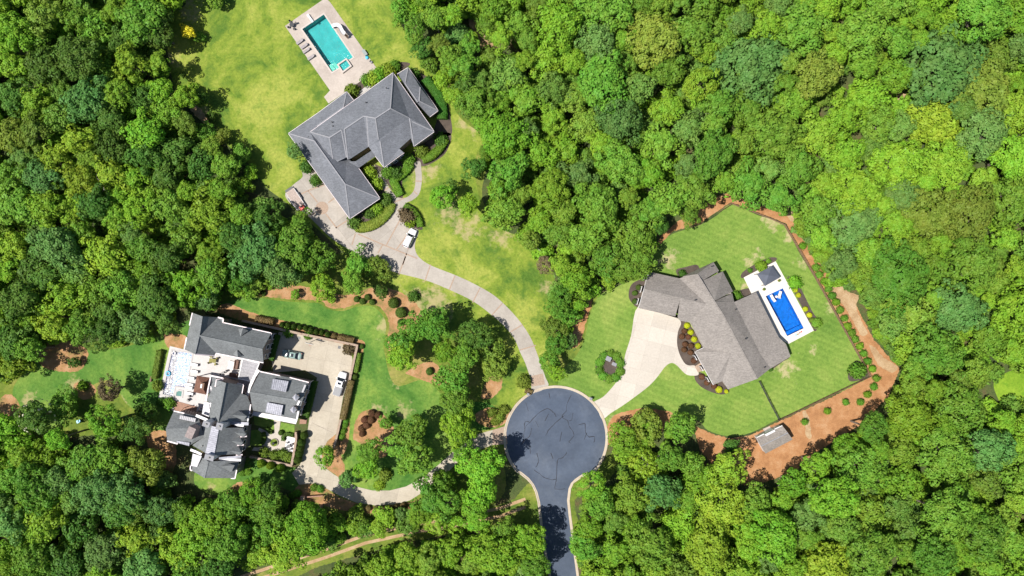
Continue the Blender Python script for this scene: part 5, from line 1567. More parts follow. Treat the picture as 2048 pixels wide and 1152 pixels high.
shrub_row([(*h4((1445, 290))[0], 5)], LM_BOX, 'small ball shrub at the outer corner of the courtyard wall', '', None)
shrub_row([(*h4((1370, 620))[0], 6)], LM_BOX, 'ball shrub between the olive hedge and the long brown hedge', '', None)
shrub_row([(*h4((1310, 320))[0], 10)], LM[7], 'purplish shrub in the top right corner of the courtyard', '', None, loose=True)
shrub_row([(*h4((640, 130))[0], 9)], LM[1], 'creeping green shrub at the top left of the courtyard', '', None, loose=True)
shrub_row([(*h4((860, 170))[0], 7)], LM[1], 'low creeping shrub under the brick wall near the basketball hoop', '', None, loose=True)
shrub_row([(p[0], p[1]) for p in h5((818, 385), (790, 465), (778, 522), (765, 582), (748, 652))], LM_BOX, 'clipped ball shrub right of the formal garden wall', 'from the top', 'ball shrubs right of the garden wall', r=7.4, h=1.4)
shrub_row([(p[0], p[1]) for p in h5((350, 690), (455, 712), (560, 740))], LM[3], 'yellow-green rounded shrub below the formal garden wall', 'from the left', 'shrubs below the garden wall', r=8.2, h=1.6)
shrub_row([(*h5((275, 690))[0], 9)], LM[0], 'blue-green leafy shrub in the corner below the formal garden', '', None, loose=True)
shrub_row([(p[0], p[1]) for p in h5((135, 800), (200, 790), (1270, 228), (1262, 275), (1245, 340), (1228, 405))], LM[1], 'small shrub in the beds flanking the mansion driveway', 'from the left', 'small shrubs near the mansion drive', r=5, loose=True)
shrub_row([(*p, r_) for p, r_ in zip([q[:2] for q in h5((1560, 145), (1622, 165), (1480, 215), (1548, 218), (1500, 275), (1445, 310), (1450, 370))], (7.5, 7, 7.5, 7.5, 7, 7, 6))], LM_RUST, 'rust-brown ball shrub in the orange bed on the mansion lawn', 'from the top', 'rust balls on the mansion lawn')
# formal garden
sheet('garden_path', h5((480, 210), (555, 230), (540, 345), (590, 400), (600, 460), (640, 400), (735, 420), (715, 590), (640, 585), (595, 540), (560, 545), (470, 575), (350, 540), (330, 560), (240, 555), (260, 520), (350, 520), (385, 440), (380, 380), (310, 330), (320, 305), (410, 345), (440, 375), (490, 350)), 0.02, M['conc_c'], smooth=False)
sheet('patio', h5((622, 395), (735, 422), (695, 592), (600, 565)), 0.04, M['white'], smooth=False)
sheet('lawn', h5((560, 245), (710, 275), (705, 370), (540, 340)), 0.019, M['lawn_b'], smooth=False)
sheet('lawn', h5((260, 170), (500, 225), (480, 340), (380, 300), (270, 270)), 0.019, M['lawn_b'], smooth=False)
sheet('lawn', h5((235, 330), (330, 330), (380, 400), (350, 500), (220, 500)), 0.019, M['lawn_b'], smooth=False)
hedge(h5((400, 300), (440, 345), (468, 350)), 6, 0.7, LM_BOX, 'small clipped hedge left of the formal garden path')
hedge(h5((355, 480), (385, 420), (370, 350)), 6, 0.7, LM_BOX, 'curved clipped hedge left of the round planter')
hedge(h5((590, 440), (595, 390), (640, 370), (700, 385)), 6, 0.7, LM_BOX, 'clipped hedge above the white garden patio')
shrub(*h5((560, 358))[0], 5.2, LM_BOX, 'small ball shrub right of the formal garden path')
shrub_row([(*p, 8) for p in [q[:2] for q in h5((380, 570), (490, 600), (580, 590), (640, 630))]], LM[4], 'olive shrub inside the low formal garden wall', 'from the left', 'olive shrubs in the formal garden', loose=True)
pl = empty('round_planter', W(*h5((487, 465))[0]), 'round planter bed with a small urn in the formal garden', 'planter')
MB().disc((0, 0, 0), 1.0, 0.3, 24).build('rim', M['conc_b'], pl)
MB().disc((0, 0, 0.3), 0.9, 0.05, 24, 0.85).build('soil', M['lawn_edge'], pl)
MB().tube([(0.1, -0.05, 0.35), (0.1, -0.05, 0.6), (0.1, -0.05, 0.9), (0.1, -0.05, 1.1)], [0.25, 0.12, 0.3, 0.35], 12).build('urn', M['dark_metal'], pl)

# other shrubs
for p, r_, m_, l in (((540, 0), 0, None, None),):
    pass
shrub_row([(p[0], p[1]) for p in r4((605, 355), (640, 368), (670, 343), (698, 372))], LM_BOX, 'small clipped ball in the orange bed below the hooked trees', 'from the left', 'small balls in the orange bed', r=6.2)
shrub(*r4((825, 378))[0], 10, LM_BOX, 'large dark clipped ball at the upper right of the orange bed')
shrub(*r4((870, 435))[0], 10.5, LM_BOX, 'large dark clipped ball nearest the central tree group')
shrub(*r4((870, 495))[0], 7, LM_BOX, 'dark clipped ball partly under the central trees')
shrub(*r4((45, 320))[0], 5.5, LM_BOX, 'lone small ball at the left end of the orange bed')
shrub(*r4((1042, 788))[0], 7.5, LM_BOX, 'oval dark shrub on the mulch under the central trees')
shrub_row([(p[0], p[1]) for p in r5((675, 745), (722, 748), (768, 748), (808, 745), (846, 736), (885, 727))], LM_TAN, 'clipped ball below the mansion driveway bend', 'from the left', 'balls below the driveway bend', r=6)
shrub_row([(p[0], p[1]) for p in r5((385, 628), (350, 620), (250, 655), (220, 670))], LM[1], 'small green shrub in the orange bed by the gate pier', 'from the right', 'shrubs by the gate piers', r=6, loose=True)
shrub(*r5((775, 545))[0], 10, LM[4], 'olive mounded shrub on the small lawn beside the driveway bend', loose=True)
shrub(*r5((740, 605))[0], 9, LM[3], 'yellow ground shrub beside the driveway bend', loose=True, h=0.7)
shrub(*r4((945, 338))[0], 9, LM[6], 'dark wispy shrub alone on the pale grass below the long driveway', loose=True)
shrub_row([(p[0], p[1]) for p in [(1008, 820), (1000, 835), (985, 825), (992, 842)]], LM[4], 'flowering bush in the bed left of the turning circle', 'from the top', 'bushes left of the turning circle', r=8, loose=True)
shrub(1046, 763, 11, LM[4], 'olive and orange bush left of the driveway mouth at the turning circle', loose=True)
hedge([(1050, 780), (1064, 784)], 9, 0.8, LM_TAN, 'short brown hedge at the top of the turning circle')
for i in range(10):
    a = 0.4 + i * 0.62
    shrub(1220 + 22 * math.cos(a), 733 + 25 * math.sin(a), 7, LM[1], f'low leafy plant on the rim of the round utility bed, {ORD[i]} clockwise from the right', 'plants round the utility bed', loose=True, h=0.5)
shrub(300 + 250 / 6.4, 740 + 430 / 6.4, 9, LM[1], 'green bush at the lower left corner of the white terrace', loose=True)
shrub(300 + 150 / 6.4, 740 + 410 / 6.4, 7, LM[6], 'dark bush below the lower left terrace corner', loose=True)
shrub(300 + 100 / 6.4, 740 + 200 / 6.4, 8, LM[4], 'olive bush beside the lower half of the mansion pool', loose=True)
shrub(166, 772, 8, LM[2], 'small bright shrub on the bare patch of the left lawn', loose=True)
shrub(365, 149, 4, LM[6], 'tiny dark bush at the left edge of the yellowing lawn', loose=True)

# ---------------------------------------------------------------- vehicles
def loft(sections, closed_ends=True):
    """sections: list of (x, [(y, z), ...]) with equal counts"""
    n = len(sections[0][1])
    v, f = [], []
    for x, pr in sections: v += [(x, y, z) for y, z in pr]
    for i in range(len(sections) - 1):
        for k in range(n - 1): f.append((i * n + k, (i + 1) * n + k, (i + 1) * n + k + 1, i * n + k + 1))
    if closed_ends:
        f.append(tuple(range(n))); f.append(tuple((len(sections) - 1) * n + k for k in range(n))[::-1])
    return v, f

def car(px, py, heading, L, Wd, paint, label, kind='suv'):
    o = empty('parked_car' if kind != 'pickup' else 'pickup_truck', W(px, py), label, 'car' if kind != 'pickup' else 'pickup truck', rz=heading)
    hw = Wd / 2
    bh = {'suv': 1.02, 'sedan': 0.92, 'pickup': 1.12}[kind]
    xs = [-0.5, -0.485, -0.44, -0.36, -0.15, 0.1, 0.3, 0.42, 0.475, 0.5]
    ws = [0.70, 0.86, 0.95, 1.0, 1.0, 1.0, 0.985, 0.93, 0.82, 0.62]
    hs = [0.78, 0.93, 1.0, 1.0, 1.0, 1.0, 0.96, 0.90, 0.82, 0.68]
    sec = []
    for x, w, h in zip(xs, ws, hs):
        a, z = hw * w, bh * h
        sec.append((x * L, [(-a * .93, 0.25), (-a, 0.5), (-a, z - 0.18), (-a * .9, z - 0.04), (-a * .5, z), (0, z + 0.02), (a * .5, z), (a * .9, z - 0.04), (a, z - 0.18), (a, 0.5), (a * .93, 0.25)]))
    v, f = loft(sec)
    body = link('body', mesh_from('body', v, f, True), paint, o)
    # cabin: glass ring then roof
    if kind == 'suv': x0, x1, r0, r1, zt = -0.47, 0.22, -0.42, 0.09, 1.62
    elif kind == 'sedan': x0, x1, r0, r1, zt = -0.36, 0.24, -0.22, 0.08, 1.40
    else: x0, x1, r0, r1, zt = -0.10, 0.27, -0.06, 0.15, 1.80
    def ringp(a, b, w, z, k=0.06):
        a *= L; b *= L
        return [(a, -w + k, z), (a + k, -w, z), (b - k * 3, -w, z), (b, -w + k * 4, z), (b, w - k * 4, z), (b - k * 3, w, z), (a + k, w, z), (a, w - k, z)]
    lo = ringp(x0, x1, hw * 0.93, bh - 0.05); hi = ringp(r0, r1, hw * 0.74, zt)
    n = 8
    mb = MB(); mb.add(lo + hi, [(k, (k + 1) % n, n + (k + 1) % n, n + k) for k in range(n)])
    mb.build('window_glass', M['glass'], o)
    hi2 = ringp(r0 - 0.004, r1 + 0.004, hw * 0.755, zt - 0.02); top = ringp(r0 + 0.02, r1 - 0.02, hw * 0.66, zt + 0.05)
    mb = MB(); mb.add(hi2 + top, [(k, (k + 1) % n, n + (k + 1) % n, n + k) for k in range(n)] + [tuple(range(n, 2 * n))], True)
    rf = mb.build('roof_panel', paint, o)
    if kind != 'suv':
        MB().box((0, 0, 0), ((r1 - r0) * L * 0.42, hw * 0.85, 0.02)).build('sunroof', M['glass'], rf, ((r0 + r1) / 2 * L, 0, zt + 0.062))
    # pillars
    for s in (-1, 1):
        for (a, b) in (((x1 * L - 0.05, hw * .84), (r1 * L - 0.03, hw * .68)), ((x0 * L + 0.03, hw * .9), (r0 * L + 0.03, hw * .72)), (((x0 + x1) / 2 * L, hw * .93), ((r0 + r1) / 2 * L, hw * .745))):
            MB().tube([(a[0], s * a[1], bh - 0.05), (b[0], s * b[1], zt)], 0.045, 5).build('pillar', paint, o)
        MB().box((x1 * L - 0.35, s * (hw + 0.10), bh + 0.02), (0.16, 0.22, 0.14)).build('wing_mirror', paint, o)
        MB().box((0.475 * L, s * hw * 0.68, bh * 0.72), (0.14, 0.32, 0.16)).build('headlight', M['lamp_clear'], o)
        MB().box((-0.492 * L, s * hw * 0.72, bh * 0.76), (0.08, 0.22, 0.3)).build('tail_light', M['lamp_red'], o)
    wm = MB()
    for s, x in ((-1, 0.31), (1, 0.31), (-1, -0.31), (1, -0.31)):
        wb = MB().tube([(0, -0.12, 0), (0, 0.12, 0)], 0.35, 18)
        wh = wb.build('wheel', M['rubber'], o, (x * L, s * (hw - 0.1), 0.35))
        MB().tube([(0, s * 0.10, 0), (0, s * 0.13, 0)], 0.2, 12).build('rim', M['lamp_clear'], wh)
    if kind == 'pickup':
        MB().box((-0.305 * L, 0, bh + 0.045), (0.36 * L, Wd * 0.86, 0.07)).build('bed_cover', M['bed_liner'], o)
        MB().box((-0.49 * L, 0, bh * 0.75), (0.06, Wd * 0.7, 0.4)).build('tailgate', paint, o)
    else:
        MB().tube([(x1 * L + 0.05, -hw * .5, bh + 0.06), (x1 * L - 0.12, hw * .1, bh + 0.16)], 0.015, 4).build('wiper', M['rubber'], o)
    if kind == 'suv':
        for s in (-1, 1):
            MB().tube([(r0 * L + 0.3, s * hw * 0.62, zt + 0.08), (r1 * L - 0.1, s * hw * 0.62, zt + 0.08)], 0.025, 5).build('roof_rail', M['dark_metal'], o)
    return o
def ang_px(a, b): return math.atan2(-(b[1] - a[1]), b[0] - a[0])
car(*c3((1249, 897))[0], ang_px((1215, 975), (1290, 820)), 4.75, 1.9, M['car_white'], 'white SUV parked on the pale forecourt below the island bed', 'suv')
car(*h4((688, 378))[0], ang_px((790, 395), (590, 358)), 4.75, 1.85, M['car_green'], 'sage green sedan parked in the mansion courtyard', 'sedan')
car(*h4((1215, 697))[0], ang_px((1170, 820), (1248, 575)), 5.9, 2.05, M['car_white'], 'white pickup with a grey bed cover against the right courtyard wall', 'pickup')

# flatbed trailer with a red machine
ta, tb = W(*c3((100, 440))[0]), W(*c3((215, 610))[0])
tr_ang = math.atan2(tb.y - ta.y, tb.x - ta.x); TL = (tb - ta).length
TR = empty('flatbed_trailer', (ta + tb) / 2, 'long flatbed trailer with bleached plank floor at the edge of the motor court', 'trailer', rz=tr_ang)
for k in range(9):
    MB().box((0, -1.0 + k * 0.25, 0.62), (TL, 0.225, 0.06)).build('plank', M['wood_deck'], TR)
for s in (-1, 1):
    MB().box((0, s * 1.16, 0.62), (TL, 0.08, 0.16)).build('side_rail', M['lamp_clear'], TR)
    MB().box((-0.3, s * 1.33, 0.62), (1.9, 0.26, 0.06)).build('mudguard', M['dark_metal'], TR)
    for x in (-0.75, 0.15):
        MB().tube([(0, -0.1, 0), (0, 0.1, 0)], 0.33, 14).build('wheel', M['rubber'], TR, (x, s * 1.32, 0.33))
MB().tube([(TL / 2, -0.9, 0.5), (TL / 2 + 1.5, 0, 0.5), (TL / 2, 0.9, 0.5)], 0.06, 5).build('tow_bar', M['dark_metal'], TR)
MB().tube([(TL / 2 + 1.5, 0, 0.5), (TL / 2 + 1.8, 0, 0.5)], 0.07, 5).build('hitch', M['dark_metal'], TR)
MB().box((-TL / 2 - 0.3, 0, 0.55), (0.6, 2.0, 0.08)).build('ramp', M['dark_metal'], TR)
rm = empty('red_mower', W(*c3((215, 605))[0], 0.7), 'red riding machine on the front end of the flatbed trailer', 'mower', rz=tr_ang)
MB().box((0, 0, 0.35), (1.1, 1.25, 0.45), 0, 0.85).build('deck', M['red'], rm)
MB().box((0.25, 0, 0.72), (0.5, 0.6, 0.3), 0, 0.8).build('hood', M['red'], rm)
MB().box((-0.25, 0, 0.72), (0.4, 0.45, 0.3), 0, 0.8).build('seat', M['dark_metal'], rm)
for sx in (-0.4, 0.4):
    for sy in (-0.55, 0.55): MB().tube([(0, -0.08, 0), (0, 0.08, 0)], 0.18, 10).build('wheel', M['rubber'], rm, (sx, sy, 0.16))

# basketball hoop in the courtyard
bh_ = empty('basketball_hoop', W(*h4((915, 245))[0]), 'basketball hoop with white backboard leaning over the top of the courtyard', 'basketball hoop')
MB().tube([(1.4, 0.9, 0), (1.35, 0.85, 2.4), (0.9, 0.6, 3.1), (0.2, 0.25, 3.3)], 0.07, 8).build('pole', M['dark_metal'], bh_)
MB().box((0, 0, 3.3), (1.8, 0.06, 1.05), R(-14)).build('backboard', M['white'], bh_)
rg2 = MB().tube([(0.1 + 0.24 * math.cos(a), -0.35 + 0.24 * math.sin(a), 3.05) for a in [i * math.pi / 6 for i in range(13)]], 0.02, 5)
rg2.build('rim', M['red'], bh_)
MB().box((1.5, 1.0, 0.12), (1.2, 0.8, 0.24), R(-14)).build('base', M['dark_metal'], bh_)

# garden furniture -----------------------------------------------------------
def lounger(px, py, ang, fabric, label, group, tilt=0.45, L=1.95):
    o = empty('sun_lounger', W(px, py) + Vector((0, 0, 0.03)), label, 'sun lounger', group, rz=ang)
    fr = MB()
    for s in (-1, 1): fr.box((0, s * 0.31, 0.3), (L, 0.05, 0.05))
    for x in (-L * .4, L * .4):
        fr.box((x, 0, 0.3), (0.05, 0.57, 0.05))
    fr.build('frame', M['dark_metal'], o)
    for x in (-L * .4, L * .4):
        for s in (-1, 1): MB().box((x, s * 0.31, 0.138), (0.05, 0.05, 0.27)).build('leg', M['dark_metal'], o)
    MB().box((-L * 0.17, 0, 0.37), (L * 0.64, 0.6, 0.07)).build('seat', fabric, o)
    b = MB().box((0, 0, 0), (L * 0.36, 0.6, 0.07)).build('backrest', fabric, o, (L * 0.31, 0, 0.37 + 0.16))
    b.rotation_euler = (0, -tilt, 0)
    return o
for i, p in enumerate(c1((195, 405), (238, 448), (258, 490), (302, 555))):
    lounger(p[0], p[1], ang_px((165, 425), (225, 385)), M['cushion'], f'grey sun lounger left of the teal pool, {ORD[i]} from the top', 'grey loungers by the teal pool')
for i, p in enumerate(h1((580, 825), (580, 912), (535, 995), (520, 1080), (510, 1120), (520, 1195))):
    lounger(p[0], p[1], ang_px((540, 815), (640, 830)), M['white'], f'white sun lounger between narrow pool and gazebo, {ORD[i]} from the top', 'white loungers by the narrow pool')
# dark table set by the teal pool
def table_set(px, py, label, r=0.6, nch=4, topm=None, chm=None, z=0.03, square=False, seat=0.42):
    topm = topm or M['dark_metal']; chm = chm or M['dark_metal']
    t = empty('patio_table', W(px, py) + Vector((0, 0, z)), label, 'table')
    if square: MB().box((0, 0, 0.72), (r * 2.6, r * 1.5, 0.05), R(-10)).build('table_top', topm, t)
    else: MB().disc((0, 0, 0.7), r, 0.04, 20).build('table_top', topm, t)
    MB().tube([(0, 0, 0), (0, 0, 0.69)], [0.25, 0.05], 8).build('pedestal', topm, t)
    for k in range(nch):
        a = k * 2 * math.pi / nch + 0.5
        rr = r + 0.42
        c = empty('patio_chair', t.location + Vector((math.cos(a) * rr, math.sin(a) * rr, 0)), '%s chair, %s counterclockwise around the %s' % (('dark', 'dark')[0], ORD[k], label.split(',')[0]), 'chair', 'chairs at the ' + label.split(',')[0], rz=a)
        MB().box((0, 0, seat), (0.45, 0.45, 0.05)).build('seat', chm, c)
        MB().box((0.22, 0, seat + 0.27), (0.05, 0.45, 0.48)).build('backrest', chm, c)
        for sx in (-0.19, 0.19):
            for sy in (-0.19, 0.19): MB().box((sx, sy, seat / 2 - 0.014), (0.04, 0.04, seat - 0.03)).build('leg', chm, c)
table_set(*c1((122, 248))[0], 'dark round table at the left deck corner', 0.55, 4)
table_set(*h1((818, 772))[0], 'olive square table below the upper roof', 0.62, 4, M['olive'], M['olive'], square=True)
table_set(*h5((655, 500))[0], 'dark round table on the garden patio', 0.45, 4, z=0.045)
table_set(*h1((950, 925))[0], 'small dark table near the gazebo', 0.28, 2)
for i, p in enumerate(h2((512, 330), (497, 383))):
    c = empty('patio_chair', W(*p) + Vector((0, 0, 0.03)), f'dark lone chair on the lower terrace, {ORD[i]} from the top', 'chair', 'lone chairs on the lower terrace', rz=i * 0.7)
    MB().box((0, 0, 0.4), (0.6, 0.6, 0.06)).build('seat', M['dark_metal'], c)
    MB().box((0.28, 0, 0.7), (0.06, 0.6, 0.5)).build('backrest', M['dark_metal'], c)
    for sx in (-0.26, 0.26):
        for sy in (-0.26, 0.26): MB().box((sx, sy, 0.185), (0.05, 0.05, 0.36)).build('leg', M['dark_metal'], c)
def sofa(px, py, L, D, ang, label):
    o = empty('outdoor_sofa', W(px, py) + Vector((0, 0, 0.03)), label, 'sofa', rz=ang)
    MB().box((0, 0, 0.2), (L, D, 0.36)).build('base', M['wicker'], o)
    MB().box((0, D / 2 - 0.1, 0.58), (L, 0.2, 0.38)).build('backrest', M['wicker'], o)
    for s in (-1, 1): MB().box((s * (L / 2 - 0.1), -0.1, 0.5), (0.2, D - 0.22, 0.22)).build('armrest', M['wicker'], o)
    for k in range(2): MB().box(((k - 0.5) * (L - 0.45) / 2, -0.1, 0.45), ((L - 0.5) / 2, D - 0.3, 0.12)).build('cushion', M['wicker'], o)
sofa(*h1((1115, 825))[0], 2.2, 0.95, R(-100 + 180), 'brown wicker sofa on the white terrace against the stone-tiled roof')
sofa(*h1((1075, 960))[0], 1.9, 0.9, R(170), 'brown wicker sofa at the lower right of the white terrace')
lt = empty('low_table', W(*h1((1045, 832))[0]) + Vector((0, 0, 0.03)), 'low white coffee table in front of the upper wicker sofa', 'table', rz=R(-10))
MB().box((0, 0, 0.36), (1.3, 1.9, 0.08)).build('table_top', M['white'], lt)
for sx in (-.5, .5):
    for sy in (-.8, .8): MB().box((sx, sy, 0.16), (0.08, 0.08, 0.318)).build('leg', M['white'], lt)
# pergola bars over the brick steps
pg = empty('pergola', W(*h2((500, 520))[0]), 'dark slatted pergola over the brick steps below the terrace', 'pergola')
pgi = pg.matrix_basis.inverted()
for k in range(7):
    a = W(*h2((440 + k * 32, 515 + k * 7))[0], 2.6); b = W(*h2((495 + k * 28, 480 + k * 5))[0], 2.6)
    a = W(*h2((390 + k * 34, 535 + k * 6))[0], 2.6); b = W(*h2((430 + k * 34, 490 + k * 2))[0], 2.6)
    MB().tube([pgi @ a, pgi @ b], 0.06, 4, False).build('slat', M['dark_wood'], pg)
for p in ((395, 538), (600, 575), (430, 488), (632, 500)):
    q = W(*h2(p)[0], 2.6); MB().box((0, 0, 1.27), (0.12, 0.12, 2.54)).build('post', M['dark_wood'], pg, pgi @ Vector((q.x, q.y, 0)))
# slide, diving board, small things round the teal pool
sl = empty('water_slide', W(*c1((580, 280))[0]) + Vector((0, 0, 0.03)), 'white curved water slide on the right side of the teal pool', 'water slide')
base = sl.location.copy()
pp = [((498, 255), 0.5), ((520, 243), 0.75), ((550, 240), 1.0), ((575, 255), 1.3), ((588, 285), 1.65), ((605, 312), 2.0), ((622, 328), 2.1)]
pts = [Vector(W(*c1(p)[0], z)) - base for p, z in pp]
v, f = [], []
cpts = []
for i in range(len(pts) - 1):
    for k in range(4): cpts.append(pts[i].lerp(pts[i + 1], k / 4))
cpts.append(pts[-1])
for i, p in enumerate(cpts):
    d = (cpts[min(i + 1, len(cpts) - 1)] - cpts[max(i - 1, 0)]); d.z = 0; d.normalize(); n = Vector((-d.y, d.x, 0))
    for a, z in ((-0.46, 0.25), (-0.36, 0.02), (0, -0.04), (0.36, 0.02), (0.46, 0.25)): v.append(p + n * a + Vector((0, 0, z)))
for i in range(len(cpts) - 1):
    for k in range(4): f.append((i * 5 + k, i * 5 + k + 1, (i + 1) * 5 + k + 1, (i + 1) * 5 + k))
link('chute', mesh_from('chute', v, f, True), M['white'], sl)
st = MB()
top = pts[-1]; foot = Vector(W(*c1((655, 362))[0])) - base
dd = (foot - Vector((top.x, top.y, 0))); n = Vector((-dd.y, dd.x, 0)).normalized() * 0.28
for s in (-1, 1): MB().tube([Vector((foot.x, foot.y, 0)) + n * s, top + n * s, top + n * s + Vector((0, 0, 0.7))], 0.04, 6).build('handrail', M['dark_metal'], sl)
for k in range(6):
    c = Vector((foot.x, foot.y, 0)).lerp(top, (k + 0.7) / 6.6)
    MB().tube([c - n, c + n], 0.07, 4).build('rung', M['dark_wood'], sl)
for k in (1, 3, 5): MB().tube([Vector((pts[k].x, pts[k].y, 0)), pts[k]], 0.05, 6).build('support', M['white'], sl)
dba, dbb = W(*c1((268, 145))[0]), W(*c1((322, 220))[0])
dbo = empty('diving_board', dba, 'white diving board at the top end of the teal pool', 'diving board', rz=math.atan2(dbb.y - dba.y, dbb.x - dba.x))
LL = (dbb - dba).length
MB().box((LL / 2, 0, 0.52), (LL, 0.5, 0.06)).build('board', M['white'], dbo)
MB().box((0.45, 0, 0.26), (0.7, 0.6, 0.46), 0, 0.8).build('stand', M['white'], dbo)
sb = empty('storage_box', W(*c1((818, 512))[0]) + Vector((0, 0, 0.03)), 'grey-green storage box on the right edge of the teal pool deck', 'storage box', rz=R(-57))
MB().box((0, 0, 0.28), (1.4, 0.7, 0.54)).build('box', M['grey_box'], sb)
MB().box((0, 0, 0.59), (1.46, 0.76, 0.08)).build('lid', M['grey_box'], sb)
fl = MB()
bm = bmesh.new(); bmesh.ops.create_uvsphere(bm, u_segments=16, v_segments=10, radius=0.42)
for vv in bm.verts: vv.co.z = vv.co.z * 0.45 + 0.25
me = bpy.data.meshes.new('pool_float'); bm.to_mesh(me); bm.free()
tag(link('pool_float', me, M['blue'], None, W(*c1((836, 556))[0])), 'blue inflatable float below the grey-green storage box', 'pool float')
ch = empty('deck_chair', W(*c1((878, 600))[0]) + Vector((0, 0, 0.03)), 'pale folding chair at the right edge of the teal pool deck', 'chair', rz=R(-50))
MB().box((0, 0, 0.4), (0.5, 0.5, 0.05)).build('seat', M['ridge_pale'], ch)
MB().box((-0.25, 0, 0.68), (0.05, 0.5, 0.5)).build('backrest', M['ridge_pale'], ch)
for sx in (-0.2, 0.2):
    for sy in (-0.2, 0.2): MB().box((sx, sy, 0.187), (0.04, 0.04, 0.374)).build('leg', M['dark_metal'], ch)
# floats
def torus_float(px, py, r, mat, label):
    tt = MB().tube([(r * math.cos(a), r * math.sin(a), 0.02) for a in [i * math.pi / 8 for i in range(17)]], r * 0.32, 8)
    o = tt.build('swim_ring', mat); o.location = W(px, py); tag(o, label, 'swim ring'); return o
torus_float(*h1((308, 682))[0], 0.42, M['white'], 'white swim ring in the top left corner of the narrow pool')
torus_float(*h1((233, 940))[0], 0.5, M['blue'], 'pale blue swim ring on the left rim of the narrow pool')
for i, (p, a) in enumerate((((1172, 420), -60), ((1222, 395), -105))):
    o = empty('floating_lounger', W(*c4(p)[0]) + Vector((0, 0, -0.1)), ('white lounger standing in the blue pool, left of the round float', 'white lounger standing in the blue pool, right of the round float')[i], 'pool lounger', 'white loungers in the blue pool', rz=R(a))
    v, f = [], []
    pr = [(-0.95, 0.12), (-0.5, 0.22), (0.0, 0.08), (0.4, 0.22), (0.9, 0.55)]
    for x, z in pr: v += [(x, -0.33, z), (x, 0.33, z), (x, 0.33, z - 0.14), (x, -0.33, z - 0.14)]
    for k in range(4):
        for j in range(4): f.append((k * 4 + j, (k + 1) * 4 + j, (k + 1) * 4 + (j + 1) % 4, k * 4 + (j + 1) % 4))
    f += [(0, 1, 2, 3), (19, 18, 17, 16)]
    link('seat', mesh_from('seat', v, f), M['white'], o)
rt = MB().disc((0, 0, -0.1), 0.3, 0.3, 16).build('round_float', M['white'], None, W(*c4((1197, 408))[0])); tag(rt, 'round white float between the two loungers in the blue pool', 'pool float')
for i, (p, m_) in enumerate((((1338, 684), 'blue'), ((1352, 678), 'olive'), ((1365, 668), 'terracotta'), ((1376, 660), 'red'))):
    t_ = MB().box((0, 0, 0.12), (0.35, 0.25, 0.2), i * 0.5, 0.8).build('pool_toy', M[m_], None, W(*c4(p)[0]) + Vector((0, 0, 0.03)))
    tag(t_, f'small {["blue", "olive", "terracotta", "red"][i]} pool toy on the deck below the blue pool', 'pool toy', 'toys below the blue pool')
for i, p in enumerate(c4((1212, 292), (1103, 355))):
    pt = empty('potted_plant', W(*p) + Vector((0, 0, 0.03)), ('potted plant at the right corner of the blue-grey canopy', 'potted plant between the canopy and the house')[i], 'potted plant', 'pots near the canopy')
    MB().disc((0, 0, 0), 0.22, 0.4, 12, 0.3).build('pot', M['terracotta'], pt)
    me = CROWNS['tiny'][i % 2][1].copy()
    cr_ = link('foliage', me, None, pt, (0, 0, 0.62)); cr_.scale = (0.3, 0.3, 0.3); me.materials[0] = LM[4]
# utility boxes
for p, d, l in (((1216, 717), (1.2, 1.0, 0.9), 'green-grey utility cabinet in the round bed, the upper one'), ((1228, 728), (1.0, 0.7, 0.6), 'white utility cabinet in the round bed, the lower one')):
    o = empty('utility_box', W(*p), l, 'utility box', rz=R(-25))
    MB().box((0, 0, d[2] / 2), (d[0], d[1], d[2] - 0.004)).build('cabinet', M['grey_box'] if d[0] > 1.1 else M['white'], o)
    MB().box((0, 0, d[2] + 0.03), (d[0] + 0.1, d[1] + 0.1, 0.06)).build('lid', M['ridge_pale'], o)
def mailbox(px, py, label, brick=False):
    o = empty('mailbox', W(px, py), label, 'mailbox')
    MB().box((0, 0, 0.6), (0.5, 0.5, 1.2), R(-20)).build('pillar', M['brick'] if brick else M['white'], o)
    MB().box((0, 0, 1.26), (0.62, 0.62, 0.12), R(-20), 0.8).build('cap', M['ridge_pale'], o)
    MB().box((0.28, 0, 0.95), (0.12, 0.3, 0.25), R(-20)).build('door', M['dark_metal'], o)
mailbox(1181, 796, 'white mailbox pillar at the upper right of the turning circle')
mailbox(1056, 787, 'brick mailbox pillar at the top of the turning circle', True)
# gate piers south of the mansion
gp = empty('gate_pier', W(*r5((290, 675))[0]), 'brick gate pier with a low wall in the orange bed below the driveway', 'gate pier')
MB().box((0, 0, 0.8), (0.9, 0.9, 1.6), R(-8)).build('pier', M['brick'], gp)
MB().box((0, 0, 1.66), (1.05, 1.05, 0.12), R(-8), 0.8).build('cap', M['brick_band'], gp)
MB().box((2.6, 0.25, 0.45), (4.2, 0.3, 0.9), R(4)).build('low_wall', M['brick'], gp)
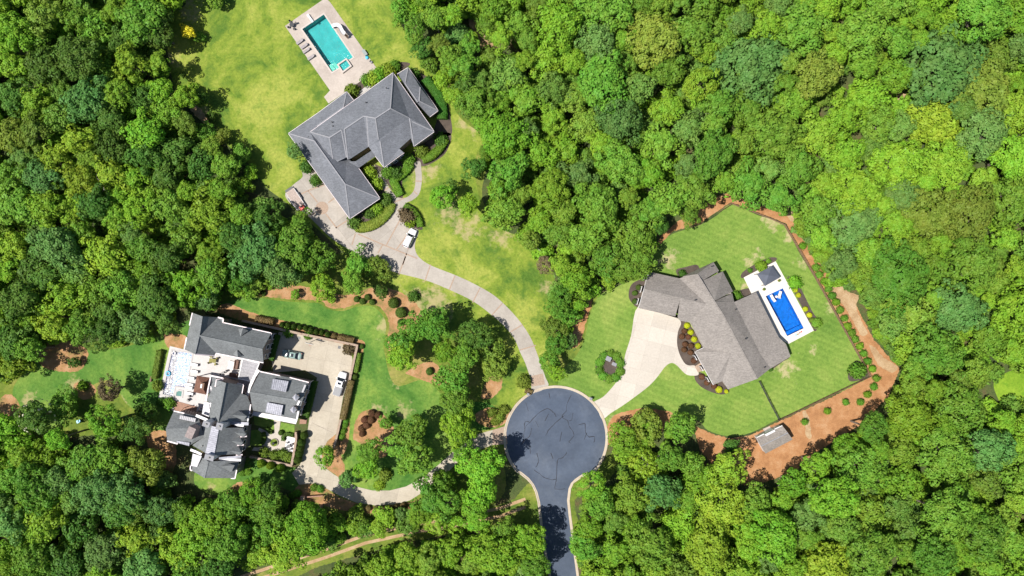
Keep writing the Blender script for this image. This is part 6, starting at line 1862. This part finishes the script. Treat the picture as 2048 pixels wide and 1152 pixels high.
# play equipment left
py_ = empty('garden_cart', W(160, 842), 'small blue garden cart at the edge of the left lawn', 'cart')
MB().box((0, 0, 0.45), (0.9, 0.6, 0.3), R(20), 1.1).build('tub', M['blue'], py_)
for s in (-1, 1): MB().tube([(0.1, s * 0.35 - 0.05, 0.22), (0.1, s * 0.35 + 0.05, 0.22)], 0.22, 12).build('wheel', M['rubber'], py_)
bn = empty('bench', W(*h1((20, 1010))[0]), 'small brown bench on the left lawn beside the olive hedge', 'bench', rz=R(80))
MB().box((0, 0, 0.43), (1.3, 0.4, 0.06)).build('seat', M['dark_wood'], bn)
for s in (-1, 1): MB().box((s * 0.55, 0, 0.2), (0.08, 0.36, 0.396)).build('leg', M['dark_wood'], bn)
for i, p in enumerate(h4((757, 197), (1200, 300))):
    o = MB().box((0, 0, 0.0), (0.7, 0.7, 0.012), R(-12)).build('drain_cover', M['dark_metal'], db, W(*p) + Vector((0, 0, 0.024)))

# ---------------------------------------------------------------- trees
HAND = """
282 37 55 1 b;312 62 38 1 m;255 125 40 3 m;240 80 30 1 m;187 50 45 1 m;150 38 30 1 m;77 25 45 4 m;20 65 50 2 b;67 70 35 1 m;143 110 50 4 b;85 135 45 0 m;20 190 45 0 m;68 200 32 3 m;175 200 58 0 b
215 235 35 0 m;235 180 32 3 m;285 195 35 6 m;318 175 30 2 m;367 188 27 2 m;403 195 17 6 s;25 270 45 4 m;62 265 35 4 m;110 320 35 3 m;150 280 34 3 m;220 290 45 4 m;215 345 40 3 m;290 262 45 2 m;283 307 35 1 m
360 300 45 1 m;333 350 45 1 m;400 330 40 1 m;410 262 20 1 s;443 272 20 4 s;482 308 22 1 s;483 373 24 2 s;500 345 20 2 s;373 62 16 5 s;398 73 12 1 t;422 233 12 1 t;430 -2 20 1 s;160 360 35 3 m;20 355 45 1 m;80 355 40 0 m
27 410 45 1 m;85 415 40 3 m;140 410 40 3 m;187 408 42 4 m;273 415 40 2 m;337 412 42 1 m;413 425 46 3 m;510 505 56 0 b;582 500 58 1 b;560 548 42 0 m;618 515 42 1 m;598 452 34 1 m;530 430 38 1 m;287 495 34 1 m
213 512 48 3 m;110 492 54 0 b;20 490 32 3 m;60 530 45 0 m;87 557 35 0 m;33 597 45 1 m;125 600 45 3 m;187 585 40 1 m;240 575 40 1 m;303 600 48 4 b;373 570 45 2 m;417 545 35 1 m;333 517 35 4 m;213 630 44 0 m
100 655 40 3 m;160 655 34 1 m;207 668 36 1 m;267 650 38 0 m;25 685 45 1 m;55 700 34 1 m;15 735 36 3 m;147 725 13 6 t;412 598 28 0 m;460 470 36 1 m;365 480 40 1 m;475 560 26 1 m
123 811 38 1 f;57 838 36 6 m;207 848 40 2 m;263 857 34 1 m;287 832 26 6 s;215 782 30 7 f;13 860 42 2 m;110 880 30 2 m;293 928 42 4 m;327 960 24 0 s;213 925 48 1 m;160 925 45 1 m;83 930 42 2 m;60 975 50 1 b;110 965 42 0 m
187 985 50 0 b;250 985 45 0 m;235 1025 45 1 m;320 1025 42 0 m;267 1080 40 3 m;87 1050 45 3 m;15 1050 40 0 m;153 1060 45 0 m;200 1105 50 0 b;65 1120 50 1 b;133 1130 45 0 m;283 1138 45 0 m;417 1040 50 2 b;385 1088 44 2 m
460 1012 40 1 m;455 1090 50 1 b;497 988 30 2 m;435 1132 40 4 m;345 1100 40 3 m;15 960 40 1 m;370 1145 36 1 m
615 1045 50 2 b;578 1087 46 2 m;530 1022 36 1 m;532 1068 40 1 m;622 1090 38 2 m;537 985 28 6 m;560 1120 38 3 m
650 912 25 2 f;692 962 22 0 s;737 902 29 1 m;735 938 27 2 m;773 845 17 1 s;820 870 40 1 m;800 892 34 1 m;830 922 38 1 m;905 763 44 1 m;908 800 38 1 m;912 850 40 2 m;890 705 30 2 m;868 655 42 1 m;830 657 34 1 m;800 715 36 2 m
802 685 33 1 m;945 668 40 6 m;978 700 40 4 f;990 735 33 4 f;930 715 34 1 m;962 935 48 2 b;962 985 44 2 m;865 997 44 1 m;885 968 38 1 f;945 1020 35 2 m;925 905 30 1 f;838 1030 30 3 f;900 1010 30 1 m
712 535 37 1 m;752 535 32 4 f;705 567 30 1 m;762 583 17 6 s;642 570 33 2 f;590 590 11 2 t;662 597 11 2 t;587 302 18 0 f
880 393 28 2 m;933 410 26 2 m;903 375 15 6 s;947 337 27 6 m;1013 420 46 1 m;1017 352 42 1 m;1100 375 48 3 b;1173 473 48 1 m;1117 467 36 1 m;1063 483 26 4 f;1090 527 23 7 f;1213 520 46 1 m;1250 537 40 1 m;1150 563 38 2 m
1180 582 22 2 s;1120 590 28 1 m;1113 615 26 1 f;1135 632 24 1 f;1110 660 28 4 f;1110 690 28 1 f;1137 685 20 0 s;1160 610 14 2 s;1160 630 11 2 t;1114 747 22 2 f;1100 722 26 1 f;1090 650 14 4 s
800 22 26 1 s;830 55 28 1 m;845 95 26 6 m;870 35 30 1 m;878 85 24 4 m;895 110 26 1 m;905 75 22 0 s;860 125 20 1 s;915 60 24 0 s;935 90 24 1 m;925 130 30 1 m;885 155 24 2 s;905 190 26 3 m;930 170 28 6 m;955 200 38 1 m
1510 125 78 0 b;1640 150 56 4 b;1893 140 84 0 b;1440 205 40 1 m;1550 270 62 1 b;1600 335 44 1 m;1900 322 58 3 b;1868 430 60 4 b;1400 165 42 3 m;1340 140 46 1 m;1385 60 44 1 m;1730 60 62 1 b;1800 80 40 1 m;1690 230 44 2 m;1760 245 44 1 m
1300 345 44 2 m;1390 385 44 1 m;1340 400 44 1 m;1500 370 44 1 m;1560 395 40 1 m;1640 420 46 1 m;1270 470 44 1 m;1300 420 40 1 m;1275 520 34 1 m
1297 850 42 4 f;1361 853 40 1 m;1250 885 36 3 f;1288 927 46 3 f;1458 935 40 3 m;1462 892 17 6 s;1388 930 32 1 m;1187 972 34 2 m;1202 1012 40 1 m;1322 983 46 0 m;1345 915 36 1 m;1400 960 40 2 m;1515 1005 36 1 m;1590 972 34 2 m;1640 935 34 2 m;1692 895 32 2 f;1748 860 34 1 m;872 1042 28 3 f;950 1048 26 2 m;1012 1062 30 1 m;905 1045 22 2 s;1172 1100 34 1 m;1056 1082 40 2 b;1068 1135 36 1 b;1322 452 24 6 m;1378 428 24 1 m;1180 1055 32 2 m
"""
FOREST = [
    [(-110, -90), (390, -90), (372, -20), (335, 15), (318, 60), (330, 110), (330, 150), (345, 205), (395, 245), (430, 285), (475, 310), (500, 370), (540, 415), (590, 445), (640, 490), (650, 530), (560, 580), (450, 590), (420, 612), (330, 660), (270, 680), (180, 690), (90, 690), (40, 750), (-110, 790)],
    [(-110, 830), (20, 850), (80, 880), (160, 900), (230, 880), (315, 905), (345, 985), (400, 1015), (480, 985), (560, 990), (640, 1010), (655, 1070), (560, 1120), (470, 1145), (380, 1250), (-110, 1250)],
    [(600, 1190), (680, 1135), (760, 1105), (860, 1080), (930, 1068), (1060, 1060), (1085, 1110), (1100, 1250), (560, 1250)],
    [(800, -90), (812, 20), (850, 110), (900, 180), (925, 240), (965, 270), (950, 330), (965, 390), (1010, 450), (1090, 530), (1110, 600), (1130, 690), (1160, 600), (1250, 555), (1285, 530), (1310, 470), (1340, 430), (1400, 415), (1440, 378), (1490, 395), (1588, 418), (1616, 475), (1650, 528), (1712, 572), (1752, 648), (1810, 735), (1790, 805),
     (1722, 868), (1630, 932), (1510, 985), (1420, 965), (1375, 880), (1300, 840), (1240, 880), (1225, 950), (1170, 970), (1155, 1050), (1150, 1100), (1165, 1250), (2160, 1250), (2160, -90)]]
HOLES_F = [[(1988, 770), (2015, 742), (2160, 715), (2160, 840), (2035, 822)], [(1765, 178), (1805, 175), (1835, 200), (1820, 215), (1780, 205)], [(945, 25), (975, 55), (990, 105), (965, 125), (950, 80)]]
def inside(p, poly):
    x, y = p; c = False
    n = len(poly)
    for i in range(n):
        x1, y1 = poly[i]; x2, y2 = poly[(i + 1) % n]
        if (y1 > y) != (y2 > y) and x < (x2 - x1) * (y - y1) / (y2 - y1) + x1: c = not c
    return c
def dist_edge(p, poly):
    m = 1e9
    for i in range(len(poly)):
        a, b = poly[i], poly[(i + 1) % len(poly)]
        dx, dy = b[0] - a[0], b[1] - a[1]
        t = max(0, min(1, ((p[0] - a[0]) * dx + (p[1] - a[1]) * dy) / (dx * dx + dy * dy + 1e-9)))
        m = min(m, math.hypot(p[0] - a[0] - dx * t, p[1] - a[1] - dy * t))
    return m
trees = []
for line in HAND.strip().replace('\n', ';').split(';'):
    a = line.split()
    tn = int(a[3])
    if float(a[0]) < 560 and tn in (0, 1, 4) and (int(a[0]) * 7 + int(a[1]) * 3) % 10 < 4: tn = 6
    trees.append([float(a[0]), float(a[1]), float(a[2]), tn, a[4]])
rt_ = random.Random(21)
def tone_at(x, y, rnd):
    u = rnd.random()
    if x > 1500 and y > 150: return 2 if u < .28 else 3 if u < .52 else 1 if u < .82 else 4 if u < .9 else 0
    if x > 1150 and y > 880: return 1 if u < .3 else 3 if u < .5 else 2 if u < .78 else 0
    if x > 950: return 1 if u < .4 else 2 if u < .72 else 0 if u < .86 else 3 if u < .95 else 4
    return 1 if u < .30 else 0 if u < .44 else 6 if u < .68 else 3 if u < .80 else 2 if u < .94 else 4
for rad, tries in ((56, 500), (47, 900), (39, 2200), (32, 4200), (26, 7000)):
    for _ in range(tries):
        x, y = rt_.uniform(-90, 2140), rt_.uniform(-80, 1235)
        r_ = rad * rt_.uniform(0.92, 1.12)
        ok = False
        for P_ in FOREST:
            if inside((x, y), P_) and dist_edge((x, y), P_) > r_ * 0.55: ok = True
        if not ok: continue
        if any(inside((x, y), h_) or dist_edge((x, y), h_) < r_ * 0.6 for h_ in HOLES_F): continue
        if any((x - t[0]) ** 2 + (y - t[1]) ** 2 < (0.63 * (r_ + t[2])) ** 2 for t in trees): continue
        trees.append([x, y, r_, tone_at(x, y, rt_), 'b' if r_ > 46 else 'm' if r_ > 21 else 's'])
def score(t):
    x, y, r_ = t[0], t[1], t[2]
    vis = -r_ * 0.3 < x < 2048 + r_ * 0.3 and -r_ * 0.3 < y < 1152 + r_ * 0.3
    return (1 if vis else 0, r_)
nhand = HAND.strip().replace('\n', ';').count(';') + 1
hand, auto = trees[:nhand], trees[nhand:]
auto.sort(key=score, reverse=True)
NIND = 300
indiv = (hand + auto)[:NIND]
rest = (hand + auto)[NIND:]
print('trees: hand', nhand, 'all', len(trees))

LAND = [
    (110, 60, 'in the top left corner wood'), (300, 70, 'beside the top of the yellowing lawn'), (70, 250, 'at the upper left picture edge'), (230, 250, 'in the wood left of the yellowing lawn'),
    (410, 310, 'along the left side of the yellowing lawn'), (90, 460, 'at the middle left picture edge'), (280, 480, 'deep in the middle left wood'), (540, 500, 'between the motor court and the mansion'),
    (90, 680, 'above the left lawn'), (280, 640, 'just above left of the mansion'), (110, 850, 'below the left lawn'), (270, 850, 'left of the lower mansion wing'), (100, 1060, 'in the bottom left corner wood'),
    (300, 1030, 'in the wood below the mansion'), (480, 1060, 'right of the wood below the mansion'), (590, 1060, 'between mansion driveway and dirt track'), (740, 900, 'inside the mansion driveway bend'), (900, 960, 'between driveway bend and turning circle'),
    (720, 560, 'beside the long curved driveway'), (880, 700, 'in the central tree group'), (800, 1130, 'below the dirt track'), (1010, 1110, 'left of the street at the bottom'), (870, 80, 'in the thicket right of the teal pool'),
    (910, 390, 'on the lawn right of the slate-roofed house'), (1020, 150, 'in the wood right of the pool lawn'), (1030, 340, 'right of the slate-roofed house wood edge'), (1100, 520, 'at the tip of the wedge lawn'), (1120, 650, 'in the strip above the turning circle'),
    (1230, 500, 'just left of the tan-roofed house'), (1200, 60, 'at the top middle of the picture'), (1200, 300, 'in the middle of the upper wood'), (1400, 80, 'at the top, right of middle'), (1400, 330, 'above the fenced lawn, left part'),
    (1600, 120, 'at the top right, short of the corner'), (1600, 340, 'above the fenced lawn, right part'), (1900, 120, 'in the top right corner wood'), (1780, 330, 'in the upper right wood'), (1980, 400, 'at the upper right picture edge'),
    (1750, 530, 'right of the fence shrubs'), (1950, 620, 'at the middle right picture edge'), (1850, 780, 'right of the lower fence corner'), (1990, 900, 'at the lower right picture edge'), (1680, 920, 'below the garden shed'),
    (1300, 880, 'between turning circle and shed'), (1200, 1030, 'right of the street at the bottom'), (1400, 1050, 'in the lower wood right of the street'), (1600, 1090, 'at the bottom, right of middle'), (1850, 1080, 'in the bottom right corner wood')]
lab = {}
for t in indiv:
    li = min(range(len(LAND)), key=lambda i: (LAND[i][0] - t[0]) ** 2 + (LAND[i][1] - t[1]) ** 2)
    size = 'broad' if t[2] > 45 else 'mid-sized' if t[2] > 33 else 'small' if t[2] > 18 else 'little'
    lab.setdefault((size, t[3], li), []).append(t)
labels = {}
for (size, tone, li), ts in lab.items():
    place = LAND[li][2]
    if len(ts) == 1: labels[id(ts[0])] = f'{size} {TONES[tone]} tree {place}'
    else:
        dx = max(t[0] for t in ts) - min(t[0] for t in ts); dy = max(t[1] for t in ts) - min(t[1] for t in ts)
        ax = 0 if dx >= dy else 1
        ts.sort(key=lambda t: t[ax])
        names = {0: {2: ['left one', 'right one'], 3: ['leftmost', 'middle one', 'rightmost']}, 1: {2: ['upper one', 'lower one'], 3: ['topmost', 'middle one', 'lowest']}}[ax]
        for i, t in enumerate(ts):
            nm = names[len(ts)][i] if len(ts) in names else f'{ORD[i]} from {"left" if ax == 0 else "top"}'
            labels[id(t)] = f'{size} {TONES[tone]} tree {place}, {nm}'
KEY = {'b': 'big', 'm': 'mid', 'f': 'fine', 's': 'small', 't': 'tiny'}
for i, t in enumerate(indiv):
    x, y, r_, tone, k = t
    rr = random.Random(int(x * 13 + y * 7))
    rm = r_ / PXM
    h = {'b': 13.5, 'm': 11.5, 'f': 7.5, 's': 5.0, 't': 2.6}[k] * rr.uniform(0.85, 1.15)
    if k == 'm' and r_ < 30: h *= 0.8
    if k in 'bm' and i >= nhand: h *= rr.uniform(0.82, 1.18)
    h = {(598, 452): 6.0, (618, 515): 8.0, (712, 535): 6.0, (752, 535): 5.0, (530, 430): 9.0, (582, 500): 11.0}.get((int(x), int(y)), h)
    flat = 0.8
    zc = max(h - rm * flat, rm * flat * 0.6)
    rm *= (CAMH - zc) / CAMH * 1.07
    key = KEY[k]
    if k == 'm' and rr.random() < (0.45 if x > 1480 and y > 560 else 0.2): key = 'fine'
    R0, me = CROWNS[key][rr.randrange(len(CROWNS[key]))]
    s = rm / R0
    g_ = W(x, y, zc + rm * 0.25); g_.z = 0
    o = empty('broadleaf_tree' if tone != 7 else 'purple_leaved_tree', g_, labels[id(t)], 'tree', rz=0)
    o['group'] = 'broadleaf trees of the surrounding woods'
    tr_ = link('trunk', TRUNKS[rr.randrange(3)], None, o); tr_.scale = (s * R0 / 4.4 * .9,) * 2 + (zc,)
    c = bpy.data.objects.new('crown', me); COL.objects.link(c); c.parent = o
    c.location = (0, 0, zc); c.scale = (s * rr.uniform(0.92, 1.2), s * rr.uniform(0.88, 1.08), s * rr.uniform(0.95, 1.25)); c.rotation_euler = (0, 0, rr.uniform(0, 6.28))
    c.material_slots[0].link = 'OBJECT'; c.material_slots[0].material = LM[tone]

dead = MB()
for k in range(7):
    a = k * 0.9; l = 1.5 + (k % 3) * 0.8
    p0 = Vector((0, 0, 0)); p1 = Vector((math.cos(a) * l * .5, math.sin(a) * l * .5, 0.7)); p2 = Vector((math.cos(a + .3) * l, math.sin(a + .3) * l, 1.1))
    dead.tube([p0, p1, p2], [0.13, 0.09, 0.03], 5)
    dead.tube([p1, p1 + Vector((math.cos(a - .8) * l * .4, math.sin(a - .8) * l * .4, 0.4))], [0.07, 0.02], 5)
dme = dead.mesh('dead_limb'); dme.materials.append(M['pale_bark'])
for (dx_, dy_) in ((1095, 380), (1835, 285), (1822, 320), (1290, 945), (1432, 245), (1880, 150), (1465, 1000), (105, 282), (145, 358), (1620, 1010), (1065, 485), (1765, 290), (1975, 860), (1700, 960)):
    t = min(indiv, key=lambda q: (q[0] - dx_) ** 2 + (q[1] - dy_) ** 2)
    host = next((o for o in bpy.data.objects if o.get('label') == labels[id(t)]), None)
    if host:
        cz = host.children[1].location.z
        o = link('dead_limb', dme, None, host, (0.8, 0.4, cz + t[2] / PXM * 0.62)); o.rotation_euler = (0.2, 0.1, dx_)

# white magnolia blossoms and crape myrtle flowers on two trees
for (px, py, r_, z, lbl) in ((57, 838, 34, 9.5, None),):
    rng = np.random.default_rng(3); n = 60
    q = rng.normal(size=(n, 3)); q[:, 2] = np.abs(q[:, 2]); q /= np.linalg.norm(q, axis=1, keepdims=True)
    host = [o for o in bpy.data.objects if o.get('label') and abs(o.location.x - W(px, py, 8).x) < 3 and abs(o.location.y - W(px, py, 8).y) < 3 and o.get('category') == 'tree']
    if host:
        P = q * np.array([4.2, 4.2, 3.4]) + np.array([0, 0, 7.2])
        link('blossoms', quads_mesh('blossoms', leaf_quads(P, q, 0.32, rng), LM_FLOWER), None, host[0])

# ---------------------------------------------------------------- filler canopy and undergrowth (one object each, instanced crowns)
def instancer(name, pts, label, meshes, mat, cat):
    """pts: (x, y, z, scale, rot, idx)"""
    src = bpy.data.collections.new(name + '_sources')
    for j, me in enumerate(meshes):
        m2 = me.copy(); m2.materials.clear(); m2.materials.append(mat)
        so = bpy.data.objects.new('crown_source', m2)
        src.objects.link(so)
    me = bpy.data.meshes.new(name)
    me.from_pydata([p[:3] for p in pts], [], [])
    for an, ty, col in (('sc', 'FLOAT', 3), ('ro', 'FLOAT', 4), ('ix', 'INT', 5)):
        at = me.attributes.new(an, ty, 'POINT')
        at.data.foreach_set('value', [p[col] for p in pts])
    o = link(name, me)
    ng = bpy.data.node_groups.new(name, 'GeometryNodeTree')
    ng.interface.new_socket('Geometry', in_out='INPUT', socket_type='NodeSocketGeometry')
    ng.interface.new_socket('Geometry', in_out='OUTPUT', socket_type='NodeSocketGeometry')
    N_ = ng.nodes; L_ = ng.links
    gi_ = N_.new('NodeGroupInput'); go = N_.new('NodeGroupOutput')
    ci = N_.new('GeometryNodeCollectionInfo'); ci.inputs['Collection'].default_value = src
    ci.inputs['Separate Children'].default_value = True; ci.inputs['Reset Children'].default_value = True
    ip = N_.new('GeometryNodeInstanceOnPoints'); ip.inputs['Pick Instance'].default_value = True
    def attr(nm, ty):
        a = N_.new('GeometryNodeInputNamedAttribute'); a.data_type = ty; a.inputs['Name'].default_value = nm
        return a.outputs['Attribute']
    cv = N_.new('ShaderNodeCombineXYZ')
    L_.new(attr('ro', 'FLOAT'), cv.inputs[2])
    L_.new(gi_.outputs[0], ip.inputs['Points']); L_.new(ci.outputs[0], ip.inputs['Instance'])
    L_.new(attr('ix', 'INT'), ip.inputs['Instance Index'])
    L_.new(cv.outputs[0], ip.inputs['Rotation'])
    L_.new(attr('sc', 'FLOAT'), ip.inputs['Scale'])
    L_.new(ip.outputs[0], go.inputs[0])
    md = o.modifiers.new('scatter', 'NODES'); md.node_group = ng
    o['kind'] = 'stuff'
    tag(o, label, cat)
    return o
fp = []
ms_ = [m for _, m in CROWNS['mid']]
for (x, y, r_, tone, k) in rest:
    h = rt_.uniform(8.5, 11.5); rm = r_ / PXM
    zc = max(h - rm * 0.8, 2.5); rm *= (CAMH - zc) / CAMH * 1.07
    g_ = W(x, y, zc + rm * 0.25)
    fp.append((g_.x, g_.y, zc, rm / 4.4, rt_.uniform(0, 6.28), rt_.randrange(len(ms_))))
instancer('forest_canopy', fp, 'smaller tree crowns filling the woods between the larger trees', ms_, LM_MIX, 'woodland')
up = []
n_try = 0
while len(up) < 3300 and n_try < 30000:
    n_try += 1
    x, y = rt_.uniform(-90, 2140), rt_.uniform(-80, 1235)
    ok = (any(inside((x, y), P_) and dist_edge((x, y), P_) > 6 for P_ in FOREST) or inside((x, y), [(1592, 420), (1622, 492), (1660, 550), (1722, 580), (1728, 620), (1745, 665), (1775, 700), (1815, 745), (1840, 740), (1790, 640), (1740, 560), (1650, 470), (1605, 410)]) or inside((x, y), [(655, 1025), (760, 1028), (860, 1012), (895, 1050), (760, 1062), (690, 1082), (640, 1090)])) and not any(inside((x, y), h_) for h_ in HOLES_F)
    if not ok: continue
    z = rt_.uniform(0.6, 2.8)
    g_ = W(x, y, z)
    up.append((g_.x, g_.y, z, rt_.uniform(0.6, 1.5), rt_.uniform(0, 6.28), rt_.randrange(2)))
BAND = [(1594, 425), (1624, 492), (1664, 552), (1724, 582), (1738, 620), (1752, 665), (1780, 700), (1812, 742), (1845, 745), (1795, 640), (1745, 560), (1655, 465), (1605, 405)]
k_ = 0
while k_ < 260:
    x, y = rt_.uniform(1590, 1850), rt_.uniform(400, 750)
    if not inside((x, y), BAND) or (inside((x, y), [(1655, 560), (1718, 588), (1735, 668), (1720, 672), (1668, 590)]) and rt_.random() < 0.85): continue
    z = rt_.uniform(0.4, 1.4); g_ = W(x, y, z); k_ += 1
    up.append((g_.x, g_.y, z, rt_.uniform(0.35, 0.85), rt_.uniform(0, 6.28), rt_.randrange(2)))
instancer('undergrowth', up, 'leafy undergrowth covering the forest floor between the trees', [CROWNS['small'][0][1], CROWNS['small'][1][1]], LM_MIX, 'undergrowth')
